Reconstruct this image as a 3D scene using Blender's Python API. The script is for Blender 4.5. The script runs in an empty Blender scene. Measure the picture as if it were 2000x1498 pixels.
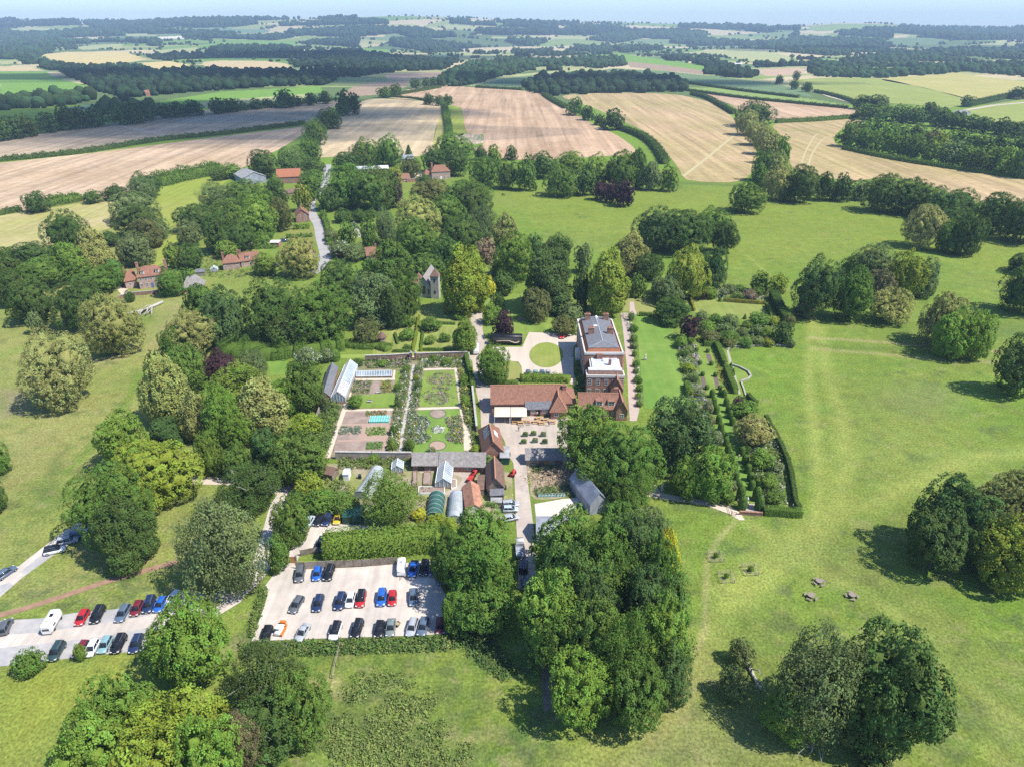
import bpy, bmesh, math, random
import numpy as np
from mathutils import Vector, Matrix
S = bpy.context.scene
COL = S.collection
RNG = np.random.default_rng(7)
random.seed(7)
R = math.radians
# ------------------------------------------------------------------ camera
H0, F, PITCH = 100.0, 1334.0, R(27.5)
cp, sp = math.cos(PITCH), math.sin(PITCH)
cam_d = bpy.data.cameras.new('camera'); cam = bpy.data.objects.new('camera', cam_d); COL.objects.link(cam)
cam_d.sensor_width = 36; cam_d.lens = 36*F/2000; cam_d.clip_start = 1; cam_d.clip_end = 60000
cam.location = (0, 0, H0); cam.rotation_euler = (math.pi/2-PITCH, 0, 0)
S.camera = cam

def ray(px, py):
    u, v = (px-1000)/F, (749-py)/F
    return (u, cp+v*sp, -sp+v*cp)

def G(px, py, z=0.0):
    """point of the photograph -> place on the plane at height z"""
    d = ray(px, py); t = (z-H0)/d[2]
    return Vector((d[0]*t, d[1]*t, z))

def P(x, y, z=0.0):
    dz = z-H0; dep = y*cp-dz*sp; up = y*sp+dz*cp
    return (1000+F*x/dep, 749-F*up/dep)

def depth(v): return v[1]*cp-(v[2]-H0)*sp

# ------------------------------------------------------------------ world, sun
SUN_EL, SUN_AZ = R(56), R(-20)           # azimuth of the sun measured from +X
w = bpy.data.worlds.new('World'); S.world = w; w.use_nodes = True
nt = w.node_tree; bg = nt.nodes['Background']
sky = nt.nodes.new('ShaderNodeTexSky'); sky.sky_type = 'NISHITA'; sky.sun_disc = False
sky.sun_elevation = SUN_EL; sky.sun_rotation = math.pi/2-SUN_AZ
sky.air_density = 1.0; sky.dust_density = .25; sky.ozone_density = 2.5
tint = nt.nodes.new('ShaderNodeMix'); tint.data_type = 'RGBA'; tint.blend_type = 'MULTIPLY'; tint.inputs[0].default_value = 1; tint.inputs[7].default_value = (.74, .90, 1.12, 1)
nt.links.new(sky.outputs[0], tint.inputs[6]); nt.links.new(tint.outputs[2], bg.inputs[0]); bg.inputs[1].default_value = 0.125
sl = bpy.data.lights.new('sun', 'SUN'); sl.energy = 4.6; sl.angle = R(0.5); sl.color = (1, .955, .88)
so = bpy.data.objects.new('sun', sl); COL.objects.link(so)
sdir = Vector((math.cos(SUN_EL)*math.cos(SUN_AZ), math.cos(SUN_EL)*math.sin(SUN_AZ), math.sin(SUN_EL)))
so.rotation_euler = sdir.to_track_quat('Z', 'Y').to_euler(); so.location = (0, 0, 400)
S.view_settings.view_transform = 'Standard'; S.view_settings.look = 'None'
S.view_settings.exposure = 0.66; S.view_settings.gamma = 1
cy = S.cycles
cy.max_bounces = 5; cy.diffuse_bounces = 2; cy.glossy_bounces = 2; cy.transmission_bounces = 3
cy.volume_bounces = 0; cy.transparent_max_bounces = 20
cy.caustics_reflective = False; cy.caustics_refractive = False
cy.use_denoising = False
S.render.film_transparent = False

# ------------------------------------------------------------------ materials
MATS = {}
def mat(name, col, rough=.8, var=.25, scale=1.5, metal=0, spec=.3, objcol=False, bump=0, col2=None, stretch=(1,1,1), coord='Object', trans=0):
    """a principled surface whose colour wanders with two sizes of noise"""
    if name in MATS: return MATS[name]
    m = bpy.data.materials.new(name); m.use_nodes = True; MATS[name] = m
    t = m.node_tree; N = t.nodes; L = t.links; b = N['Principled BSDF']
    b.inputs['Roughness'].default_value = rough; b.inputs['Metallic'].default_value = metal
    b.inputs['Specular IOR Level'].default_value = spec
    tc = N.new('ShaderNodeTexCoord'); mp = N.new('ShaderNodeMapping'); mp.inputs['Scale'].default_value = stretch
    L.new(tc.outputs[coord], mp.inputs[0])
    n1 = N.new('ShaderNodeTexNoise'); n1.inputs['Scale'].default_value = scale; n1.inputs['Detail'].default_value = 6
    n1.inputs['Roughness'].default_value = .7
    L.new(mp.outputs[0], n1.inputs['Vector'])
    r = N.new('ShaderNodeMapRange'); r.inputs[1].default_value = .3; r.inputs[2].default_value = .7
    r.inputs[3].default_value = 1-var; r.inputs[4].default_value = 1+var
    L.new(n1.outputs[0], r.inputs[0])
    if objcol:
        oi = N.new('ShaderNodeObjectInfo'); src = oi.outputs['Color']
    elif col2:
        mx0 = N.new('ShaderNodeMix'); mx0.data_type = 'RGBA'
        n2 = N.new('ShaderNodeTexNoise'); n2.inputs['Scale'].default_value = scale*.35; n2.inputs['Detail'].default_value = 4
        L.new(mp.outputs[0], n2.inputs['Vector'])
        r2 = N.new('ShaderNodeMapRange'); r2.inputs[1].default_value = .42; r2.inputs[2].default_value = .6
        L.new(n2.outputs[0], r2.inputs[0]); L.new(r2.outputs[0], mx0.inputs[0])
        mx0.inputs[6].default_value = (*col, 1); mx0.inputs[7].default_value = (*col2, 1); src = mx0.outputs[2]
    else:
        rgb = N.new('ShaderNodeRGB'); rgb.outputs[0].default_value = (*col, 1); src = rgb.outputs[0]
    mx = N.new('ShaderNodeVectorMath'); mx.operation = 'SCALE'
    L.new(src, mx.inputs[0]); L.new(r.outputs[0], mx.inputs['Scale'])
    L.new(mx.outputs[0], b.inputs['Base Color'])
    if bump:
        bp = N.new('ShaderNodeBump'); bp.inputs['Strength'].default_value = bump; bp.inputs['Distance'].default_value = .1
        L.new(n1.outputs[0], bp.inputs['Height']); L.new(bp.outputs[0], b.inputs['Normal'])
    if trans: b.inputs['Transmission Weight'].default_value = trans
    return m

def foliage_mat(name, flower=None, share=0):
    m = bpy.data.materials.new(name); m.use_nodes = True; MATS[name] = m
    t = m.node_tree; N = t.nodes; L = t.links; N.remove(N['Principled BSDF'])
    out = N['Material Output']
    oi = N.new('ShaderNodeObjectInfo'); at = N.new('ShaderNodeAttribute'); at.attribute_name = 'tint'
    hs = N.new('ShaderNodeHueSaturation')
    h = N.new('ShaderNodeMapRange'); h.inputs[3].default_value = .475; h.inputs[4].default_value = .53
    L.new(at.outputs['Fac'], h.inputs[0]); L.new(h.outputs[0], hs.inputs['Hue'])
    v = N.new('ShaderNodeMapRange'); v.inputs[3].default_value = .62; v.inputs[4].default_value = 1.45
    L.new(at.outputs['Fac'], v.inputs[0]); L.new(v.outputs[0], hs.inputs['Value'])
    hs.inputs['Saturation'].default_value = 1.0
    L.new(oi.outputs['Color'], hs.inputs['Color'])
    src = hs.outputs[0]
    if flower:
        fl = N.new('ShaderNodeMath'); fl.operation = 'GREATER_THAN'; fl.inputs[1].default_value = 1-share
        a2 = N.new('ShaderNodeAttribute'); a2.attribute_name = 'bloom'
        L.new(a2.outputs['Fac'], fl.inputs[0])
        mx = N.new('ShaderNodeMix'); mx.data_type = 'RGBA'; L.new(fl.outputs[0], mx.inputs[0])
        L.new(src, mx.inputs[6]); mx.inputs[7].default_value = (*flower, 1); src = mx.outputs[2]
    d = N.new('ShaderNodeBsdfDiffuse'); tr = N.new('ShaderNodeBsdfTranslucent'); ms = N.new('ShaderNodeMixShader')
    ms.inputs[0].default_value = .22
    L.new(src, d.inputs[0]); L.new(src, tr.inputs[0]); L.new(d.outputs[0], ms.inputs[1]); L.new(tr.outputs[0], ms.inputs[2])
    L.new(ms.outputs[0], out.inputs[0])
    return m
LEAF = foliage_mat('leaves')
LEAF_W = foliage_mat('leaves_white_bloom', (.75, .74, .66), .22)
LEAF_K = foliage_mat('leaves_pink_bloom', (.55, .36, .36), .3)
LEAF_X = foliage_mat('leaves_mixed_bloom', (.6, .55, .5), .12)
BARK = mat('bark', (.10, .085, .065), .9, .35, 3)
DEAD = mat('dead_wood', (.42, .39, .34), .9, .3, 3)

# ------------------------------------------------------------------ object helpers
def link(o, parent=None):
    COL.objects.link(o)
    if parent: o.parent = parent
    return o
def tag(o, label=None, cat=None, group=None, kind=None):
    if label: o['label'] = label
    if cat: o['category'] = cat
    if group: o['group'] = group
    if kind: o['kind'] = kind
    return o
def empty(name, loc, rz=0, **k):
    o = bpy.data.objects.new(name, None); o.empty_display_size = .5; link(o); o.location = loc; o.rotation_euler = (0, 0, rz)
    return tag(o, **k)
def npmesh(name, V, faces, mats, tint=None, bloom=None, mi=None, smooth=False):
    """faces: (n,k) array"""
    me = bpy.data.meshes.new(name); V = np.asarray(V, np.float32); fa = np.asarray(faces, np.int32)
    n, k = fa.shape
    me.vertices.add(len(V)); me.vertices.foreach_set('co', V.ravel())
    me.loops.add(n*k); me.loops.foreach_set('vertex_index', fa.ravel())
    me.polygons.add(n); me.polygons.foreach_set('loop_start', np.arange(0, n*k, k, dtype=np.int32))
    if mi is not None: me.polygons.foreach_set('material_index', np.asarray(mi, np.int32))
    if smooth: me.polygons.foreach_set('use_smooth', np.ones(n, bool))
    for m in (mats if isinstance(mats, (list, tuple)) else [mats]): me.materials.append(m)
    me.update(calc_edges=True)
    for nm, a in (('tint', tint), ('bloom', bloom)):
        if a is not None:
            at = me.attributes.new(nm, 'FLOAT', 'FACE'); at.data.foreach_set('value', np.asarray(a, np.float32))
    return me
def obj(name, me, parent=None, loc=(0, 0, 0), color=None):
    o = bpy.data.objects.new(name, me); link(o, parent); o.location = loc
    if color: o.color = (*color, 1)
    return o

class MB:
    """collects boxes, bars, prisms and tubes for one mesh"""
    def __init__(s): s.v = []; s.f = []
    def add(s, vs, fs):
        b = len(s.v); s.v += [tuple(v) for v in vs]; s.f += [tuple(b+i for i in f) for f in fs]; return s
    def box(s, c, size, rz=0, taper=1.0):
        x, y, z = size[0]/2, size[1]/2, size[2]/2; ca, sa = math.cos(rz), math.sin(rz)
        vs = []
        for k in (-1, 1):
            q = 1 if k < 0 else taper
            for i, j in ((-1, -1), (1, -1), (1, 1), (-1, 1)):
                a, b = i*x*q, j*y*q
                vs.append((c[0]+a*ca-b*sa, c[1]+a*sa+b*ca, c[2]+k*z))
        return s.add(vs, [(3, 2, 1, 0), (4, 5, 6, 7), (0, 1, 5, 4), (1, 2, 6, 5), (2, 3, 7, 6), (3, 0, 4, 7)])
    def span(s, x0, x1, y0, y1, z0, z1): return s.box(((x0+x1)/2, (y0+y1)/2, (z0+z1)/2), (x1-x0, y1-y0, z1-z0))
    def bar(s, a, b, wd, ht=None):
        a, b = Vector(a), Vector(b); ht = ht or wd; d = (b-a).normalized()
        u = d.cross(Vector((0, 0, 1)));  u = Vector((1, 0, 0)) if u.length < 1e-4 else u.normalized()
        n = u.cross(d); vs = []
        for p in (a, b):
            for i, j in ((-1, -1), (1, -1), (1, 1), (-1, 1)): vs.append(p+u*i*wd/2+n*j*ht/2)
        return s.add(vs, [(3, 2, 1, 0), (4, 5, 6, 7), (0, 1, 5, 4), (1, 2, 6, 5), (2, 3, 7, 6), (3, 0, 4, 7)])
    def tube(s, pts, rad, n=6):
        pts = [Vector(p) for p in pts]; rr = rad if isinstance(rad, (list, tuple)) else [rad]*len(pts); base = len(s.v)
        for i, p in enumerate(pts):
            d = (pts[min(i+1, len(pts)-1)]-pts[max(i-1, 0)]).normalized()
            u = d.cross(Vector((0, 0, 1))); u = Vector((1, 0, 0)) if u.length < 1e-3 else u.normalized(); k = u.cross(d)
            for j in range(n):
                a = 2*math.pi*j/n; s.v.append(tuple(p+(u*math.cos(a)+k*math.sin(a))*rr[i]))
        for i in range(len(pts)-1):
            for j in range(n):
                s.f.append((base+i*n+j, base+i*n+(j+1) % n, base+(i+1)*n+(j+1) % n, base+(i+1)*n+j))
        s.f.append(tuple(base+j for j in range(n))[::-1]); s.f.append(tuple(base+(len(pts)-1)*n+j for j in range(n)))
        return s
    def lathe(s, c, prof, n=10):
        base = len(s.v)
        for r_, z in prof:
            for j in range(n):
                a = 2*math.pi*j/n; s.v.append((c[0]+r_*math.cos(a), c[1]+r_*math.sin(a), c[2]+z))
        for i in range(len(prof)-1):
            for j in range(n): s.f.append((base+i*n+j, base+i*n+(j+1) % n, base+(i+1)*n+(j+1) % n, base+(i+1)*n+j))
        s.f.append(tuple(base+j for j in range(n))[::-1]); s.f.append(tuple(base+(len(prof)-1)*n+j for j in range(n)))
        return s
    def prism(s, poly, z0, z1):
        n = len(poly); b = len(s.v)
        for z in (z0, z1):
            for p in poly: s.v.append((p[0], p[1], z))
        s.f.append(tuple(range(b+n-1, b-1, -1))); s.f.append(tuple(range(b+n, b+2*n)))
        for i in range(n): s.f.append((b+i, b+(i+1) % n, b+n+(i+1) % n, b+n+i))
        return s
    def mesh(s, name, m, smooth=False):
        me = bpy.data.meshes.new(name); me.from_pydata(s.v, [], s.f); me.materials.append(m)
        if smooth:
            for p in me.polygons: p.use_smooth = True
        me.update(); return me
    def build(s, name, m, parent=None, loc=(0, 0, 0), color=None, smooth=False):
        return obj(name, s.mesh(name, m, smooth), parent, loc, color)

def copy_tree(o, parent=None):
    c = o.copy(); COL.objects.link(c); c.parent = parent
    for ch in list(o.children): copy_tree(ch, c)
    return c

def gpoly(px, z=0.0): return [G(x, y, z) for x, y in px]
def smooth_line(pts, step=2.0, closed=False):
    """Catmull-Rom through points"""
    P_ = [Vector(p) for p in pts]; n = len(P_); out = []
    rng = range(n if closed else n-1)
    for i in rng:
        a, b, c, d = (P_[(i-1) % n], P_[i], P_[(i+1) % n], P_[(i+2) % n]) if closed else (P_[max(i-1, 0)], P_[i], P_[i+1], P_[min(i+2, n-1)])
        k = max(2, int((c-b).length/step))
        for j in range(k):
            t = j/k
            out.append(.5*((2*b)+(c-a)*t+(2*a-5*b+4*c-d)*t*t+(3*b-a-3*c+d)*t**3))
    if not closed: out.append(P_[-1])
    return out
def sheet(name, poly, z, m, smooth=None, jitter=0, color=None):
    """flat sheet on the ground, outline optionally smoothed and slightly ragged"""
    pts = [Vector((p[0], p[1], 0)) for p in poly]
    if smooth: pts = smooth_line(pts, smooth, True)
    if jitter:
        rr = random.Random(len(pts)*13+int(abs(pts[0].x*7)))
        pts = [p+Vector((rr.uniform(-1, 1), rr.uniform(-1, 1), 0))*jitter for p in pts]
    bm = bmesh.new(); vs = [bm.verts.new((p.x, p.y, z)) for p in pts]
    es = [bm.edges.new((vs[i], vs[(i+1) % len(vs)])) for i in range(len(vs))]
    bmesh.ops.triangle_fill(bm, edges=es, use_beauty=True, use_dissolve=False)
    for f in bm.faces:
        if f.normal.z < 0: f.normal_flip()
    me = bpy.data.meshes.new(name); bm.to_mesh(me); bm.free(); me.materials.append(m)
    o = obj(name, me, color=color); o['kind'] = 'structure'; return o
def ribbon_pts(line, wd):
    L_, R_ = [], []
    for i, p in enumerate(line):
        d = line[min(i+1, len(line)-1)]-line[max(i-1, 0)]; d.z = 0; d.normalize(); n = Vector((-d.y, d.x, 0))
        w_ = wd[i] if isinstance(wd, (list, tuple)) else wd
        L_.append(p+n*w_/2); R_.append(p-n*w_/2)
    return L_, R_
def ribbon(name, line, wd, z, m):
    L_, R_ = ribbon_pts(line, wd); n = len(line)
    V = [(p.x, p.y, z) for p in L_]+[(p.x, p.y, z) for p in R_]
    F_ = [(i+n, i+n+1, i+1, i) for i in range(n-1)]
    me = npmesh(name, V, F_, m); o = obj(name, me); o['kind'] = 'structure'; return o

# distance helpers on numpy arrays (ground metres)
def seg_dist(X, Y, line, closed=False):
    D = np.full(X.shape, 1e9); n = len(line)
    for i in range(n if closed else n-1):
        a, b = line[i], line[(i+1) % n]; dx, dy = b[0]-a[0], b[1]-a[1]; l2 = dx*dx+dy*dy+1e-9
        t = np.clip(((X-a[0])*dx+(Y-a[1])*dy)/l2, 0, 1)
        D = np.minimum(D, np.hypot(X-a[0]-t*dx, Y-a[1]-t*dy))
    return D
def inside(X, Y, poly):
    c = np.zeros(X.shape, bool); n = len(poly)
    for i in range(n):
        a, b = poly[i], poly[(i+1) % n]
        if a[1] == b[1]: continue
        k = ((a[1] > Y) != (b[1] > Y)) & (X < (b[0]-a[0])*(Y-a[1])/(b[1]-a[1])+a[0]); c ^= k
    return c
# ------------------------------------------------------------------ leaf clouds
def quads(pos, nrm, size, rng, asp=.75):
    """one small leaf-spray quad per point, lying across nrm"""
    n = len(pos); nrm = nrm/np.maximum(np.linalg.norm(nrm, axis=1, keepdims=True), 1e-6)
    r = rng.normal(size=(n, 3)); u = np.cross(nrm, r); u /= np.maximum(np.linalg.norm(u, axis=1, keepdims=True), 1e-6)
    v = np.cross(nrm, u); s = size*(.65+.7*rng.random((n, 1)))
    u = u*s*.5; v = v*s*.5*asp
    V = np.stack([pos-u, pos-v*.9+u*.15, pos+u, pos+v*.9+u*.15], 1).reshape(-1, 3)
    F_ = np.arange(4*n).reshape(n, 4)
    return V, F_
def ico(sub):
    bm = bmesh.new(); bmesh.ops.create_icosphere(bm, subdivisions=sub, radius=1)
    V = np.array([v.co[:] for v in bm.verts]); F_ = np.array([[v.index for v in f.verts] for f in bm.faces]); bm.free()
    return V, F_
ICO1, ICO2 = ico(1), ico(2)
def rand_dirs(n, rng):
    d = rng.normal(size=(n, 3)); return d/np.linalg.norm(d, axis=1, keepdims=True)
def fib(n, rng, jit=.25):
    i = np.arange(n)+.5; ph = math.pi*(1+5**.5)*i; z = 1-2*i/n; r = np.sqrt(1-z*z)
    d = np.stack([r*np.cos(ph), r*np.sin(ph), z], 1)+rng.normal(size=(n, 3))*jit
    return d/np.linalg.norm(d, axis=1, keepdims=True)

def crown(name, seed, style='b', Rm=7.0, leaf=.5, nl=14, nt=34, nq=20, m=None):
    """unit crown (about -1..1): lobes on a dome, tufts on the lobes, leaf sprays on the tufts, open gaps between"""
    rng = np.random.default_rng(seed); m = m or LEAF
    lf = leaf/Rm; tr = .85/Rm if Rm > 3 else .2
    lob = fib(nl, rng, .28); lz = lob[:, 2]
    lob = lob[lz > -.82]; n = len(lob)
    rad = .30+.17*rng.random(n); dist = .60+.2*rng.random(n)
    if style == 't':                         # tall: narrower at top, lobes piled up
        c = lob*dist[:, None]; tz = np.clip((c[:, 2]+1)/2, 0, 1); c[:, :2] *= (1.12-.55*tz)[:, None]; rad *= .82
    elif style == 'c':                       # conical
        k = nl*2; z = np.linspace(-.92, .82, k); a = rng.random(k)*6.28; rr = (.86-z)*.42
        c = np.stack([np.cos(a)*rr, np.sin(a)*rr, z], 1); rad = .14+.24*(.95-z)*.8; n = k
    elif style == 'k':                       # layered cedar plates
        k = nl*2; z = np.repeat(np.linspace(-.75, .8, 6), k//6+1)[:k]; a = rng.random(k)*6.28
        rr = np.sqrt(rng.random(k))*(1-.38*(z+.4)**2)*.74; c = np.stack([np.cos(a)*rr, np.sin(a)*rr, z], 1); rad = .28+.12*rng.random(k); n = k
    elif style == 'o':                       # feathery
        c = lob*(dist*1.0)[:, None]; rad = rad*.95
    elif style == 's':                       # shrub: low dome
        c = lob*(dist*.85)[:, None]; c[:, 2] = c[:, 2]*.8-.1; rad = rad*1.05
    else:
        c = lob*dist[:, None]
    n = len(c)
    d = rand_dirs(n*nt*2, rng).reshape(n, nt*2, 3)
    flat = np.array([1, 1, .42]) if style == 'k' else np.array([1, 1, 1.0])
    tp = c[:, None, :]+d*rad[:, None, None]*flat
    tn = d.reshape(-1, 3); tpf = tp.reshape(-1, 3); li = np.repeat(np.arange(n), nt*2)
    keep = np.ones(len(tpf), bool)
    for j in range(n):
        q = (tpf-c[j])/flat; keep &= (np.linalg.norm(q, axis=1) > rad[j]*.93) | (li == j)
    if style != 'o': keep &= tpf[:, 2] > -.97
    tpf, tn = tpf[keep], tn[keep]
    lim = n*nt
    if len(tpf) > lim: sel = rng.permutation(len(tpf))[:lim]; tpf, tn = tpf[sel], tn[sel]
    nT = len(tpf); ttint = np.clip(.5+.2*rng.normal(size=nT), 0, 1); trad = tr*(.55+.9*rng.random(nT))
    q = rand_dirs(nT*nq, rng).reshape(nT, nq, 3)+tn[:, None, :]*.75+np.array([0, 0, .25]); q /= np.linalg.norm(q, axis=2, keepdims=True)
    pos = tpf[:, None, :]+q*trad[:, None, None]*(.75+.35*rng.random((nT, nq, 1)))
    if style == 'o':
        pos += rng.normal(size=pos.shape)*.05
    nr = q*.55+tn[:, None, :]*.35+np.array([0, 0, .35])+rng.normal(size=q.shape)*.38
    V, F_ = quads(pos.reshape(-1, 3), nr.reshape(-1, 3), lf, rng)
    tint = np.clip(np.repeat(ttint, nq)+.13*rng.normal(size=nT*nq), 0, 1)
    bl = np.clip(.6*np.repeat(rng.random(nT), nq)+.4*rng.random(nT*nq), 0, 1)
    VV, FF = [V], [np.concatenate([F_[:, [0, 1, 2]], F_[:, [0, 2, 3]]])]
    tint = np.tile(tint, 2); bl = np.tile(bl, 2); off = len(V); ex = 0
    for j in range(n):
        iv, jf = ICO2; wob = 1+.24*rng.normal(size=(len(iv), 1))
        VV.append(c[j]*.93+iv*wob*rad[j]*(.3 if style == 'o' else .48)*flat); FF.append(jf+off); off += len(iv); ex += len(jf)
    iv, jf = ICO2; VV.append(iv*(1+.16*rng.normal(size=(len(iv), 1)))*(.34 if style in 'oc' else .52)*np.array([1, 1, .95])); FF.append(jf+off); ex += len(jf)
    V = np.concatenate(VV); FF = np.concatenate(FF)
    w1, w2, w3 = rng.uniform(0, 6.28, 3); az = np.arctan2(V[:, 1], V[:, 0]); am = .05 if style in 'cs' else .10      # no two outlines alike
    V[:, :2] *= (1+am*np.sin(2*az+w1+1.5*V[:, 2])+am*.7*np.sin(3*az+w2-2.2*V[:, 2]))[:, None]; V[:, 2] *= 1+am*.8*np.sin(2*az+w3)
    # normalise so that the crown fills -1..1
    V /= np.array([np.percentile(np.abs(V[:, 0]), 99.7), np.percentile(np.abs(V[:, 1]), 99.7), 1])
    lo, hi = np.percentile(V[:, 2], .3), np.percentile(V[:, 2], 99.7); V[:, 2] = (V[:, 2]-lo)/(hi-lo)*2-1
    return npmesh(name, V, FF, m, np.concatenate([tint, np.full(ex, .4)]), np.concatenate([bl, np.zeros(ex)]))

CROWN = {
 'b': [crown('crown', 11+i, 'b', 7.5, .46, 30, 34, 22) for i in range(7)],
 'B': [crown('crown', 121+i, 'b', 10.5, .44, 46, 40, 24) for i in range(3)], 'O': [crown('crown', 131, 'o', 10, .40, 44, 42, 24)],
 't': [crown('crown', 31+i, 't', 6.0, .44, 30, 30, 22) for i in range(3)],
 'o': [crown('crown', 41+i, 'o', 6.5, .36, 34, 34, 22) for i in range(2)],
 'k': [crown('crown', 51, 'k', 8, .46, 30, 34, 22)],
 'c': [crown('crown', 61+i, 'c', 5, .36, 22, 26, 20) for i in range(2)],
 's': [crown('crown', 71+i, 's', 2.2, .26, 12, 26, 14) for i in range(3)],
 'f': [crown('crown', 81+i, 'b', 6.5, .9, 18, 16, 10) for i in range(4)],
 'w': [crown('crown', 91, 's', 2.4, .26, 12, 24, 14, LEAF_W)],
 'p': [crown('crown', 95, 's', 2.4, .26, 12, 24, 14, LEAF_K)],
 'x': [crown('crown', 97, 'b', 7, .46, 28, 32, 22, LEAF_W)],
}
def trunk_mesh(seed, limbs=6):
    rng = random.Random(seed); b = MB()
    b.tube([(0, 0, -.02), (.02, 0, .25), (.03, .03, .6), (0, .04, 1.0)], [.075, .052, .04, .02], 7)
    for i in range(limbs):
        a = 6.28*i/limbs+rng.uniform(-.4, .4); z = .3+.5*i/limbs; l = rng.uniform(.3, .5)
        b.tube([(0, 0, z), (math.cos(a)*l*.5, math.sin(a)*l*.5, z+.18), (math.cos(a)*l, math.sin(a)*l, z+.3)], [.03, .02, .008], 5)
    return b.mesh('trunk', BARK, True)
TRUNK = [trunk_mesh(i) for i in range(3)]
def limb_mesh(seed, n=7):
    """bleached bare limbs that break out through a crown"""
    rng = random.Random(seed); b = MB()
    for i in range(n):
        a = rng.uniform(0, 6.28); p = Vector((rng.uniform(-.2, .2), rng.uniform(-.2, .2), rng.uniform(0, .5))); pts = [p]; d = Vector((math.cos(a), math.sin(a), rng.uniform(.1, .9))).normalized()
        for k in range(5):
            d = (d+Vector((rng.uniform(-.5, .5), rng.uniform(-.5, .5), rng.uniform(-.3, .4)))).normalized(); p = p+d*.2; pts.append(p)
        b.tube(pts, [.018, .015, .012, .01, .008, .003], 5)
        q = pts[3]; b.tube([q, q+Vector((rng.uniform(-.2, .2), rng.uniform(-.2, .2), .15)), q+Vector((rng.uniform(-.35, .35), rng.uniform(-.35, .35), .3))], [.009, .006, .003], 4)
    return b.mesh('limb', DEAD, True)
LIMB = limb_mesh(5)
PAL = {  # base colour of the leaves, words for it
 'D': ((.088, .138, .034), 'dark green'), 'M': ((.125, .200, .038), 'mid green'), 'L': ((.170, .255, .042), 'light green'),
 'Y': ((.255, .300, .042), 'yellow green'), 'P': ((.300, .310, .092), 'pale olive'), 'G': ((.158, .205, .070), 'grey green'),
 'B': ((.095, .155, .044), 'deep green'), 'C': ((.075, .042, .046), 'dark purple'), 'O': ((.155, .165, .052), 'olive brown'),
 'V': ((.190, .170, .085), 'brownish'), 'A': ((.50, .47, .05), 'golden'), 'T': ((.30, .23, .14), 'dead brown'),
}
SHAPE = {'b': ('broadleaf_tree', 'round-headed tree'), 't': ('tall_broadleaf_tree', 'tall domed tree'), 'o': ('feathery_tree', 'open feathery tree'),
 'k': ('cedar_tree', 'broad layered conifer'), 'c': ('conical_tree', 'cone-shaped tree'), 's': ('shrub', 'rounded shrub'), 'w': ('flowering_shrub', 'white-flowered shrub'),
 'p': ('flowering_shrub', 'pink-flowered shrub'), 'f': ('field_tree', 'round-headed tree'), 'x': ('flowering_tree', 'white-flowered tree'), 'd': ('old_oak', 'old oak with bleached bare limbs')}
ORD = ['', 'first', 'second', 'third', 'fourth', 'fifth', 'sixth', 'seventh', 'eighth', 'ninth', 'tenth', 'eleventh', 'twelfth', 'thirteenth', 'fourteenth', 'fifteenth',
       'sixteenth', 'seventeenth', 'eighteenth', 'nineteenth', 'twentieth'] + ['twenty-'+s for s in ('first', 'second', 'third', 'fourth', 'fifth', 'sixth', 'seventh', 'eighth', 'ninth')] + ['thirtieth'] + ['thirty-'+s for s in ('first', 'second', 'third', 'fourth', 'fifth', 'sixth', 'seventh', 'eighth', 'ninth')]
def fit(box, gap=.06):
    """crown box in the photograph -> base, radius, half height, centre height"""
    x0, y0, x1, y1 = box; cx, cy_ = (x0+x1)/2, (y0+y1)/2; c = 5.0
    for _ in range(8):
        g = G(cx, cy_, c); s = F/depth(g); Rr = (x1-x0)/2/s; hh = (y1-y0)/2/s
        d = ray(cx, cy_); ph = math.atan2(-d[2], math.hypot(d[0], d[1]))
        v2 = hh*hh-(Rr*math.sin(ph))**2
        V_ = math.sqrt(max(v2, 0))/math.cos(ph); V_ = min(max(V_, .62*Rr), 2.1*Rr); c = V_*(1+gap)
    return Vector((g.x, g.y, 0)), Rr, V_, c
NT = [0]
def ground_z(x, y): return 0.0
def one_tree(box, ty, co):
    NT[0] += 1; k = NT[0]; rng = random.Random(k*17+3)
    base, Rr, V_, c = fit(box); base.z = ground_z(base.x, base.y)
    col, word = PAL[co]; j = rng.uniform(.88, 1.14); col = tuple(v*j*rng.uniform(.95, 1.06) for v in col)
    nm, sh = SHAPE[ty]
    if co == 'C' and ty in 'bt': nm = 'copper_beech'
    px = (box[2]-box[0])
    mk = 'o' if ty == 'd' else ty
    if ty in 'btok' and px < 42: mk = 'f'
    if ty == 't' and px < 42: mk = 'f'
    if mk in 'bo' and Rr > 8.2: mk = mk.upper()
    me = rng.choice(CROWN[mk])
    root = empty(nm, base, rng.uniform(0, 6.28))
    cr = obj('crown', me, root, (0, 0, c), col); k_ = 1.0 if px > 90 else 1.07; cr.scale = (Rr*k_, Rr*k_, V_*k_)
    if ty not in 'swp':
        tk = obj('trunk', rng.choice(TRUNK), root); tk.scale = (Rr*.55, Rr*.55, c*1.15)
    if ty == 'o' or (ty == 'b' and px > 70 and rng.random() < .16):
        lb = obj('limb', LIMB, root, (0, 0, c*.7)); lb.scale = (Rr*.75, Rr*.75, V_*.72)
    if ty == 'd':
        lb = obj('limb', LIMB, root, (0, 0, c*.75)); lb.scale = (Rr*.95, Rr*.95, V_*.9)
    return root, word, sh, ('shrub' if ty in 'swp' else 'tree')
def cluster(place, items, group=None, alone=False):
    made = []
    for it in items:
        root, word, sh, cat = one_tree(it[:4], it[4], it[5]); made.append([(it[0]+it[2])/2, root, word, sh, cat])
    made.sort(key=lambda q: q[0]); n = len(made)
    for i, (x, root, word, sh, cat) in enumerate(made):
        o = ORD[i+1]+' from left' if i < n-1 else 'rightmost'
        if i == 0: o = 'leftmost'
        lab = f'{word} {sh} {place}' if n == 1 else f'{word} {sh}, {o} {place}'
        tag(root, lab, cat, group or (f'trees {place}' if n > 1 else None))

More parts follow.
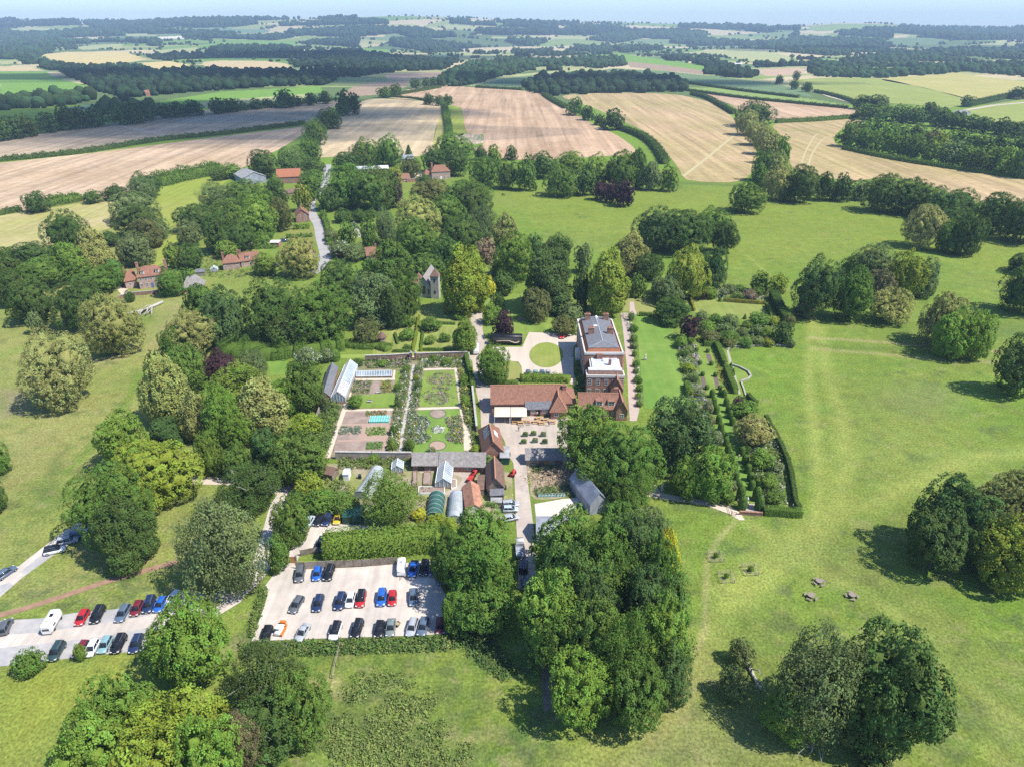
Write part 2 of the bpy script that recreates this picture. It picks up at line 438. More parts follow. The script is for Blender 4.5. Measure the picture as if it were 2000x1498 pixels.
# hedges, borders, undergrowth
def hedge_mesh(line, wd, ht, leaf=.35, dens=14, seed=1, m=None, rough=.25, top_wave=.0, core=True, z0=0.0):
    rng = np.random.default_rng(seed); line = [Vector(p) for p in line]
    L = [0]
    for i in range(len(line)-1): L.append(L[-1]+(line[i+1]-line[i]).length)
    tot = L[-1]; A = np.array([p[:2] for p in line]); La = np.array(L)
    n = int(tot*(wd+2*ht)*dens/ max(leaf/.35, .2)**2)+20; n = min(n, 26000)
    s = rng.random(n)*tot; cx = np.interp(s, La, A[:, 0]); cyy = np.interp(s, La, A[:, 1])
    sx = np.interp(np.minimum(s+.5, tot), La, A[:, 0])-np.interp(np.maximum(s-.5, 0), La, A[:, 0]); sy = np.interp(np.minimum(s+.5, tot), La, A[:, 1])-np.interp(np.maximum(s-.5, 0), La, A[:, 1])
    ll = np.hypot(sx, sy)+1e-9; nx, ny = -sy/ll, sx/ll
    wv = 1+top_wave*np.sin(s*.9+seed)*.6+top_wave*np.sin(s*2.3+seed*2)*.4+top_wave*.5*np.sin(s*.31)
    u = rng.random(n)*(wd+2*ht); a = np.where(u < ht, -1, np.where(u > ht+wd, 1, 0))
    off = np.where(a == 0, u-ht-wd/2, a*wd/2*(1+rng.normal(size=n)*rough*.3)); z = np.where(a == 0, ht, np.where(a < 0, u, u-ht-wd))
    rnd = 1-.25*np.maximum(0, z/ht-.6)*(a != 0); off = off*rnd*np.sqrt(np.abs(wv))
    z = z*wv+rng.normal(size=n)*rough*.35
    pos = np.stack([cx+nx*off, cyy+ny*off, np.maximum(z, .05)+z0], 1)+rng.normal(size=(n, 3))*rough*.25
    nr = np.stack([nx*a, ny*a, np.where(a == 0, 1.0, .25)], 1)+rng.normal(size=(n, 3))*(.25+rough*.6)
    V, F_ = quads(pos, nr, leaf, rng)
    tn = .5+.16*np.sin(s*1.3+z*2)*rng.random(n)+.14*rng.normal(size=n); bl = rng.random(n)
    VV, FF, off_ = [V], [F_], len(V)
    if core:
        Lr, Rr_ = ribbon_pts([Vector((p.x, p.y, 0)) for p in line], wd*.86); k = len(line)
        cv = [(p.x, p.y, z0) for p in Lr]+[(p.x, p.y, z0) for p in Rr_]+[(p.x, p.y, ht*.86+z0) for p in Lr]+[(p.x, p.y, ht*.86+z0) for p in Rr_]
        cf = []
        for i in range(k-1):
            cf += [(2*k+i, 3*k+i, 3*k+i+1, 2*k+i+1), (i, 2*k+i, 2*k+i+1, i+1), (k+i, k+i+1, 3*k+i+1, 3*k+i)]
        cf += [(0, k, 3*k, 2*k), (k-1, 3*k-1, 4*k-1, 2*k-1)]
        VV.append(np.array(cv)); FF.append(np.array(cf)+off_); tn = np.concatenate([tn, np.full(len(cf), .35)]); bl = np.concatenate([bl, np.zeros(len(cf))])
    return npmesh('hedge', np.concatenate(VV), np.concatenate(FF), m or LEAF, np.clip(tn, 0, 1), bl)
def hedge(px, wd, ht, label, col='M', leaf=.35, dens=14, group=None, rough=.25, wave=.08, seed=None, name='hedge', m=None, smooth=True, cat='hedge', z0=0):
    pts = [G(x, y) for x, y in px]
    if smooth: pts = smooth_line(pts, 3.0)
    c = pts[len(pts)//2]; o0 = Vector((c.x, c.y, 0)); loc = [p-o0 for p in pts]
    me = hedge_mesh(loc, wd, ht, leaf, dens, seed or int(px[0][0]*7+px[0][1]) % 9999+1, m, rough, wave, z0=z0)
    o = obj(name, me, loc=o0, color=PAL[col][0] if isinstance(col, str) else col)
    tag(o, label, cat, group); return o
def scatter_in(poly, n, rng):
    P_ = np.array([p[:2] for p in poly]); lo, hi = P_.min(0), P_.max(0); out = np.zeros((0, 2))
    while len(out) < n:
        q = lo+(hi-lo)*rng.random((n*3, 2)); q = q[inside(q[:, 0], q[:, 1], [tuple(p) for p in P_])]; out = np.concatenate([out, q])
        if len(q) == 0: break
    return out[:n]
def planting(px, n, hmin, hmax, leaf, cols, label, name='flower_border', seed=3, knots=0, m=None, per=14, spread=.5, kind='stuff', world=None, clump=True):
    """mixed low planting: many small plants of leaf sprays inside a traced outline, several leaf colours"""
    rng = np.random.default_rng(seed); poly = world or gpoly(px); c = sum((Vector(p) for p in poly), Vector())/len(poly)
    q = scatter_in(poly, n*(4 if knots else 1), rng)
    if knots:      # grows in knots, thinning out towards the edge
        kc = scatter_in(poly, knots, rng); dk = np.min(np.hypot(q[:, None, 0]-kc[None, :, 0], q[:, None, 1]-kc[None, :, 1]), 1); ed = seg_dist(q[:, 0], q[:, 1], [tuple(p[:2]) for p in poly], True)
        q = q[rng.random(len(q)) < np.exp(-(dk/1.7)**2)*np.clip(ed/4, .1, 1)]; q = q[:n]
    n = len(q); h = hmin+(hmax-hmin)*rng.random(n)**1.5
    d = rand_dirs(n*per, rng).reshape(n, per, 3); d[:, :, 2] = np.abs(d[:, :, 2])
    sc = np.stack([spread*(.6+.8*rng.random(n))]*2+[h], 1)
    pos = np.concatenate([q-np.array([c.x, c.y]), np.zeros((n, 1))], 1)[:, None, :]+d*sc[:, None, :]
    V, F_ = quads(pos.reshape(-1, 3), (d*.7+rng.normal(size=d.shape)*.4+np.array([0, 0, .3])).reshape(-1, 3), leaf, rng)
    me = npmesh(name, V, F_, m or border_mat(cols), np.clip(np.repeat(.5+.2*rng.normal(size=n), per)+.1*rng.normal(size=n*per), 0, 1), np.repeat(rng.random(n), per))
    o = obj(name, me, loc=(c.x, c.y, 0)); o['kind'] = kind
    if label: o['label'] = label
    return o
def border_mat(cols):
    nm = 'border_'+'_'.join(f'{int(c[0]*99)}{int(c[1]*99)}{int(c[2]*99)}' for c in cols)
    if nm in MATS: return MATS[nm]
    m = bpy.data.materials.new(nm); m.use_nodes = True; MATS[nm] = m; t = m.node_tree; N = t.nodes; L = t.links
    b = N['Principled BSDF']; b.inputs['Roughness'].default_value = .8; b.inputs['Specular IOR Level'].default_value = .1
    a = N.new('ShaderNodeAttribute'); a.attribute_name = 'bloom'; cr = N.new('ShaderNodeValToRGB'); cr.color_ramp.interpolation = 'CONSTANT'
    e = cr.color_ramp.elements
    for i, c in enumerate(cols):
        x = e[0] if i == 0 else (e[1] if i == 1 else e.new(i/len(cols))); x.position = i/len(cols); x.color = (*c, 1)
    L.new(a.outputs['Fac'], cr.inputs[0])
    a2 = N.new('ShaderNodeAttribute'); a2.attribute_name = 'tint'; r = N.new('ShaderNodeMapRange'); r.inputs[3].default_value = .6; r.inputs[4].default_value = 1.4
    L.new(a2.outputs['Fac'], r.inputs[0]); v = N.new('ShaderNodeVectorMath'); v.operation = 'SCALE'; L.new(cr.outputs[0], v.inputs[0]); L.new(r.outputs[0], v.inputs['Scale'])
    L.new(v.outputs[0], b.inputs['Base Color']); return m
# ------------------------------------------------------------------ relief: level near by, low wooded ridges on the skyline
SKY_X = [-900, 0, 150, 210, 400, 600, 800, 900, 1000, 1100, 1200, 1300, 1400, 1500, 1560, 1640, 1720, 1800, 2000, 2900]
SKY_Y = [44, 39, 41, 46, 38, 37, 33, 36, 41, 44, 46, 48, 51, 54, 49, 44, 46, 53, 54, 56]
YR = 7600.0
def relief(X, Y):
    X = np.asarray(X, float); Y = np.asarray(Y, float)
    px = 1000+F*X/(np.maximum(Y, 1)*cp)
    top = np.interp(px, SKY_X, SKY_Y); v = (749-top)/F
    zt = H0+(-sp+v*cp)/(cp+v*sp)*YR
    t = np.clip((Y-4300)/(YR-4300), 0, 1); s = t*t*(3-2*t)
    roll = 16*np.sin(X/900+1.3)*np.sin(Y/1100+.4)+9*np.sin(X/420+Y/700)
    z = zt*s*np.where(Y > YR, np.clip(1-(Y-YR)/9000, .4, 1), 1)+roll*np.clip((Y-2400)/2000, 0, 1)*(1-.6*s)
    return z
def ground_z(x, y): return float(relief(x, y)) if y > 2400 else 0.0
def hit(px, py):
    """photograph point -> place on the relief (arrays)"""
    px = np.asarray(px, float); py = np.asarray(py, float); u = (px-1000)/F; v = (749-py)/F
    dy = cp+v*sp; dz = -sp+v*cp; best = np.full(px.shape, np.nan)
    for Yv in np.concatenate([np.arange(700, 4000, 25), np.arange(4000, 9000, 60)]):
        t = Yv/dy; z = H0+dz*t; k = np.isnan(best) & (z <= relief(u*t, np.full(px.shape, Yv)))
        best[k] = Yv
    t = best/dy; return u*t, best

fr = list(np.arange(-70, 34, 4.0))+[G(1000, y).y for y in np.arange(1760, 190, -2.0)]
while fr[-1] < 10300: fr.append(fr[-1]*1.0085)
fr = np.array(fr); th = np.linspace(-R(47.5), R(47.5), 900)
GY = np.repeat(fr[:, None], len(th), 1); GX = (GY+120)*np.tan(th)[None, :]
GZ = np.where(GY > 2400, relief(GX, GY), 0.0)
dep_ = np.maximum(GY*cp-(GZ-H0)*sp, 5); PX = 1000+F*GX/dep_; PY = 749-F*(GY*sp+(GZ-H0)*cp)/dep_
C = np.zeros(GX.shape+(3,)); C[:] = (.155, .238, .036)
def lerp(mask, col, k=1.0):
    global C
    m = np.clip(mask*k, 0, 1)[..., None]; C = C*(1-m)+np.array(col)*m
# large, slow differences in the pasture
def wob(a, b, s): return .5+.25*np.sin(GX/a+1.7*np.sin(GY/b+s))+.25*np.sin(GY/b*1.3+1.1*np.sin(GX/a*.7+s*2))
lerp(np.clip((560-PX)/260, 0, 1)*np.clip((1250-PY)/200, .25, 1)*(PY > 380), (.268, .262, .088), .85)     # drier meadow on the left
lerp(wob(17, 23, 1)*(PY > 330), (.225, .232, .070), .55)
lerp(wob(9, 12, 4)**3*(PY > 330), (.150, .215, .040), .8)
lerp(np.clip((PY-1180)/200, 0, 1)*np.clip((PX-380)/200, 0, 1), (.17, .215, .042), .6)
def soft_poly(px, col, k=1.0, soft=2.0):
    wpoly = [tuple(G(x, y)[:2]) for x, y in px]; xs = [p[0] for p in px]; ys = [p[1] for p in px]
    b = (PX > min(xs)-60) & (PX < max(xs)+60) & (PY > min(ys)-40) & (PY < max(ys)+40)
    X_, Y_ = GX[b], GY[b]; d = seg_dist(X_, Y_, wpoly, True); ins = inside(X_, Y_, wpoly); sd = np.where(ins, d, -d)
    m = np.zeros(GX.shape); m[b] = np.clip(sd/soft*.5+.5, 0, 1); lerp(m, col, k)
def soft_line(px, col, wd, k=1.0, soft=1.0):
    line = [tuple(G(x, y)[:2]) for x, y in px]; xs = [p[0] for p in px]; ys = [p[1] for p in px]
    b = (PX > min(xs)-80) & (PX < max(xs)+80) & (PY > min(ys)-60) & (PY < max(ys)+60)
    d = seg_dist(GX[b], GY[b], [tuple(p) for p in smooth_line([Vector((*q, 0)) for q in line], 6)] if False else line)
    m = np.zeros(GX.shape); m[b] = np.clip((wd/2+soft-d)/(2*soft), 0, 1); lerp(m, col, k)
TRK = (.295, .325, .085); DIRT = (.40, .31, .17); RANK = (.115, .155, .045); DRY = (.30, .27, .115); LUSH = (.135, .215, .032)
# pasture behind the house
soft_poly([(960, 370), (1450, 370), (1800, 430), (1990, 470), (1990, 560), (1800, 480), (1440, 520), (1200, 470), (1010, 430)], (.205, .245, .045), .7, 15)
soft_line([(1320, 365), (1300, 357), (1420, 362), (1480, 366)], RANK, 8, .8, 3)
soft_line([(1460, 500), (1500, 535), (1530, 570)], TRK, 1.4, .8, .8)
# meadow on the left
soft_line([(345, 600), (320, 640), (300, 670), (240, 700), (170, 705)], DRY, 4, .8, 3)
soft_poly([(340, 585), (345, 640), (310, 690), (200, 712), (180, 700), (290, 660), (320, 610)], DRY, .5, 4)
soft_line([(272, 732), (255, 770), (215, 835), (160, 895), (120, 930)], LUSH, 2, .9, 1.5)
soft_line([(0, 830), (110, 780), (200, 740), (270, 690), (330, 610)], LUSH, 2, .5, 2)
soft_line([(0, 700), (60, 670), (110, 660)], LUSH, 3, .6, 3)
soft_poly([(0, 860), (60, 770), (130, 800), (100, 870), (40, 960), (0, 990)], DRY, .4, 6)
soft_poly([(60, 945), (95, 925), (110, 960), (80, 985)], RANK, .8, 1.5)
soft_poly([(92, 905), (118, 890), (118, 925), (100, 930)], RANK, .7, 1.5)
soft_poly([(100, 960), (135, 955), (128, 985), (95, 1000)], RANK, .4, 2)
soft_poly([(0, 760), (50, 765), (60, 800), (20, 820), (0, 825)], (.24, .19, .13), .7, 3)
soft_poly([(0, 1250), (120, 1290), (280, 1280), (300, 1340), (120, 1420), (0, 1500)], (.26, .28, .045), .6, 5)
soft_poly([(300, 1060), (420, 960), (520, 960), (500, 1020), (420, 1110), (330, 1100)], (.20, .21, .075), .7, 5)
soft_poly([(0, 1150), (200, 1080), (330, 1090), (120, 1160), (0, 1190)], (.25, .24, .085), .6, 5)
soft_line([(60, 1165), (180, 1120), (330, 1085)], DRY, 1.5, .6, 1.5)
# bottom
soft_poly([(640, 1300), (760, 1290), (880, 1340), (930, 1498), (600, 1500), (560, 1450)], (.15, .19, .05), .6, 7)
soft_poly([(880, 1215), (960, 1230), (1030, 1330), (960, 1330), (900, 1290)], RANK, .7, 2)
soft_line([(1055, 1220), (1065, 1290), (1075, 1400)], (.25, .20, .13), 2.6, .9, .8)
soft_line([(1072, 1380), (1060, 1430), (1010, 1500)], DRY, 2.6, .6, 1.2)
soft_line([(470, 1255), (870, 1248), (950, 1240)], RANK, 3.4, .8, 1)
soft_line([(520, 1150), (490, 1250)], RANK, 3, .8, 1)
soft_poly([(458, 1240), (490, 1262), (470, 1285), (450, 1270)], DIRT, .8, 1)
soft_line([(380, 1370), (450, 1335), (640, 1340), (650, 1320)], TRK, 1.4, .7, .8)
soft_poly([(640, 1320), (668, 1320), (665, 1360), (645, 1370)], DIRT, .8, 1)
soft_line([(660, 1265), (760, 1262), (900, 1275)], (.25, .25, .06), 2, .5, 2)
# tussocks, thistles and bare dry tufts, each with an edge of its own
trg = np.random.default_rng(21)
def blobs(n, xr, yr, col, rmin, rmax, k):
    qx = trg.uniform(*xr, n); qy = trg.uniform(*yr, n)
    for x, y in zip(qx, qy):
        g = G(x, y); r_ = trg.uniform(rmin, rmax); i0 = np.searchsorted(fr, g.y-r_*2.2); i1 = np.searchsorted(fr, g.y+r_*2.2); t0 = (g.x-r_*2.2)/(g.y+120); t1 = (g.x+r_*2.2)/(g.y+120); j0 = np.searchsorted(th, math.atan(t0)); j1 = np.searchsorted(th, math.atan(t1))
        if i1 <= i0 or j1 <= j0: continue
        X_, Y_ = GX[i0:i1, j0:j1], GY[i0:i1, j0:j1]; a = np.arctan2(Y_-g.y, X_-g.x); d = np.hypot(X_-g.x, (Y_-g.y)*1.2)*(1+.3*np.sin(3*a+x)+.2*np.sin(5*a+y)); m = np.clip((r_-d)/(r_*.5)+.5, 0, 1)[..., None]*k*trg.uniform(.4, 1); C[i0:i1, j0:j1] = C[i0:i1, j0:j1]*(1-m)+np.array(col)*m
for xr, yr, n in (((1300, 2000), (560, 1490), 900), ((0, 500), (600, 1300), 500), ((480, 1400), (1260, 1498), 380), ((980, 2000), (370, 560), 420)):
    blobs(n, xr, yr, (.105, .165, .038), .4, 1.5, .55); blobs(n//2, xr, yr, (.27, .25, .11), .4, 1.8, .5); blobs(n//3, xr, yr, (.22, .27, .06), .8, 3.0, .5); blobs(n//6, xr, yr, (.10, .13, .05), 1.0, 2.6, .6)
# park on the right
soft_line([(1588, 600), (1582, 690), (1580, 760), (1592, 850), (1602, 960), (1590, 1030)], TRK, 3, .8, 1.5)
soft_line([(1600, 640), (1612, 720), (1640, 800), (1652, 880), (1640, 970), (1600, 1050), (1500, 1130), (1440, 1180)], TRK, 4, .8, 2)
soft_line([(2010, 885), (1900, 893), (1800, 935), (1700, 985), (1620, 1012), (1540, 1060), (1470, 1110), (1400, 1200), (1360, 1280), (1290, 1370), (1180, 1470), (1100, 1520)], TRK, 5, .8, 2.5)
soft_line([(1445, 1008), (1405, 1050), (1382, 1090), (1378, 1150), (1378, 1230), (1350, 1290)], (.36, .32, .15), 1.1, .9, .6)
soft_line([(1440, 1010), (1560, 1080), (1640, 1140), (1750, 1200), (1850, 1290), (2010, 1425)], TRK, 4, .7, 1.6)
soft_line([(1560, 1170), (1660, 1165), (1800, 1160), (2010, 1185)], LUSH, 3, .6, 1.5)
soft_line([(1700, 1190), (1800, 1245), (1880, 1310), (2010, 1400)], LUSH, 2.5, .6, 1.5)
soft_line([(1582, 660), (1700, 667), (1850, 680), (1960, 688), (2010, 683)], DIRT, 1.4, .8, 1.2)
soft_line([(1590, 682), (1700, 690), (1800, 700), (1900, 706), (2010, 712)], DIRT, 1.2, .75, 1.4)
soft_line([(1590, 672), (1640, 680), (1760, 682)], RANK, 2, .7, 2)
soft_poly([(1780, 745), (1860, 760), (1870, 790), (1820, 815), (1700, 790), (1720, 770)], (.17, .19, .08), .6, 5)
soft_poly([(1880, 640), (2010, 625), (2010, 660), (1930, 660)], RANK, .6, 4)
soft_poly([(1560, 690), (1780, 760), (1960, 860), (1800, 920), (1680, 960), (1660, 860)], (.21, .235, .062), .45, 14)
soft_poly([(1500, 1060), (1760, 1000), (1760, 1090), (1900, 1250), (2010, 1420), (2010, 1500), (1880, 1330), (1680, 1160)], (.20, .218, .065), .6, 8)
soft_poly([(1340, 1290), (1440, 1260), (1470, 1320), (1360, 1500), (1240, 1500)], DRY, .35, 8)
soft_line([(1380, 1300), (1300, 1420), (1240, 1500)], DRY, 2, .5, 2)
soft_poly([(1400, 1200), (1520, 1180), (1560, 1260), (1480, 1500), (1400, 1420)], (.16, .20, .05), .5, 5)
soft_poly([(1340, 1420), (1560, 1430), (1600, 1500), (1330, 1500)], DRY, .5, 6)
soft_poly([(1290, 1000), (1440, 1010), (1390, 1090), (1370, 1200), (1330, 1120)], LUSH, .5, 4)
# churchyard, orchard, gardens of the village
soft_poly([(742, 600), (915, 590), (925, 690), (745, 690)], (.26, .255, .075), .7, 2)
soft_poly([(560, 440), (640, 440), (640, 480), (560, 470)], (.25, .235, .075), .7, 4)
# the far patchwork of fields
FLD = {'tan': (.47, .37, .20), 'pink': (.42, .30, .20), 'gr': (.20, .27, .075), 'pale': (.33, .34, .15), 'grn': (.155, .27, .05), 'dk': (.13, .19, .09), 'gold': (.50, .40, .17), 'brn': (.30, .22, .15), 'teal': (.14, .21, .13), 'wht': (.6, .56, .42)}
far = PY < 205
lerp(far*1.0, (.105, .150, .052))
# a patchwork of hedged fields in the far country
prng = np.random.default_rng(12); NS = 900
SEED = np.stack([prng.uniform(-9000, 9000, NS), 1500*np.exp(prng.random(NS)*np.log(6.0))], 1); SEED[:, 0] *= np.clip(SEED[:, 1]/6500, .3, 1)
PCOL = np.array([(.155, .25, .055), (.20, .26, .08), (.13, .19, .08), (.30, .30, .13), (.42, .36, .20), (.24, .28, .10), (.105, .15, .052), (.46, .38, .22), (.16, .22, .09)])
SCOL = PCOL[prng.integers(0, len(PCOL), NS)]; SOPEN = prng.random(NS)
def cells(X, Y):
    X = np.asarray(X, float).ravel(); Y = np.asarray(Y, float).ravel(); i1 = np.zeros(len(X), int); gap = np.zeros(len(X))
    for s in range(0, len(X), 40000):
        e = slice(s, s+40000); w_ = 1/np.maximum(Y[e], 1)[:, None]
        d = np.hypot((X[e][:, None]-SEED[None, :, 0]), (Y[e][:, None]-SEED[None, :, 1])*1.0); p = np.argpartition(d, 1, 1)[:, :2]; dd = np.take_along_axis(d, p, 1); o_ = np.argmin(dd, 1)
        i1[e] = p[np.arange(len(p)), o_]; gap[e] = np.abs(dd[:, 0]-dd[:, 1])
    return i1, gap
fm_ = far & (GY > 1400) & (GY < 10000); ci, cg = cells(GX[fm_], GY[fm_]); C[fm_] = SCOL[ci]
FPOLY = []
def hard_poly(px, col):
    FPOLY.append(px)
    m = inside(PX, PY, px) & (PY < 240); C[m] = FLD[col]
for col, px in [
 ('pale', [(0, 60), (60, 54), (105, 56), (178, 63), (0, 62)]), ('teal', [(320, 60), (400, 56), (530, 59), (520, 65), (400, 67), (315, 64)]),
 ('pale', [(228, 65), (300, 61), (305, 71), (240, 71)]), ('wht', [(305, 73), (370, 70), (370, 76), (305, 77)]), ('pale', [(458, 74), (500, 70), (588, 68), (585, 75), (470, 79)]),
 ('tan', [(560, 54), (630, 53), (640, 58), (600, 60)]), ('tan', [(610, 66), (700, 64), (720, 68), (620, 71)]), ('grn', [(385, 88), (470, 82), (580, 80), (577, 90), (400, 95)]),
 ('pale', [(305, 99), (385, 93), (382, 104), (306, 108)]), ('gold', [(75, 108), (130, 102), (240, 102), (292, 116), (262, 121), (210, 128), (150, 131), (110, 121)]),
 ('gold', [(262, 124), (330, 120), (372, 128), (360, 133), (320, 140)]), ('tan', [(395, 122), (430, 119), (520, 120), (560, 125), (573, 133), (560, 140), (460, 138), (400, 131)]),
 ('pale', [(30, 85), (60, 82), (130, 85), (110, 92), (40, 92)]), ('tan', [(0, 130), (60, 132), (88, 139), (0, 140)]),
 ('grn', [(0, 141), (92, 141), (100, 151), (190, 172), (160, 184), (120, 190), (60, 192), (0, 187)]), ('dk', [(0, 189), (60, 193), (60, 204), (0, 206)]),
 ('teal', [(120, 212), (240, 197), (250, 207), (190, 216), (130, 219)]), ('grn', [(195, 216), (300, 200), (430, 180), (625, 169), (632, 181), (520, 192), (400, 204), (300, 215), (200, 226)]),
 ('pale', [(390, 200), (600, 184), (610, 190), (520, 200), (400, 212)]), ('pale', [(720, 50), (800, 47), (880, 62), (850, 65), (760, 60)]), ('pale', [(870, 49), (1000, 57), (1030, 62), (980, 62), (870, 57)]),
 ('grn', [(850, 84), (905, 82), (900, 93), (850, 96)]), ('grn', [(662, 92), (765, 98), (760, 106), (720, 104), (670, 99)]), ('tan', [(650, 65), (755, 66), (750, 73), (650, 72)]),
 ('pale', [(895, 105), (975, 102), (985, 108), (910, 112)]), ('tan', [(800, 92), (850, 93), (845, 99), (805, 98)]), ('pale', [(650, 80), (720, 83), (725, 91), (650, 89)]),
 ('pale', [(960, 72), (1150, 73), (1150, 77), (960, 76)]), ('pale', [(1560, 64), (1620, 67), (1615, 74), (1570, 70)]), ('pale', [(1430, 47), (1490, 47), (1490, 52), (1440, 52)]),
 ('gr', [(1575, 52), (1640, 47), (1720, 48), (1760, 56), (1640, 60), (1590, 62)]), ('tan', [(1740, 70), (1775, 69), (1770, 74), (1745, 75)]), ('pale', [(1945, 80), (1968, 79), (1965, 87), (1945, 88)]),
 ('pale', [(1330, 104), (1400, 98), (1480, 98), (1545, 111), (1540, 121), (1480, 123), (1430, 113)]), ('grn', [(1120, 110), (1200, 103), (1290, 117), (1380, 129), (1378, 138), (1270, 128), (1180, 117)]),
 ('brn', [(1225, 121), (1300, 128), (1378, 139), (1370, 146), (1290, 138), (1230, 132)]), ('pink', [(1470, 137), (1560, 133), (1576, 136), (1565, 146), (1500, 150)]), ('tan', [(1545, 108), (1610, 111), (1600, 116), (1560, 120)]),
 ('dk', [(910, 167), (1000, 148), (1060, 143), (1140, 144), (1130, 154), (1050, 160), (1020, 172), (960, 173)]), ('pale', [(915, 164), (980, 150), (1060, 141), (1180, 131), (1185, 134), (1060, 145), (985, 154), (920, 169)]),
 ('brn', [(665, 186), (690, 170), (740, 160), (800, 157), (795, 170), (735, 186), (690, 189)]), ('pink', [(752, 145), (870, 141), (878, 149), (800, 157), (755, 156)]),
 ('pale', [(760, 130), (850, 130), (860, 137), (765, 140)]), ('teal', [(795, 116), (870, 108), (880, 114), (800, 122)]),
 ('dk', [(1150, 141), (1200, 134), (1300, 140), (1400, 150), (1500, 162), (1560, 174), (1590, 190), (1500, 181), (1400, 169), (1330, 161), (1250, 151)]),
 ('gr', [(1336, 164), (1450, 178), (1560, 191), (1640, 203), (1662, 212), (1590, 204), (1450, 193), (1375, 181), (1345, 178)]),
 ('pale', [(0, 120), (30, 118), (40, 124), (0, 127)]), ('pale', [(150, 92), (200, 88), (240, 86), (236, 96), (160, 98)]), ('teal', [(450, 112), (520, 108), (540, 112), (460, 117)]),
 ('pale', [(900, 118), (960, 112), (975, 116), (910, 122)]), ('pale', [(1100, 60), (1180, 62), (1180, 65), (1100, 64)]), ('pale', [(1240, 58), (1310, 58), (1310, 61), (1240, 62)]), ('tan', [(700, 108), (740, 109), (735, 113), (700, 112)]),
]: hard_poly(px, col)
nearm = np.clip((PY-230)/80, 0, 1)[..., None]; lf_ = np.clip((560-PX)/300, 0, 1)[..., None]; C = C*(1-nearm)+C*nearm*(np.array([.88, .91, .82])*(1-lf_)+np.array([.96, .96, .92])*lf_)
nr, nc = GX.shape; idx = np.arange(nr*nc).reshape(nr, nc)
FA = np.stack([idx[:-1, :-1], idx[:-1, 1:], idx[1:, 1:], idx[1:, :-1]], -1).reshape(-1, 4)

gm = bpy.data.materials.new('pasture'); gm.use_nodes = True
def ground_nodes(m, basenode):
    t = m.node_tree; N = t.nodes; L = t.links; b = N['Principled BSDF']; b.inputs['Roughness'].default_value = .95; b.inputs['Specular IOR Level'].default_value = .05
    tc = N.new('ShaderNodeTexCoord'); src = basenode(N)
    val = None
    for sc, lo, hi, det in ((.03, .90, 1.10, 5), (.28, .84, 1.16, 4), (1.9, .50, 1.50, 5)):
        n = N.new('ShaderNodeTexNoise'); n.inputs['Scale'].default_value = sc; n.inputs['Detail'].default_value = det; n.inputs['Roughness'].default_value = .68
        L.new(tc.outputs['Object'], n.inputs['Vector'])
        r = N.new('ShaderNodeMapRange'); r.inputs[1].default_value = .3; r.inputs[2].default_value = .7; r.inputs[3].default_value = lo; r.inputs[4].default_value = hi
        L.new(n.outputs[0], r.inputs[0])
        if val is None: val = r.outputs[0]
        else:
            mu = N.new('ShaderNodeMath'); mu.operation = 'MULTIPLY'; L.new(val, mu.inputs[0]); L.new(r.outputs[0], mu.inputs[1]); val = mu.outputs[0]
    # straw and lush hues wander
    n = N.new('ShaderNodeTexNoise'); n.inputs['Scale'].default_value = .11; n.inputs['Detail'].default_value = 8; n.inputs['Roughness'].default_value = .75
    L.new(tc.outputs['Object'], n.inputs['Vector']); r = N.new('ShaderNodeMapRange'); r.inputs[1].default_value = .35; r.inputs[2].default_value = .68; r.inputs[3].default_value = .486; r.inputs[4].default_value = .516
    L.new(n.outputs[0], r.inputs[0]); hs = N.new('ShaderNodeHueSaturation'); L.new(r.outputs[0], hs.inputs['Hue']); L.new(src, hs.inputs['Color'])
    v = N.new('ShaderNodeVectorMath'); v.operation = 'SCALE'; L.new(hs.outputs[0], v.inputs[0]); L.new(val, v.inputs['Scale']); L.new(v.outputs[0], b.inputs['Base Color'])
    n3 = N.new('ShaderNodeTexNoise'); n3.inputs['Scale'].default_value = 1.1; n3.inputs['Detail'].default_value = 6; n3.inputs['Roughness'].default_value = .75
    L.new(tc.outputs['Object'], n3.inputs['Vector']); bp = N.new('ShaderNodeBump'); bp.inputs['Strength'].default_value = .75; bp.inputs['Distance'].default_value = .5
    L.new(n3.outputs[0], bp.inputs['Height']); L.new(bp.outputs[0], b.inputs['Normal'])
def vc(N): a = N.new('ShaderNodeAttribute'); a.attribute_name = 'sward'; return a.outputs['Color']
ground_nodes(gm, vc)
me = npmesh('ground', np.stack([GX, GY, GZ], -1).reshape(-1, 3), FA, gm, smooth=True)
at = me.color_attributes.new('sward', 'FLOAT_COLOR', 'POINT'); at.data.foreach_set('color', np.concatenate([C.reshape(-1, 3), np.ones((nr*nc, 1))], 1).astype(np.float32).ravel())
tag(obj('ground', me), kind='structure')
del C, PX, PY, GX, GY, GZ, dep_

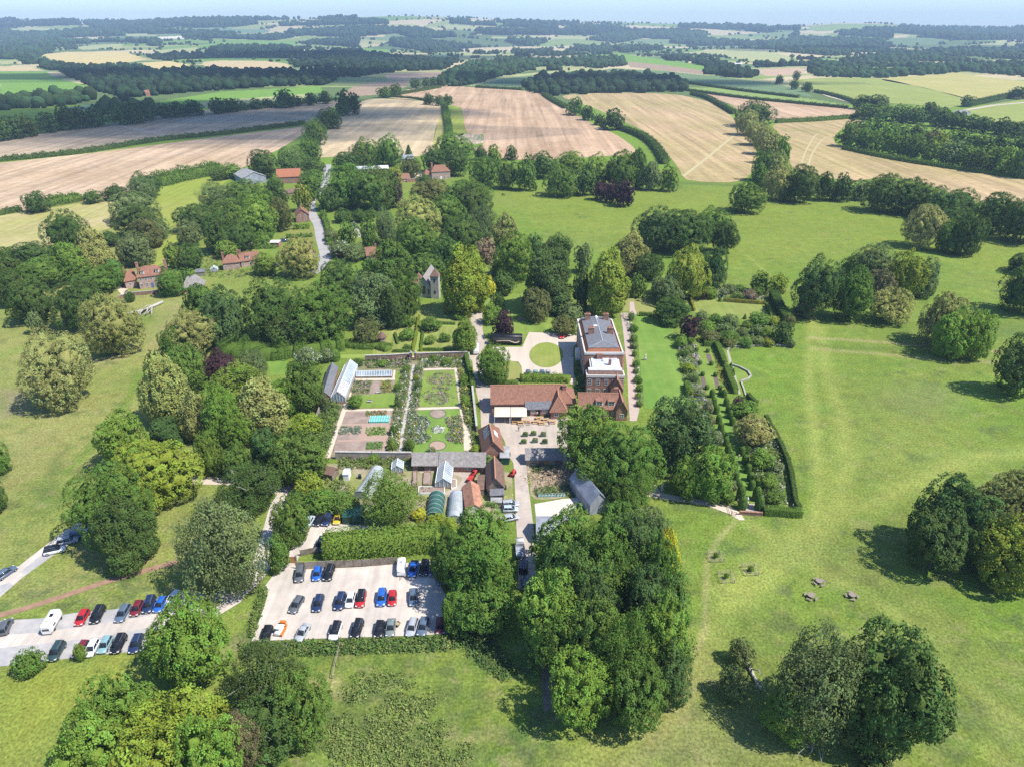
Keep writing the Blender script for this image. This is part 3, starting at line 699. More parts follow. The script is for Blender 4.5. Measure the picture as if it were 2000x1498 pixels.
# ------------------------------------------------------------------ nearer fields, each a sheet of its own
def field_mat(name, c1, c2, ang, row=.35, big=.012, rowvar=.14, blot=.26):
    m = bpy.data.materials.new(name); m.use_nodes = True; t = m.node_tree; N = t.nodes; L = t.links; b = N['Principled BSDF']
    b.inputs['Roughness'].default_value = .95; b.inputs['Specular IOR Level'].default_value = .05
    tc = N.new('ShaderNodeTexCoord'); mp = N.new('ShaderNodeMapping'); mp.inputs['Rotation'].default_value = (0, 0, R(ang)); mp.inputs['Scale'].default_value = (row, row*.03, 1)
    L.new(tc.outputs['Object'], mp.inputs[0])
    a = N.new('ShaderNodeTexNoise'); a.inputs['Scale'].default_value = 1; a.inputs['Detail'].default_value = 4; a.inputs['Roughness'].default_value = .7; L.new(mp.outputs[0], a.inputs['Vector'])
    ra = N.new('ShaderNodeMapRange'); ra.inputs[1].default_value = .3; ra.inputs[2].default_value = .7; ra.inputs[3].default_value = 1-rowvar*1.5; ra.inputs[4].default_value = 1+rowvar*1.5; L.new(a.outputs[0], ra.inputs[0])
    g = N.new('ShaderNodeTexNoise'); g.inputs['Scale'].default_value = big; g.inputs['Detail'].default_value = 9; g.inputs['Roughness'].default_value = .66; L.new(tc.outputs['Object'], g.inputs['Vector'])
    rg = N.new('ShaderNodeMapRange'); rg.inputs[1].default_value = .36; rg.inputs[2].default_value = .64; L.new(g.outputs[0], rg.inputs[0])
    mx = N.new('ShaderNodeMix'); mx.data_type = 'RGBA'; mx.inputs[6].default_value = (*c1, 1); mx.inputs[7].default_value = (*c2, 1); L.new(rg.outputs[0], mx.inputs[0])
    k = N.new('ShaderNodeTexNoise'); k.inputs['Scale'].default_value = .16; k.inputs['Detail'].default_value = 7; k.inputs['Roughness'].default_value = .8; L.new(tc.outputs['Object'], k.inputs['Vector'])
    rk = N.new('ShaderNodeMapRange'); rk.inputs[1].default_value = .3; rk.inputs[2].default_value = .7; rk.inputs[3].default_value = 1-blot; rk.inputs[4].default_value = 1+blot; L.new(k.outputs[0], rk.inputs[0])
    mu = N.new('ShaderNodeMath'); mu.operation = 'MULTIPLY'; L.new(ra.outputs[0], mu.inputs[0]); L.new(rk.outputs[0], mu.inputs[1])
    v = N.new('ShaderNodeVectorMath'); v.operation = 'SCALE'; L.new(mx.outputs[2], v.inputs[0]); L.new(mu.outputs[0], v.inputs['Scale']); L.new(v.outputs[0], b.inputs['Base Color'])
    return m
ST1 = field_mat('stubble_pink', (.45, .315, .205), (.35, .235, .14), -6, .13, rowvar=.2)
ST2 = field_mat('stubble_straw', (.49, .375, .23), (.40, .31, .18), 14, .1, rowvar=.17)
ST3 = field_mat('stubble_olive', (.415, .295, .165), (.30, .245, .105), 25, .14, .008, .2)
ST4 = field_mat('stubble_left', (.47, .345, .23), (.37, .26, .155), 72, .14, rowvar=.2)
ST5 = field_mat('stubble_grey', (.38, .29, .20), (.30, .24, .15), 75, .14, rowvar=.2)
CROP = field_mat('ripening_crop', (.40, .345, .125), (.33, .31, .105), 40, .3, rowvar=.08, blot=.1)
CROPG = field_mat('green_crop', (.26, .285, .075), (.22, .26, .07), 40, .3, rowvar=.1, blot=.1)
MEAD = field_mat('mown_meadow', (.31, .295, .095), (.40, .33, .17), 80, .3, .02, .14, .18)
GRN = field_mat('paddock', (.215, .265, .042), (.25, .27, .06), 20, .4, .02, .08, .15)
def field(px, m, z=.12, sm=25): return sheet('field', gpoly(px), z, m, sm)
field([(-40, 280), (0, 273), (217, 243), (395, 217), (660, 196), (657, 206), (640, 217), (597, 241), (440, 261), (315, 269), (160, 297), (0, 314), (-40, 320)], ST5, .12, 40)
field([(-60, 327), (0, 319), (160, 302), (340, 279), (560, 252), (598, 248), (592, 262), (560, 284), (530, 300), (490, 322), (450, 334), (390, 342), (315, 358), (250, 374), (205, 388), (155, 395), (60, 411), (0, 419), (-60, 428)], ST4, .12, 30)
field([(-60, 432), (0, 423), (60, 413), (150, 399), (215, 390), (228, 410), (218, 445), (130, 470), (60, 492), (-60, 500)], MEAD, .10, 15)
field([(300, 374), (330, 362), (390, 348), (457, 344), (440, 358), (400, 395), (345, 440), (318, 442), (300, 425), (288, 400)], GRN, .10, 12)
field([(292, 520), (318, 478), (340, 457), (350, 458), (342, 484), (326, 512)], GRN, .10, 8)
field([(729, 194), (790, 196), (857, 205), (850, 255), (835, 300), (790, 306), (690, 305), (640, 308), (618, 304), (634, 265), (668, 222), (700, 203)], ST2, .12, 18)
field([(858, 207), (868, 207), (868, 250), (862, 294), (840, 300), (852, 255)], CROP, .10, 12)
field([(762, 191), (800, 175), (860, 167), (916, 171), (1021, 178), (1062, 186), (1101, 210), (1154, 241), (1210, 268), (1241, 298), (1182, 306), (1080, 312), (1035, 313), (975, 310), (922, 292), (942, 285), (942, 263), (912, 260), (900, 211), (878, 207), (888, 200), (825, 196)], ST1, .12, 18)
field([(882, 212), (899, 210), (909, 260), (886, 261)], GRN, .10, 15)
field([(890, 263), (936, 263), (943, 280), (906, 281)], mat('allotment_rows', (.22, .22, .12), .9, .5, .6, col2=(.42, .32, .22), stretch=(1, .1, 1)), .10, 15)
field([(1100, 188), (1200, 182), (1300, 184), (1345, 190), (1400, 206), (1440, 240), (1472, 282), (1476, 310), (1465, 342), (1440, 355), (1400, 357), (1340, 352), (1327, 332), (1300, 298), (1265, 262), (1218, 238), (1160, 212)], ST3, .12, 18)
field([(1510, 246), (1545, 238), (1671, 233), (1692, 238), (1650, 250), (1628, 273), (1655, 291), (1755, 312), (2050, 348), (2050, 395), (1909, 394), (1825, 366), (1737, 346), (1664, 355), (1594, 342), (1545, 327), (1541, 290), (1524, 264)], ST3, .12, 18)
field([(1372, 183), (1500, 196), (1600, 205), (1668, 213), (1668, 226), (1600, 233), (1515, 237), (1445, 216), (1425, 204)], ST1, .12, 18)
field([(1545, 158), (1620, 153), (1720, 155), (1800, 172), (1890, 195), (1855, 212), (1780, 205), (1700, 202), (1650, 198), (1600, 180), (1562, 166)], CROPG, .3, 25)
field([(1723, 155), (1830, 147), (1870, 143), (1930, 152), (2060, 168), (2060, 186), (1925, 194), (1892, 195), (1804, 172)], CROP, .3, 25)
field([(1886, 217), (1960, 201), (2060, 192), (2060, 275), (2005, 264), (1950, 246), (1910, 230)], CROPG, .2, 20)
sheet('path', ribbon_pts([G(*p) for p in ((1590, 178), (1620, 190), (1650, 198), (1675, 204))], 6)[0]+ribbon_pts([G(*p) for p in ((1590, 178), (1620, 190), (1650, 198), (1675, 204))], 6)[1][::-1], .4, mat('chalk_track', (.45, .38, .28)))
ribbon('path', [G(*p) for p in ((1885, 216), (1940, 207), (2060, 196))], 9, .35, MATS['chalk_track'])
ribbon('path', smooth_line([G(*p) for p in ((222, 243), (280, 257), (345, 269))], 20), 9, .2, mat('worn_track', (.40, .31, .22)))
ribbon('path', smooth_line([G(*p) for p in ((1335, 345), (1380, 310), (1438, 262))], 20), 3, .2, mat('pale_track', (.42, .36, .18)))
for l in (((1565, 322), (1572, 300), (1590, 268), (1600, 262)), ((1578, 325), (1588, 298), (1606, 274), (1620, 268))):
    ribbon('path', smooth_line([G(*p) for p in l], 10), 1.6, .2, MATS['pale_track'])

# ------------------------------------------------------------------ far woods: masses nobody could count
def wood(px, col, seed, space=.5, hm=1.0, name='woodland', label=None, opn=.30):
    rng = np.random.default_rng(seed); P_ = np.array(px, float); lo, hi = P_.min(0), P_.max(0); pts = []
    yy = hi[1]
    while yy > lo[1]:                       # rows from front to back, spaced by the size a crown has there
        s = max((yy-54)/89*.85, .16); step = max(12*s*space, 1.1)
        xs = np.arange(lo[0], hi[0], step)+rng.random()*step; xs = xs+rng.normal(size=len(xs))*step*.3; ys = np.full(len(xs), yy)+rng.normal(size=len(xs))*step*.1
        k = inside(xs, ys, [tuple(p) for p in P_]); pts.append(np.stack([xs[k], ys[k]], 1)); yy -= max(step*.3, .8)
    q = np.concatenate(pts); X, Y = hit(q[:, 0], q[:, 1]); ok = ~np.isnan(X); X, Y = X[ok], Y[ok]; ok = (SOPEN[cells(X, Y)[0]] > opn+.22*(Y > 3300)) | (Y < 1900); X, Y = X[ok], Y[ok]; Z = np.where(Y > 2400, relief(X, Y), 0); n = len(X)
    iv, jf = ICO2; r = 6.5*(.55+.95*rng.random(n)**1.4)*np.clip(Y/2600, 1, 2.2); h = r*(.7+.5*rng.random(n))*hm
    W = iv[None]*(1+.09*rng.normal(size=(n, len(iv), 1))); V = W*np.stack([r, r, h], 1)[:, None, :]+np.stack([X, Y, Z+h*.75], 1)[:, None, :]
    FF = jf[None]+(np.arange(n)*len(iv))[:, None, None]
    ti = np.clip(np.repeat(.48+.3*rng.normal(size=n), len(jf))+.12*rng.normal(size=n*len(jf)), 0, 1)
    me = npmesh(name, V.reshape(-1, 3), FF.reshape(-1, 3), LEAF, ti); o = obj(name, me, color=PAL[col][0] if isinstance(col, str) else col)
    tag(o, label, kind='stuff'); return n
fw = (.045, .075, .030); dw = (.034, .056, .026); bw = (.050, .085, .032)
nfar = 0
for i, (c_, px) in enumerate([
 (bw, [(-30, 66), (120, 61), (200, 68), (300, 74), (300, 82), (180, 84), (130, 92), (100, 100), (60, 120), (-30, 116)]),
 (dw, [(-30, 42), (150, 45), (165, 57), (105, 54), (60, 52), (-30, 60)]), (fw, [(165, 46), (420, 40), (700, 37), (760, 48), (560, 52), (400, 55), (315, 58), (230, 62), (180, 60)]),
 (dw, [(95, 131), (260, 134), (330, 142), (430, 140), (560, 143), (660, 150), (640, 168), (520, 172), (430, 178), (330, 186), (240, 194), (195, 182), (140, 152)]),
 (dw, [(290, 112), (400, 106), (440, 98), (580, 94), (640, 88), (700, 92), (720, 130), (640, 148), (578, 140), (572, 122), (520, 117), (430, 117), (375, 124), (300, 118)]),
 (fw, [(40, 120), (100, 124), (150, 134), (95, 140), (60, 130)]), (bw, [(-30, 207), (60, 196), (160, 190), (195, 196), (120, 210), (60, 216), (-30, 216)]), (fw, [(250, 205), (300, 215), (200, 228), (185, 218)]),
 (bw, [(850, 168), (890, 138), (930, 126), (1000, 118), (1080, 119), (1150, 111), (1215, 114), (1224, 130), (1150, 137), (1040, 142), (980, 150), (930, 166), (890, 172)]),
 (dw, [(1022, 170), (1060, 155), (1150, 149), (1240, 149), (1320, 158), (1338, 172), (1336, 182), (1230, 183), (1100, 188), (1065, 187), (1030, 180)]),
 (dw, [(640, 104), (720, 107), (800, 117), (870, 120), (900, 118), (870, 137), (760, 143), (700, 152), (650, 152)]),
 (fw, [(760, 76), (830, 84), (960, 84), (1100, 82), (1200, 77), (1300, 82), (1330, 98), (1250, 106), (1150, 108), (1050, 112), (970, 110), (900, 104), (830, 103), (770, 92)]),
 (bw, [(1170, 74), (1300, 68), (1480, 74), (1600, 80), (1800, 86), (2040, 94), (2040, 122), (1800, 119), (1620, 110), (1560, 106), (1500, 99), (1400, 97), (1330, 104), (1200, 84)]),
 (dw, [(900, 63), (1100, 66), (1300, 62), (1500, 62), (1560, 72), (1400, 72), (1150, 70), (960, 70)]), (fw, [(880, 44), (1000, 46), (1200, 51), (1400, 54), (1560, 55), (1560, 60), (1300, 58), (1100, 59), (1000, 54), (880, 48)]),
 (fw, [(1650, 62), (1800, 60), (2040, 60), (2040, 78), (1900, 80), (1760, 78), (1640, 70)]), (fw, [(1720, 52), (1800, 55), (2040, 57), (2040, 59), (1780, 59)]),
 (bw, [(1575, 142), (1600, 124), (1700, 114), (1850, 119), (2050, 128), (2050, 156), (1960, 148), (1880, 142), (1830, 147), (1720, 154), (1600, 152)]),
 (dw, [(1290, 112), (1400, 122), (1440, 134), (1482, 150), (1460, 156), (1420, 152), (1375, 146), (1378, 130), (1300, 120)]),
 (fw, [(385, 96), (560, 90), (640, 84), (700, 80), (700, 86), (600, 92), (480, 100)]), (fw, [(580, 62), (720, 58), (860, 66), (900, 74), (800, 80), (720, 76), (600, 78), (560, 68)]),
 (fw, [(300, 66), (400, 68), (460, 70), (440, 78), (380, 84), (300, 92), (240, 82)]), (dw, [(1500, 122), (1590, 116), (1600, 124), (1580, 134), (1480, 136), (1470, 128)]),
 (fw, [(420, 78), (640, 72), (720, 74), (650, 78), (440, 83)]), (fw, [(60, 56), (180, 64), (320, 62), (300, 66), (160, 68), (60, 62)]),
]): nfar += wood(px, c_, 100+i, .55, label=None)
# hedgerow trees between the far fields
hx = prng.random(60000); hy = 1500*np.exp(hx*np.log(5.2)); hxx = (prng.random(60000)-.5)*2*(hy*.86+300); ci, cg = cells(hxx, hy); kp = (cg < np.clip(hy/260, 7, 26)); hxx, hy = hxx[kp], hy[kp]
ppy = 749-F*(hy*sp+(relief(hxx, hy)-H0)*cp)/(hy*cp-(relief(hxx, hy)-H0)*sp); ppx = 1000+F*hxx/(hy*cp-(relief(hxx, hy)-H0)*sp); kp = ppy < 128
for q_ in FPOLY: kp &= ~inside(ppx, ppy, q_)
hxx, hy = hxx[kp], hy[kp]; n = len(hxx); iv, jf = ICO1
r = (3+3.5*prng.random(n))*np.clip(hy/2600, 1, 2.0); V = iv[None]*(1+.12*prng.normal(size=(n, len(iv), 1)))*np.stack([r, r, r*.85], 1)[:, None, :]+np.stack([hxx, hy, relief(hxx, hy)+r*.6], 1)[:, None, :]
me = npmesh('hedgerow_trees', V.reshape(-1, 3), (jf[None]+(np.arange(n)*len(iv))[:, None, None]).reshape(-1, 3), LEAF, np.clip(np.repeat(.45+.25*prng.normal(size=n), len(jf)), 0, 1)); tag(obj('hedgerow_trees', me, color=(.05, .08, .032)), 'far hedgerow trees between the distant fields', kind='stuff')
print('far crowns', nfar, n)

# ------------------------------------------------------------------ the air
hm = bpy.data.materials.new('summer_haze'); hm.use_nodes = True; t = hm.node_tree
t.nodes.remove(t.nodes['Principled BSDF']); pv = t.nodes.new('ShaderNodeVolumePrincipled')
pv.inputs['Color'].default_value = (.58, .77, 1, 1); pv.inputs['Density'].default_value = 1.0e-4; pv.inputs['Anisotropy'].default_value = 0
t.links.new(pv.outputs[0], t.nodes['Material Output'].inputs['Volume'])
hz = MB().span(-13000, 13000, -400, 10900, -41, 290).build('haze', hm); hz['kind'] = 'stuff'
# ------------------------------------------------------------------ trees, one by one (crown boxes read off the photograph)
cluster('in the big grove beside the service lane', [
 (1034,990,1190,1155,'b','M'),(1150,980,1270,1115,'b','M'),(1050,1065,1190,1245,'b','D'),(1175,1000,1300,1155,'b','B'),(1235,1040,1328,1185,'b','M'),
 (1012,1108,1135,1280,'b','L'),(1105,1090,1235,1260,'b','M'),(1200,1105,1335,1285,'b','B'),(1105,1175,1245,1345,'b','M'),(1220,1160,1354,1340,'b','L'),
 (1160,1200,1275,1378,'o','M'),(1065,1265,1205,1422,'b','L'),(1180,1280,1315,1430,'b','M'),(1270,1245,1348,1378,'b','B'),(1258,1115,1348,1255,'b','M'),(1030,1190,1140,1320,'b','M'),(1120,1130,1210,1290,'b','B'),(1170,1080,1260,1220,'b','M'),(1120,1015,1235,1190,'b','M')])
cluster('at the sunny edge of the big grove', [(1275,1035,1330,1130,'t','A')])
cluster('between the car park and service lane', [(870,985,1005,1115,'b','M'),(872,1050,1010,1205,'b','M'),(876,1120,1006,1242,'b','M'),(842,1030,912,1140,'b','M')])
cluster('at the east edge of the gravel car park', [(862,1150,906,1240,'t','L')])
cluster('south of the stable yard', [(1090,785,1205,920,'b','L'),(1160,820,1298,965,'b','M'),(1125,870,1222,962,'b','M'),(1265,768,1392,915,'b','B')])
cluster('beside the gravel garden walk', [(1310,890,1378,972,'b','L'),(1352,872,1432,975,'b','L')])
cluster('by the grey metal barn', [(1185,935,1240,1000,'b','M'),(1205,920,1275,1000,'o','M'),(1232,985,1300,1062,'b','G'),(1270,1010,1312,1075,'b','G')])
cluster('below the overflow car park', [(280,1164,452,1340,'b','L'),(452,1255,592,1400,'d','D'),(448,1340,590,1485,'b','D'),(530,1310,645,1450,'b','M'),(428,1390,512,1510,'o','V')])
cluster('in the lime clump at the bottom', [(150,1312,300,1480,'b','L'),(265,1338,440,1520,'b','Y'),(92,1390,262,1580,'b','L'),(350,1392,470,1570,'b','L'),(200,1420,380,1620,'b','Y')])
cluster('round the overflow car park entrance', [(345,965,508,1172,'o','G'),(188,970,296,1108,'k','D'),(138,905,292,1065,'b','M'),(215,850,388,990,'b','Y'),(188,795,292,915,'b','L'),(425,898,548,1002,'d','D'),(455,820,500,860,'s','O')])
cluster('on the bank beside the entrance lane', [(532,970,602,1062,'b','M'),(520,1040,562,1118,'s','M'),(575,915,632,968,'s','Y'),(600,950,660,1000,'s','M'),(640,958,700,1005,'s','M'),(555,1000,600,1050,'s','G')])
cluster('in the yard of glasshouses', [(705,920,812,1028,'d','L')])
cluster('in the wood west of the kitchen garden', [
 (272,688,364,828,'t','P'),(320,605,428,690,'b','P'),(328,672,405,768,'b','M'),(395,684,462,750,'b','C'),(415,706,522,792,'b','L'),
 (457,734,562,855,'t','P'),(522,740,577,815,'b','L'),(462,682,524,742,'o','G'),(352,762,412,858,'t','P'),(400,752,468,868,'b','L'),(437,862,490,935,'b','M'),
 (382,840,432,928,'b','L'),(485,838,546,912,'k','B'),(527,840,642,946,'b','M'),(290,815,356,872,'k','B'),(555,705,628,802,'b','M'),(430,800,500,880,'b','L'),(310,640,360,700,'b','M')])
cluster('between the topiary hedge and long glasshouse', [(572,680,624,718,'w','G'),(622,682,652,708,'w','G'),(572,803,626,850,'s','Y')])
cluster('in the beech mass south of the village', [
 (470,540,590,662,'b','D'),(558,548,692,668,'b','M'),(520,595,642,674,'b','D'),(622,508,706,595,'b','D'),(682,532,774,632,'k','G'),(728,472,802,548,'t','M'),
 (764,530,823,612,'b','M'),(688,622,742,672,'b','O'),(355,556,440,645,'b','M'),(398,562,482,672,'b','B'),(742,560,790,640,'b','D')])
cluster('around the church', [
 (795,495,868,548,'b','M'),(770,385,858,462,'b','P'),(772,428,850,502,'b','M'),(838,460,906,532,'b','D'),(803,352,882,402,'b','O'),(862,352,962,414,'b','M'),
 (835,382,905,446,'b','M'),(915,402,972,466,'o','G'),(858,422,942,488,'b','D'),(965,420,1012,484,'t','P'),(930,466,968,514,'o','T'),(865,485,952,610,'t','Y'),(880,362,962,425,'b','D')])
cluster('on the lawn behind the coach', [
 (937,540,968,580,'s','A'),(960,532,1006,574,'s','D'),(955,508,992,537,'p','D'),(968,455,1042,545,'b','L'),(1025,458,1064,502,'b','B'),(1068,458,1118,502,'b','D'),
 (1020,484,1126,604,'k','B'),(1122,478,1157,532,'o','G'),(1118,520,1156,608,'t','D'),(1150,492,1224,614,'t','Y'),(1022,565,1076,627,'b','O'),(958,572,986,604,'s','D'),
 (942,592,980,632,'s','L'),(964,607,1005,662,'t','C'),(1077,618,1130,652,'s','O'),(1090,594,1142,622,'s','G')])
cluster('beside the church drive', [(885,625,930,688,'t','L')])
cluster('in front of the coach', [(930,672,993,746,'b','M')])
cluster('in the orchard by the church drive', [(780,642,812,664,'s','L'),(820,622,862,642,'s','M'),(778,618,812,634,'s','M'),(828,655,852,672,'s','L'),(858,650,880,668,'s','M'),(788,672,802,682,'s','M'),(885,610,905,625,'s','L')])
cluster('around the village houses to the west', [
 (203,364,248,388,'b','D'),(252,337,315,385,'b','D'),(250,348,300,392,'o','G'),(213,378,306,427,'b','G'),(220,398,314,463,'b','D'),(255,428,316,483,'b','O'),
 (298,427,330,465,'k','G'),(227,457,295,517,'b','G'),(90,413,168,492,'b','D'),(145,448,211,530,'t','P'),(98,475,166,547,'b','L'),(-10,482,35,515,'b','M'),(25,475,95,517,'b','D'),
 (35,503,126,564,'b','M'),(-10,525,42,598,'b','D'),(14,545,106,630,'b','D'),(100,545,202,642,'b','D'),(148,525,226,567,'b','M'),(195,510,245,560,'b','M'),(320,475,350,525,'t','L'),(345,476,394,524,'b','D'),
 (305,525,353,577,'b','M'),(345,525,386,562,'b','M'),(-20,500,40,545,'s','D'),(60,500,110,530,'s','M'),(242,567,262,590,'s','D'),(186,452,232,480,'s','D')])
cluster('alone in the west meadow', [(54,609,83,652,'o','G'),(155,573,269,694,'b','P'),(44,640,176,795,'b','P'),(-30,1210,16,1000,'b','M')][:3])
cluster('at the west edge of the meadow', [(-40,862,14,925,'b','M'),(-40,930,8,1000,'b','D')])
cluster('beside the overflow parking rows', [(28,1265,82,1318,'s','M'),(145,1255,166,1290,'s','L')])
cluster('in the village wood west of the lane', [
 (342,400,414,452,'b','D'),(385,358,456,406,'o','G'),(440,352,526,408,'b','M'),(512,356,560,412,'b','D'),(395,415,456,492,'b','D'),(410,392,486,456,'b','M'),(464,390,536,466,'b','L'),
 (523,390,570,449,'b','O'),(468,368,540,420,'b','M'),(420,470,462,504,'s','L'),(448,462,478,491,'s','M'),(496,457,526,480,'s','L'),(430,432,496,488,'b','D'),(492,495,538,537,'b','L'),(345,432,395,478,'b','G')])
cluster('beside the lane through the village', [
 (572,362,609,412,'t','Y'),(588,345,626,388,'b','M'),(585,333,632,363,'b','M'),(590,310,633,342,'b','D'),(523,345,552,373,'s','M'),(545,465,622,540,'b','P'),(620,363,666,410,'b','D'),(650,298,702,332,'b','D'),
 (640,325,722,402,'b','M'),(690,328,776,407,'b','M'),(715,335,770,406,'o','O'),(748,340,786,404,'t','C'),(757,328,786,372,'t','Y')])
cluster('in the gardens east of the lane', [(652,408,686,434,'s','D'),(685,408,716,434,'s','D'),(712,408,736,432,'s','M'),(730,408,776,477,'o','G'),(660,432,698,472,'o','M'),(704,428,732,487,'o','M'),
 (632,447,660,470,'s','G'),(640,470,682,502,'w','G'),(655,485,679,504,'s','C'),(672,478,714,510,'s','G'),(706,505,742,532,'s','M'),(715,440,735,475,'c','D')])
cluster('around the farm', [
 (485,295,541,347,'b','D'),(538,290,594,332,'b','M'),(594,235,637,282,'b','M'),(582,270,627,312,'b','M'),(545,288,596,332,'b','G'),(618,212,666,250,'b','D'),(655,178,686,224,'b','D'),(676,184,705,222,'b','D'),
 (682,282,732,326,'b','O'),(688,272,742,326,'b','M'),(730,266,786,322,'b','M'),(780,308,823,346,'b','O'),(824,288,870,335,'b','D'),(868,285,912,342,'b','D'),(848,262,922,312,'b','M'),(812,345,846,357,'s','D'),(790,285,806,305,'c','D'),
 (735,172,765,190,'b','M'),(760,165,785,188,'b','D'),(800,155,822,172,'b','D'),(824,153,840,170,'b','D'),(838,152,856,168,'b','D'),(855,150,872,168,'b','D')])
cluster('of the three by the green strip', [(827,184,848,204,'f','D'),(847,188,867,206,'f','B'),(864,186,884,204,'f','D')])
cluster('in the belt between stubble and park', [
 (948,285,978,324,'t','L'),(914,308,976,360,'b','M'),(967,313,1014,367,'b','D'),(1009,306,1048,370,'b','M'),(1036,298,1086,347,'b','D'),(1064,323,1128,382,'b','M'),(1085,298,1143,337,'b','L'),
 (1124,326,1164,380,'b','D'),(1139,302,1188,360,'b','L'),(1176,316,1213,362,'t','C'),(1186,297,1251,367,'b','M'),(1224,295,1266,367,'b','D'),(1254,318,1293,370,'t','G'),(1289,325,1324,372,'b','L'),
 (925,285,950,312,'s','D'),(985,285,1012,312,'b','G')])
cluster('of the copper beech trio', [(1156,356,1189,390,'b','C'),(1180,356,1209,395,'b','C'),(1202,354,1239,402,'b','C')])
cluster('in the oval clump behind the mansion', [(1241,406,1326,488,'b','B'),(1282,408,1394,492,'b','D'),(1358,406,1426,467,'b','M'),(1388,433,1444,493,'b','D')])
cluster('between the mansion and oval clump', [(1197,457,1268,530,'t','P'),(1193,505,1235,540,'s','O'),(1240,495,1300,545,'b','D'),(1302,484,1384,582,'b','Y'),(1370,488,1419,562,'b','B'),(1272,538,1334,592,'b','G'),(1280,582,1345,632,'k','D'),(1272,545,1300,575,'t','D'),(1230,535,1262,580,'b','M')])
cluster('in the clump beside the walled lawn', [(1553,500,1646,618,'b','B'),(1630,525,1706,624,'b','M'),(1645,498,1692,542,'t','L'),(1668,480,1748,548,'b','G'),(1735,490,1806,582,'b','Y'),(1780,506,1834,578,'b','G'),(1688,525,1748,585,'b','V'),(1700,562,1782,630,'b','P')])
cluster('at the park corner of the walled lawn', [(1558,575,1592,620,'o','V'),(1468,530,1508,572,'o','L'),(1505,535,1538,570,'o','Y')])
cluster('of the trio on the park track', [(1803,572,1892,675,'b','P'),(1828,602,1897,698,'b','L'),(1882,607,1940,702,'b','L')])
cluster('at the east edge of the park', [(1945,650,2040,772,'b','D'),(1965,518,2050,612,'b','D'),(1976,494,2040,532,'b','D'),(1770,985,1900,1120,'b','D'),(1795,925,1935,1090,'b','B'),(1880,930,2030,1085,'b','O'),(1912,1000,2060,1150,'b','Y'),(1950,910,2060,1010,'b','O')])
cluster('in the clump below the avenue wood', [(1770,402,1842,482,'b','P'),(1838,400,1892,452,'b','D'),(1832,428,1882,492,'b','M'),(1868,415,1923,497,'b','D')])
cluster('below the avenue', [(1424,358,1492,414,'b','M')])
cluster('in the avenue between stubble fields', [(1437,203,1510,242,'b','D'),(1437,216,1483,262,'b','P'),(1457,238,1506,282,'b','P'),(1474,252,1519,300,'b','P'),(1486,266,1526,317,'b','P'),(1514,266,1543,332,'t','L'),
 (1470,295,1516,352,'b','M'),(1496,298,1543,357,'b','P'),(1464,320,1502,372,'b','M'),(1492,325,1546,388,'b','P')])
cluster('in the belt along the park fence', [(1540,325,1598,394,'b','D'),(1520,345,1556,392,'b','D'),(1590,338,1632,390,'b','D'),(1628,342,1666,392,'b','D'),(1662,352,1703,390,'o','G'),(1690,343,1762,412,'b','D'),
 (1740,350,1827,417,'b','D'),(1803,368,1882,432,'b','D'),(1840,370,1913,422,'b','D'),(1911,378,1987,452,'b','D'),(1960,390,2050,472,'b','D')])
cluster('of the lone pair in the park', [(1512,1215,1695,1440,'o','G'),(1640,1215,1850,1468,'b','D')])
cluster('under the lone pair in the park', [(1490,1330,1600,1450,'b','L'),(1425,1245,1475,1300,'s','G'),(1405,1300,1462,1365,'s','G'),(1680,1465,1740,1520,'s','D'),(1640,1400,1692,1460,'s','O')])
cluster('along the hedge between stubble fields', [(1107,192,1141,224,'f','M'),(1135,208,1163,234,'f','D'),(1160,224,1181,244,'f','D'),(1175,215,1219,252,'f','D')])
cluster('by the field corner track', [(1543,157,1561,174,'f','D'),(1567,162,1588,179,'f','D'),(1548,140,1564,156,'f','D'),(1515,148,1530,164,'f','D')])
cluster('in the west field hedge', [(45,376,93,414,'b','D'),(160,373,198,396,'s','D'),(430,320,472,348,'s','M'),(410,330,440,352,'s','D')])
# a dark row of hedgerow oaks on the far side of the grey stubble
rr = random.Random(4); items = []
for x, y, wd, ht in [(-8,272,46,42),(22,268,44,38),(48,264,42,38),(92,256,38,34),(128,250,40,42),(156,247,42,36),(186,244,44,36),(232,240,42,36),(262,238,44,34),(288,232,36,34),(318,228,36,24),(344,226,38,26),(376,223,40,26),(424,219,34,26),(452,216,34,22),(476,213,20,12),(498,211,28,18),(522,208,22,14),(556,207,42,30),(580,205,22,16),(606,203,26,20),(634,200,28,20)]:
    items.append((x-wd/2, y-ht, x+wd/2, y+2, 'f', 'D' if rr.random() < .8 else 'B'))
cluster('in the dark row beyond grey stubble', items)
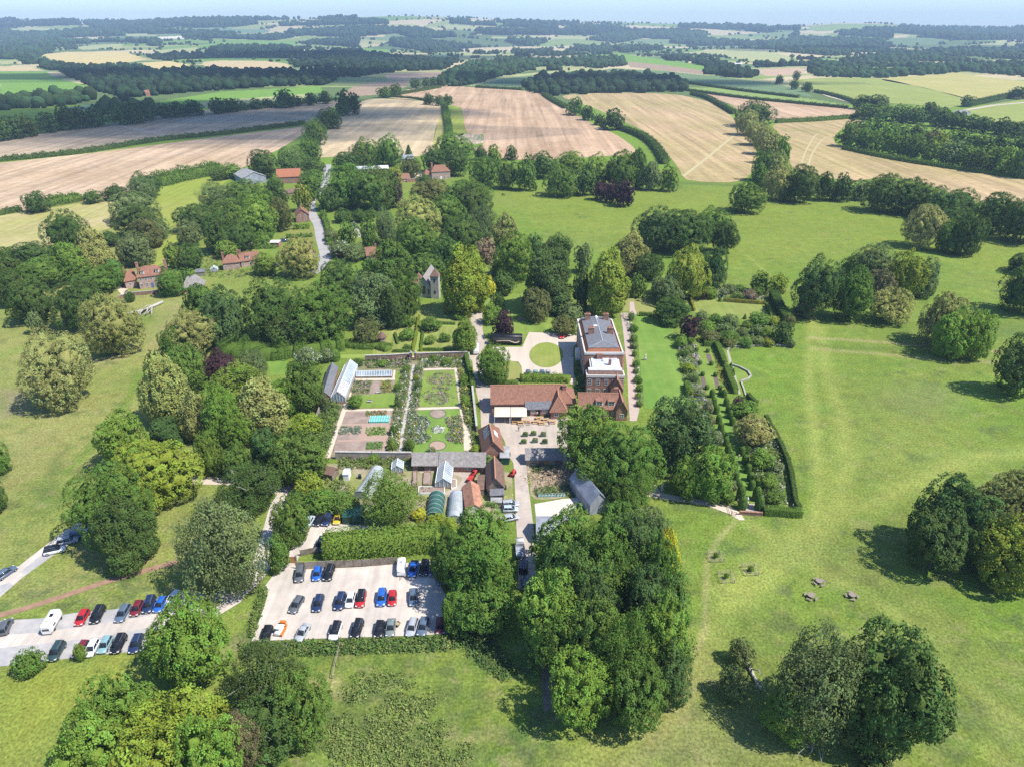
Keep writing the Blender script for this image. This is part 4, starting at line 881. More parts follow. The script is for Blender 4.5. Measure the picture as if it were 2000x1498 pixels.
# the shelter wood on the right: trees one can still tell apart
items = []
for x, y, wd, ht, c_ in [(1660,285,44,42,'M'),(1690,292,46,40,'M'),(1722,298,48,46,'L'),(1758,304,46,44,'M'),(1790,310,46,46,'M'),(1822,316,40,44,'L'),(1842,305,34,40,'Y'),(1860,322,44,46,'G'),(1892,328,44,44,'M'),(1925,334,48,48,'M'),(1962,338,46,50,'L'),(1998,345,50,52,'M'),
  (1672,268,44,34,'D'),(1708,272,48,36,'M'),(1748,276,48,36,'M'),(1788,282,48,38,'D'),(1826,288,44,36,'O'),(1870,292,48,38,'L'),(1910,298,48,38,'M'),(1950,304,48,40,'D'),(1990,310,50,40,'D')]:
    items.append((x-wd/2, y-ht, x+wd/2, y, 'f', c_))
cluster('in the shelter wood among the stubble', items)
items = []
for x, y, wd, ht, c_ in [(1686,212,40,24,'D'),(1716,214,44,26,'D'),(1692,232,40,28,'M'),(1724,236,44,30,'M'),(1756,236,46,30,'M'),(1786,240,44,30,'D'),(1816,236,44,34,'D'),(1842,246,42,34,'D'),(1868,250,44,30,'D'),(1896,254,42,28,'M'),(1922,258,42,28,'D'),(1960,262,44,30,'D'),(1992,268,44,30,'D'),(1890,208,26,20,'D'),(1990,192,34,20,'D')]:
    items.append((x-wd/2, y-ht, x+wd/2, y, 'f', c_))
cluster('in the dark wood beyond the shelter wood', items, 'trees in the dark wood beyond the shelter wood')
print('trees', NT[0])
# ------------------------------------------------------------------ materials of buildings
def roof_mat(name, c1, c2, sc=1.2, course=3.2):
    m = bpy.data.materials.new(name); m.use_nodes = True; t = m.node_tree; N = t.nodes; L = t.links; b = N['Principled BSDF']; b.inputs['Roughness'].default_value = .85; b.inputs['Specular IOR Level'].default_value = .2
    tc = N.new('ShaderNodeTexCoord'); n = N.new('ShaderNodeTexNoise'); n.inputs['Scale'].default_value = sc; n.inputs['Detail'].default_value = 8; n.inputs['Roughness'].default_value = .75; L.new(tc.outputs['Object'], n.inputs[0])
    r = N.new('ShaderNodeMapRange'); r.inputs[1].default_value = .36; r.inputs[2].default_value = .64; L.new(n.outputs[0], r.inputs[0])
    mx = N.new('ShaderNodeMix'); mx.data_type = 'RGBA'; mx.inputs[6].default_value = (*c1, 1); mx.inputs[7].default_value = (*c2, 1); L.new(r.outputs[0], mx.inputs[0])
    vo = N.new('ShaderNodeTexVoronoi'); vo.inputs['Scale'].default_value = course; L.new(tc.outputs['Object'], vo.inputs[0])
    r2 = N.new('ShaderNodeMapRange'); r2.inputs[3].default_value = .72; r2.inputs[4].default_value = 1.25; L.new(vo.outputs['Color'], r2.inputs[0])
    v = N.new('ShaderNodeVectorMath'); v.operation = 'SCALE'; L.new(mx.outputs[2], v.inputs[0]); L.new(r2.outputs[0], v.inputs['Scale']); L.new(v.outputs[0], b.inputs['Base Color'])
    return m
TILE = roof_mat('clay_tiles', (.29, .135, .085), (.20, .11, .078)); TILE2 = roof_mat('orange_tiles', (.40, .15, .075), (.31, .13, .075)); SLATE = roof_mat('slate', (.13, .132, .145), (.19, .19, .20), 1.5)
STSL = roof_mat('stone_slates', (.22, .20, .185), (.30, .275, .25)); BRNR = roof_mat('brown_tiles', (.145, .095, .075), (.20, .12, .085)); LEADW = roof_mat('pale_lead', (.55, .56, .60), (.46, .47, .52), .6, 1.0)
RUST = roof_mat('rusty_sheet', (.42, .17, .09), (.36, .22, .16), .9, 1.1); METAL = roof_mat('grey_sheet', (.27, .29, .33), (.31, .33, .37), .5, .8); ASB = roof_mat('fibre_cement', (.34, .34, .33), (.27, .26, .25), .7, 1.0)
BRICK = mat('brick', (.27, .135, .095), .9, .28, 2.2, col2=(.35, .20, .145)); BRICKD = mat('old_brick', (.22, .13, .095), .9, .3, 2, col2=(.32, .24, .18)); PBRICK = mat('pale_brick', (.38, .24, .19), .9, .25, 2.2, col2=(.45, .33, .28)); STONE = mat('flint_stone', (.42, .39, .34), .9, .2, 2.5, col2=(.34, .32, .29))
WHITE = mat('white_paint', (.78, .77, .74), .5, .06, 2); CREAM = mat('cream_canvas', (.66, .56, .42), .8, .06, 1); WOODB = mat('weathered_boards', (.20, .16, .12), .9, .3, 2, col2=(.28, .24, .19)); WOODG = mat('grey_fence_boards', (.36, .30, .235), .9, .25, 2.5)
WOODO = mat('orange_timber', (.46, .235, .085), .7, .2, 3); GLASS = mat('window_glass', (.035, .045, .055), .12, .1, 1, spec=.6); GHGL = mat('glasshouse_glass', (.33, .39, .43), .15, .22, .9, spec=.6, col2=(.20, .25, .27)); DGRN = mat('dark_green_paint', (.02, .075, .055), .5, .12, 1); BLACK = mat('black_paint', (.012, .012, .014), .35, .1, 2, spec=.5)
POLYG = mat('green_netting', (.035, .105, .08), .5, .25, .8); POLYC = mat('clear_polythene', (.40, .42, .44), .3, .18, .7, col2=(.32, .35, .34)); PLASTER = mat('pale_render', (.62, .58, .50), .8, .1, 2)

WIN = {}
def window_parts(parent, x, y, z, rz, wd, ht, bars=(1, 1), name='window', panes=True):
    k = (round(wd, 2), round(ht, 2), bars)
    if k not in WIN:
        f = MB(); f.span(-wd/2, wd/2, -.07, .05, -.07, .07) if False else None
        f = MB(); e = .09
        f.span(-wd/2, -wd/2+e, -.06, .02, 0, ht); f.span(wd/2-e, wd/2, -.06, .02, 0, ht); f.span(-wd/2+e, wd/2-e, -.06, .02, 0, e); f.span(-wd/2+e, wd/2-e, -.06, .02, ht-e, ht)
        for i in range(bars[0]): q = -wd/2+wd*(i+1)/(bars[0]+1); f.span(q-.03, q+.03, -.05, .0, e, ht-e)
        for i in range(bars[1]): q = ht*(i+1)/(bars[1]+1); f.span(-wd/2+e, wd/2-e, -.046, -.002, q-.03, q+.03)
        WIN[k] = (f.mesh('window', WHITE), MB().span(-wd/2+e, wd/2-e, -.03, .02, e, ht-e).mesh('pane', GLASS))
    w = obj(name, WIN[k][0], parent, (x, y, z)); w.rotation_euler = (0, 0, rz); obj('pane', WIN[k][1], w); return w
def frame(a, b, z, ax=None):
    A, B = G(a[0], a[1], z), G(b[0], b[1], z); u = B-A; return Vector((A.x, A.y, 0)), math.atan2(u.y, u.x), u.length
def roof_mesh(L, W, ze, zr, h0=0, h1=0, o=.35, th=.16, along='x', name='roof', m=TILE):
    if along == 'y': L, W = W, L
    sl = (zr-ze)/(W/2); zo = ze-o*sl; r0 = h0 if h0 else -o; r1 = L-h1 if h1 else L+o
    V = [(-o, -o, zo), (L+o, -o, zo), (L+o, W+o, zo), (-o, W+o, zo), (r0, W/2, zr), (r1, W/2, zr)]
    T = [(0, 1, 5, 4), (2, 3, 4, 5), (1, 2, 5), (3, 0, 4)]
    if not h0: T = [f for f in T if f != (3, 0, 4)]
    if not h1: T = [f for f in T if f != (1, 2, 5)]
    V2 = V+[(x, y, z-th) for x, y, z in V]; F_ = list(T)+[tuple(i+6 for i in f[::-1]) for f in T]
    rim = [(0, 1), (2, 3)]+([(3, 0)] if h0 else [(3, 4), (4, 0)])+([(1, 2)] if h1 else [(1, 5), (5, 2)])
    F_ += [(b, a, a+6, b+6) for a, b in rim]
    if along == 'y': V2 = [(y, x, z) for x, y, z in V2]; F_ = [f[::-1] for f in F_]
    me = bpy.data.meshes.new(name); me.from_pydata(V2, [], F_); me.materials.append(m); me.update(); return me
RIDGE = mat('ridge_tiles', (.40, .20, .12), .85, .15, 3)
def house(name, label, cat, a, b, W, ze, zr, wall=BRICK, roof=TILE, h0=0, h1=0, along='x', z=None, wins=(), chim=(), doors=(), group=None, back=0, o=.35, ridge=True, dorm=(), L=None, rot=None, chm=BRICK):
    """a, b: front eave corners in the photograph, seen at height z (default the eave); the house stretches W behind them"""
    A, rz, L0 = frame(a, b, ze if z is None else z); L = L or L0; rz = rot if rot is not None else rz
    root = empty(name, A, rz); tag(root, label, cat, group)
    w = MB().span(0, L, 0, W, -.2, ze)
    gab = lambda x0, x1: w.add([(x0, 0, ze), (x0, W, ze), (x0, W/2, zr-.1), (x1, 0, ze), (x1, W, ze), (x1, W/2, zr-.1)], [(0, 2, 1), (3, 4, 5), (0, 3, 5, 2), (1, 2, 5, 4)])
    gby = lambda y0, y1: w.add([(0, y0, ze), (L, y0, ze), (L/2, y0, zr-.1), (0, y1, ze), (L, y1, ze), (L/2, y1, zr-.1)], [(0, 1, 2), (3, 5, 4), (0, 2, 5, 3), (1, 4, 5, 2)])
    if along == 'x':
        if not h0: gab(0, .3)
        if not h1: gab(L-.3, L)
    else:
        if not h0: gby(0, .3)
        if not h1: gby(W-.3, W)
    w.build('wall', wall, root)
    rf = obj('roof', roof_mesh(L, W, ze, zr, h0, h1, o, .16, along, m=roof), root)
    if ridge:
        m_ = L if along == 'x' else W; p, q = (h0 if h0 else -o), (m_-h1 if h1 else m_+o); rb = MB()
        if along == 'x': rb.bar((p, W/2, zr), (q, W/2, zr), .3, .16)
        else: rb.bar((L/2, p, zr), (L/2, q, zr), .3, .16)
        sl = (zr-ze)/((W if along == 'x' else L)/2)*o
        if along == 'x':
            if h0: rb.bar((h0, W/2, zr), (-o, -o, ze-sl+.03), .22, .1); rb.bar((h0, W/2, zr), (-o, W+o, ze-sl+.03), .22, .1)
            if h1: rb.bar((L-h1, W/2, zr), (L+o, -o, ze-sl+.03), .22, .1); rb.bar((L-h1, W/2, zr), (L+o, W+o, ze-sl+.03), .22, .1)
        else:
            if h0: rb.bar((L/2, h0, zr), (-o, -o, ze-sl+.03), .22, .1); rb.bar((L/2, h0, zr), (L+o, -o, ze-sl+.03), .22, .1)
        rb.build('ridge', RIDGE if roof in (TILE, TILE2, BRNR) else STSL, rf)
    for cx, cyy, top, s in chim:
        c = MB().box((cx, cyy, (ze+top)/2), (s, s*.8, top-ze)).box((cx, cyy, top+.08), (s+.2, s*.8+.2, .16))
        ch = c.build('chimney', chm, rf); MB().lathe((cx-s*.22, cyy, top+.16), [(.13, 0), (.11, .4)], 8).lathe((cx+s*.22, cyy, top+.16), [(.13, 0), (.11, .4)], 8).build('chimney_pot', RIDGE, rf)
    for face, t, zz, ww, hh in wins:
        if face == 'f': window_parts(root, t*L, 0, zz, 0, ww, hh)
        elif face == 'r': window_parts(root, L, t*W, zz, math.pi/2, ww, hh)
        elif face == 'l': window_parts(root, 0, t*W, zz, -math.pi/2, ww, hh)
    for t, ww, hh, m in doors:
        MB().span(t*L-ww/2, t*L+ww/2, -.06, .1, 0, hh).build('door', m, root)
    for t, zb, ww, hh in dorm:
        d = MB().span(t*L-ww/2, t*L+ww/2, .5, 2.2, zb, zb+hh).build('dormer', WHITE, rf)
        window_parts(root, t*L, .5, zb+.15, 0, ww-.3, hh-.3)
        MB().add([(t*L-ww/2-.15, .3, zb+hh), (t*L+ww/2+.15, .3, zb+hh), (t*L+ww/2+.15, 2.6, zb+hh+.1), (t*L-ww/2-.15, 2.6, zb+hh+.1), (t*L-ww/2-.15, .3, zb+hh+.12), (t*L+ww/2+.15, .3, zb+hh+.12), (t*L+ww/2+.15, 2.6, zb+hh+.22), (t*L-ww/2-.15, 2.6, zb+hh+.22)],
                 [(0, 3, 2, 1), (4, 5, 6, 7), (0, 1, 5, 4), (1, 2, 6, 5), (2, 3, 7, 6), (3, 0, 4, 7)]).build('dormer_roof', roof, rf)
    return root, L
def row(face, n, z, w, h, a=.1, b=.9): return [(face, a+(b-a)*i/(n-1) if n > 1 else (a+b)/2, z, w, h) for i in range(n)]

# ------------------------------------------------------------------ the mansion
zp = 9.6
A, rz, L = frame((1142.5, 690), (1217, 690), zp); Bk = G(1210, 624, zp); W = (Bk-G(1217, 690, zp)).length*.98
man = empty('mansion', A, rz, label='large red brick mansion with grey slate roof and four big chimneys', cat='house')
MB().span(0, L, 0, W, -.2, zp-.3).build('wall', BRICK, man)
par = MB()
for x0, x1, y0, y1 in ((-.15, L+.15, -.15, .25), (-.15, L+.15, W-.25, W+.15), (-.15, .25, .25, W-.25), (L-.25, L+.15, .25, W-.25)): par.span(x0, x1, y0, y1, zp-.5, zp+.25)
par.build('parapet', mat('white_stone_trim', (.62, .58, .52), .8, .12, 2), man)
i_, zt, zr = 1.35, zp+1.3, zp+2.2
V = [(.5, .5, zp-.25), (L-.5, .5, zp-.25), (L-.5, W-.5, zp-.25), (.5, W-.5, zp-.25), (i_, i_, zt), (L-i_, i_, zt), (L-i_, W-i_, zt), (i_, W-i_, zt)]
sk = MB().add(V, [(0, 1, 5, 4), (1, 2, 6, 5), (2, 3, 7, 6), (3, 0, 4, 7)]).build('tiled_slope', TILE2, man)
V = [(i_-.2, i_-.2, zt-.02), (L-i_+.2, i_-.2, zt-.02), (L-i_+.2, W-i_+.2, zt-.02), (i_-.2, W-i_+.2, zt-.02), (L/2, i_+3.2, zr), (L/2, W-i_-.6, zr)]
rf = MB().add(V, [(0, 1, 4), (1, 2, 5, 4), (2, 3, 5), (3, 0, 4, 5), (0, 3, 2, 1)]).build('roof', SLATE, man)
MB().bar((L/2, i_+3.2, zr+.03), (L/2, W-i_-.6, zr+.03), .3, .1).bar((i_-.2, i_-.2, zt+.02), (L/2, i_+3.2, zr+.03), .22, .08).bar((L-i_+.2, i_-.2, zt+.02), (L/2, i_+3.2, zr+.03), .22, .08).build('ridge', mat('lead_roll', (.3, .31, .34), .6), rf)
for fx in (.25, .77):
    for fy in (.42, .86):
        c = MB().box((fx*L, fy*W, zr+.2), (1.9, .9, 2.4)).box((fx*L, fy*W, zr+1.48), (2.1, 1.1, .2)).build('chimney', BRICK, rf)
        MB().lathe((fx*L-.5, fy*W, zr+1.58), [(.16, 0), (.13, .5)], 8).lathe((fx*L, fy*W, zr+1.58), [(.16, 0), (.13, .5)], 8).lathe((fx*L+.5, fy*W, zr+1.58), [(.16, 0), (.13, .5)], 8).build('chimney_pot', RIDGE, rf)
MB().lathe((L*.5, W*.88, zr-.05), [(.55, 0), (.55, .25), (.3, .6), (.05, .75)], 12).build('roof_lantern', WHITE, rf); MB().box((L*.42, W*.62, zr-.1), (1.3, .8, .3)).build('skylight', WHITE, rf)
for t in (.06, .2, .34, .5, .66, .8, .94):
    for zz, hh in ((1.2, 1.9), (4.6, 1.9), (7.3, 1.3)):
        window_parts(man, 0, t*W, zz, -math.pi/2, 1.1, hh, (1, 2)); window_parts(man, L, t*W, zz, math.pi/2, 1.1, hh, (1, 2))
MB().span(-1.3, 0, W*.53, W*.64, 0, 3.4).build('porch', WHITE, man)
for fy in (.22, .80):
    MB().lathe((L, fy*W, 0), [(1.7, -.1), (1.7, 6.6), (1.85, 6.65), (1.85, 6.9), (1.6, 6.95)], 20).build('bay', BRICK, man); MB().lathe((L, fy*W, 6.86), [(1.62, 0), (1.62, .1)], 20).build('bay_roof', mat('grey_lead', (.25, .25, .28), .6), man)
zq = 7.4
A2, rz2, L2 = frame((1146.5, 733), (1219.5, 734), zq); W2 = (G(1217, 691, zq)-G(1219.5, 734, zq)).length-.6
sb = empty('mansion_south_wing', A2, rz2, label='brick wing with pale lead flat roof on the south side of the mansion', cat='house')
MB().span(0, L2, 0, 3.4, -.2, zq-.3).span(1.5, L2-.6, 3.4, W2-1, -.2, zq-.3).build('wall', BRICK, sb)
MB().span(-.15, L2+.15, -.15, .2, zq-.7, zq+.1).span(-.15, .2, .2, 3.4, zq-.7, zq+.1).span(L2-.2, L2+.15, .2, 3.4, zq-.7, zq+.1).span(1.4, 1.75, 3.6, W2-1.0, zq-.7, zq+.1).span(L2-.85, L2-.5, 3.6, W2-1.0, zq-.7, zq+.1).build('parapet', MATS['white_stone_trim'], sb)
lr = MB().add([(.4, .4, zq-.3), (L2-.4, .4, zq-.3), (L2-.4, 1.5, zq+.9), (.4, 1.5, zq+.9)], [(0, 1, 2, 3)]).build('tiled_slope', BRNR, sb)
fr_ = MB().span(.5, L2-.5, 1.5, 3.3, zq-.4, zq+1.0).span(1.9, L2-1.0, 3.3, W2-1.1, zq-.3, zq+.45).build('roof', LEADW, sb)
MB().box((4.6, W2*.72, zq+1.2), (1.8, 1.4, 2.0)).build('chimney', BRICK, fr_); MB().box((L2*.66, W2*.42, zq+1.3), (.8, .8, 2.2)).build('chimney', BRICK, fr_)
for x, y in ((.5, .6), (.55, .8), (.7, .86)): MB().lathe((L2*x, W2*y, zq+.45), [(.5, 0), (.5, .2), (.3, .45)], 10).build('roof_vent', LEADW, fr_)
for t in (.08, .3, .52, .74, .93):
    for zz in (1.0, 4.2): window_parts(sb, t*L2, 0, zz, 0, 1.2, 1.9, (1, 2))
for t in (.2, .5, .8): window_parts(sb, L2-.6, t*W2, 4.2, math.pi/2, 1.1, 1.8, (1, 2))
house('kitchen_wing', 'small tiled gable wing between the mansion and the dormer range', 'house', (1193, 768), (1216, 769), 6.5, 4.6, 7.6, along='y', z=3, roof=TILE, wins=[('l', .4, 1, 1, 1.6), ('r', .4, 1, 1, 1.6)])
house('dormer_range', 'low red-tiled range with two white dormers, south of the mansion', 'house', (1131, 796), (1207, 797), 6.2, 3.4, 6.6, wins=row('f', 4, 1, 1.1, 1.3), dorm=[(.52, 3.7, 2.0, 1.6), (.83, 3.7, 2.0, 1.6)])
house('dormer_range_end', 'square red-tiled end block of the dormer range by the terrace path', 'house', (1204, 801), (1226, 801), 6.8, 3.5, 6.4, along='y', wins=[('f', .5, 1, 1.2, 1.3), ('r', .5, 1, 1.2, 1.3)], chim=[(.4, 5.5, 7.6, 1.0)])
house('coach_house', 'long red-tiled coach house facing the courtyard', 'house', (960, 787), (1124, 785), 8.4, 3.6, 7.2, h1=4, wins=row('f', 3, 1, 1.2, 1.4, .72, .92), chim=[(21.3, 3.2, 7.4, 1.1)], doors=[(.62, 1.2, 2.1, BLACK)])
lt, LL = house('lean_to_store', 'slate-roofed brick lean-to against the coach house', 'shed', (1027, 798), (1077, 797), 3.1, 2.5, 4.0, roof=SLATE, o=.2, wins=[('f', .28, .9, 1.2, 1.1), ('f', .75, .9, 1.4, 1.1)], doors=[(.1, 1, 2, BLACK), (.5, 1, 2, BLACK)], ridge=False)
house('courtyard_cottage', 'brick cross wing with pointed tiled hip roof beside the slate lean-to', 'house', (1076, 801), (1107, 801), 6.5, 3.0, 6.4, h0=2.4, along='y', wins=[('f', .35, 1, 1.3, 1.3), ('r', .3, 1, 1, 1.3)])
sh, LL = house('farm_shop', 'red-tiled shop barn with glass strips in the roof beside the courtyard', 'house', (944, 884), (984, 881), 12.0, 2.6, 5.9, h1=3, along='y', roof=TILE, wins=[('r', .5, .8, 1.2, 1.2)])
sk = MB()
for i in range(4):
    y = 4.6+i*1.2; q = .22; f = lambda t, e: (LL/2*(1-t)*0+t*LL/2, 2.6+(5.9-2.6)*t+e)
    a0, a1 = f(.28, .08), f(.85, .08); sk.add([(a0[0], y, a0[1]), (a0[0], y+.75, a0[1]), (a1[0], y+.75, a1[1]), (a1[0], y, a1[1])], [(0, 3, 2, 1)])
sk.build('skylight', GHGL, sh)
a0, a1 = (LL*.66, 5.9-3.3*.32+.08), (LL*.84, 5.9-3.3*.68+.08); MB().add([(a0[0], 5, a0[1]), (a0[0], 7.4, a0[1]), (a1[0], 7.4, a1[1]), (a1[0], 5, a1[1])], [(0, 3, 2, 1)]).build('roof_panel', WHITE, sh)
house('shop_annex', 'pale flat-roofed annex with a green end beside the shop barn', 'shed', (977, 893), (994, 893), 5.4, 2.3, 2.5, wall=DGRN, roof=ASB, z=2.3, ridge=False, o=.15)
house('garden_store', 'stone-slated brick store at the kitchen garden wall, shorter of the pair', 'shed', (806, 906), (856, 906), 4.8, 2.2, 4.2, roof=STSL, doors=[(.32, 1.6, 1.5, BLACK), (.62, 1.0, 1.7, WOODB)], ridge=False)
house('potting_shed', 'long stone-slated brick potting shed at the kitchen garden wall', 'shed', (859, 907), (946, 909), 5.2, 2.2, 4.5, roof=STSL, doors=[(.12, 1, 1.8, BLACK), (.85, 1, 1.8, BLACK)], wins=[('f', .62, .8, 1.6, 1.0)], ridge=False)
house('timber_barn', 'dark boarded barn with brown ridge beside the service lane', 'barn', (952, 950), (984, 949), 9.0, 2.7, 5.2, along='y', wall=WOODB, roof=BRNR)
house('barn_lean_to', 'brown lean-to shed on the west side of the boarded barn', 'shed', (932, 955), (945, 955), 6, 2.0, 2.5, wall=WOODB, roof=BRNR, ridge=False, o=.1)
house('log_store', 'low grey-roofed store in front of the boarded barn', 'shed', (958, 966), (984, 965), 2.4, 2.0, 2.9, wall=WOODB, roof=SLATE, ridge=False, o=.15)
house('tool_shed', 'little grey tool shed nearest the parked silver cars', 'shed', (959, 980), (980, 980), 1.8, 1.7, 2.3, wall=WOODB, roof=ASB, ridge=False, o=.1)
house('rusty_shed', 'orange rusty sheet-metal shed beside the clear polytunnel', 'shed', (910, 996), (943, 993), 9.2, 2.3, 3.9, along='y', wall=PLASTER, roof=RUST, ridge=False, o=.15)
house('cart_shed', 'stone-slated open cart shed south of the courtyard', 'shed', (1028, 895), (1098, 895), 4.4, 2.1, 3.9, roof=STSL, wall=BRICKD, doors=[(.18, 3.4, 1.6, WOODG), (.55, 1.1, 1.8, WOODO), (.72, 1.8, 1.5, WOODG)], ridge=False)
mb, LL = house('metal_barn', 'grey sheet-metal barn half hidden by trees', 'barn', (1153, 984), (1187, 976), 11, 3.2, 6.0, along='y', wall=METAL, roof=METAL, ridge=False, o=.2)

house('lane_shed', 'grey sheet-metal shed by the service lane under the grove', 'shed', (1048, 1062), (1130, 1062), 6.2, 2.7, 4.7, wall=METAL, roof=METAL, z=0, ridge=False, o=.15)
house('brown_hut', 'small brown hut with dark felt roof at the wood edge', 'shed', (621, 921), (648, 927), 3.0, 1.9, 2.6, wall=WOODB, roof=BRNR, ridge=False, o=.2)
house('pale_hut', 'tiny pale blue hut among the bushes of the glasshouse yard', 'shed', (669, 926), (680, 926), 2.6, 2.0, 2.4, wall=WHITE, roof=LEADW, ridge=False, o=.1)
# round summer house with tiled cone
g = G(746.5, 668); sm = empty('summer_house', g, label='little round summer house with pointed tiled roof behind a yew hedge', cat='summer house')
MB().lathe((0, 0, 0), [(1.5, -.1), (1.5, 2.1)], 8).build('wall', BRICKD, sm); MB().lathe((0, 0, 0), [(1.9, 2.0), (1.0, 3.1), (.05, 4.0)], 8).build('roof', BRNR, sm); MB().span(-.45, .45, -1.56, -1.3, 0, 1.8).build('door', WOODB, sm)

# ------------------------------------------------------------------ church
g = G(842.5, 584); tw = 3.3
ch = empty('church', g, R(-6), label='flint church with steep tiled nave and square pyramid-capped tower', cat='church')
nv = MB().span(-6.2, -.2, 1.0, 17, -.2, 5.0); nv.add([(-6.2, 1, 5), (-.2, 1, 5), (-3.2, 1, 9.2), (-6.2, 1.3, 5), (-.2, 1.3, 5), (-3.2, 1.3, 9.2)], [(0, 1, 2), (3, 5, 4), (0, 2, 5, 3), (1, 4, 5, 2)])
nv.build('nave_wall', STONE, ch); r_ = obj('nave_roof', roof_mesh(6.0, 16, 5.0, 9.3, along='y', m=STSL), ch, (-6.2, 1, 0))
MB().span(-10.5, -6.3, 3, 15, -.2, 3.6).build('aisle_wall', STONE, ch); obj('aisle_roof', roof_mesh(4.1, 12, 3.6, 6.2, along='y', m=BRNR), ch, (-10.5, 3, 0))
MB().span(0, tw, 0, tw, -.2, 9.6).span(-.12, tw+.12, -.12, tw+.12, 9.3, 9.75).build('tower', STONE, ch)
MB().add([(-.3, -.3, 9.75), (tw+.3, -.3, 9.75), (tw+.3, tw+.3, 9.75), (-.3, tw+.3, 9.75), (tw/2, tw/2, 12.6)], [(0, 1, 4), (1, 2, 4), (2, 3, 4), (3, 0, 4), (0, 3, 2, 1)]).build('tower_cap', BRNR, ch)
for x, z_, w_, h_ in ((-3.2, 1.6, 1.3, 3.4), (-1.2, 1.4, .7, 2.4), (-5.1, 1.4, .7, 2.4)): MB().span(x-w_/2, x+w_/2, .95, 1.05, z_, z_+h_).build('window', GLASS, ch)
for z_ in (2.2, 7.2): MB().span(tw/2-.35, tw/2+.35, -.05, .1, z_, z_+1.4).build('window', GLASS, ch)
for y in (6, 10, 14): MB().bar((-3.2, y*0+1.0 if y == 6 else y*0+17, 9.3), (-3.2, 1.0 if y == 6 else 17, 10.3), .14).build('cross', STONE, ch) if y != 10 else None

# ------------------------------------------------------------------ village and farm
gb = [('f', .1+.2*i, z, 1.0, 1.5) for i in range(5) for z in (.9, 3.6) if not (i == 2 and z == .9)]
house('manor_farmhouse', 'large village house with white sash windows, dormers and blue front door', 'house', (268, 541), (318, 535), 8.0, 5.6, 8.6, h0=2.5, h1=2.5, wins=gb, doors=[(.5, 1.1, 2.2, mat('blue_paint', (.10, .16, .30), .5))], chim=[(.6, 4, 10.4, 1.1), (11.5, 4, 10.4, 1.1)], dorm=[(.22, 6.2, 1.3, 1.4), (.8, 6.2, 1.3, 1.4)], wall=PBRICK)
house('manor_side_wing', 'lower tiled side wing on the west of the sash-windowed house', 'house', (243, 549), (266, 545), 7, 3.6, 6.8, h0=2.5, wins=[('f', .4, 1, 1, 1.3)], chim=[(1.0, 3.5, 8.4, 1.0)], wall=PBRICK)
house('thatched_cottage', 'brick cottage with grey thatched roof beside a small red car', 'house', (357, 561), (394, 558), 7.5, 2.6, 6.4, h0=2, h1=2, roof=STSL, wins=row('f', 3, .9, 1, 1.1), ridge=False, o=.6)
house('hipped_cottage', 'square brick cottage with hipped roof and dark shrub on its front', 'house', (434, 514), (467, 511), 6.5, 3.7, 6.3, h0=2.6, h1=2.6, wins=[('f', .15, 1, .9, 1.2), ('f', .85, 1, .9, 1.2)], chim=[(.5, 3, 7.6, .9), (7.0, 5.5, 7.4, .8)], wall=PBRICK)
house('gabled_cottage', 'brick cottage with little dormer gable east of the hipped cottage', 'house', (470, 510), (506, 505), 6, 3.2, 6.0, wins=row('f', 3, .8, 1, 1.2), chim=[(.6, 3, 7.2, .9)], dorm=[(.4, 3.4, 1.6, 1.5)], wall=PBRICK)
house('lane_house', 'red brick house with gable end facing south beside the village lane', 'house', (577, 421), (603, 419), 9, 4.4, 7.6, along='y', wins=[('f', .3, .8, 1.1, 1.5), ('f', .7, .8, 1.1, 1.5), ('f', .3, 3.3, 1, 1.3), ('f', .7, 3.3, 1, 1.3)], chim=[(4, 7, 8.8, .9)])
house('white_roofed_garage', 'brick garage with white flat roof in a village garden', 'garage', (527, 474), (544, 474), 4.4, 2.6, 3.0, roof=WHITE, ridge=False, o=.15)
house('roadside_house', 'long tiled brick house end-on to the lane behind a chestnut tree', 'house', (603, 492), (617, 490), 12, 3.0, 6.2, along='y', wins=[('r', .3, .8, 1, 1.2), ('r', .7, .8, 1, 1.2)], wall=PBRICK)
house('dark_roofed_cottage', 'white-walled cottage with dark steep roof in trees east of the lane', 'house', (689, 454), (707, 452), 7, 3.2, 7.0, along='y', wall=PLASTER, roof=SLATE, wins=[('f', .3, .8, 1, 1.2), ('f', .7, .8, 1, 1.2)])
house('hidden_cottage', 'small red-roofed cottage almost hidden in trees east of the lane', 'house', (716, 499), (736, 497), 6, 3, 6, wins=row('f', 2, .9, 1, 1.1), chim=[(5, 3, 7, .8)])
house('grey_barn', 'wide grey fibre-cement farm barn with pale rooflights', 'barn', (474, 349), (519, 344), 22, 4.6, 8.2, along='y', wall=METAL, roof=ASB, ridge=False)
house('red_roofed_barn', 'brick barn with bright orange tiled roof in the farmyard', 'barn', (541, 346), (587, 344), 9, 5.0, 9.6, roof=TILE2, doors=[(.5, 3, 3.6, WOODB)], wins=[('f', .15, 1.4, 1, 1.2)])
house('open_farm_shed', 'low brown-roofed farm shed south of the orange-roofed barn', 'shed', (549, 379), (584, 374), 6, 2.4, 4.0, roof=BRNR, wall=WOODB, ridge=False)
fw_ = [('f', .12+.19*i, z, 1.0, 1.5) for i in range(5) for z in (.9, 3.7) if not (i == 2 and z == .9)]
house('farmhouse', 'symmetrical red brick farmhouse with hipped roof at the end of the farm track', 'house', (843, 336), (879, 334), 9, 5.8, 9.6, h0=3.5, h1=3.5, wins=fw_, doors=[(.5, 1.2, 2.2, WHITE)], chim=[(1.2, 4.5, 11.2, 1.2), (13.5, 4.5, 11.2, 1.2)], wall=PBRICK)
house('farmhouse_wing', 'lower tiled wing on the west side of the farmhouse', 'house', (829, 342), (842, 341), 7, 3.4, 6.6, h0=2.5, wall=PBRICK)
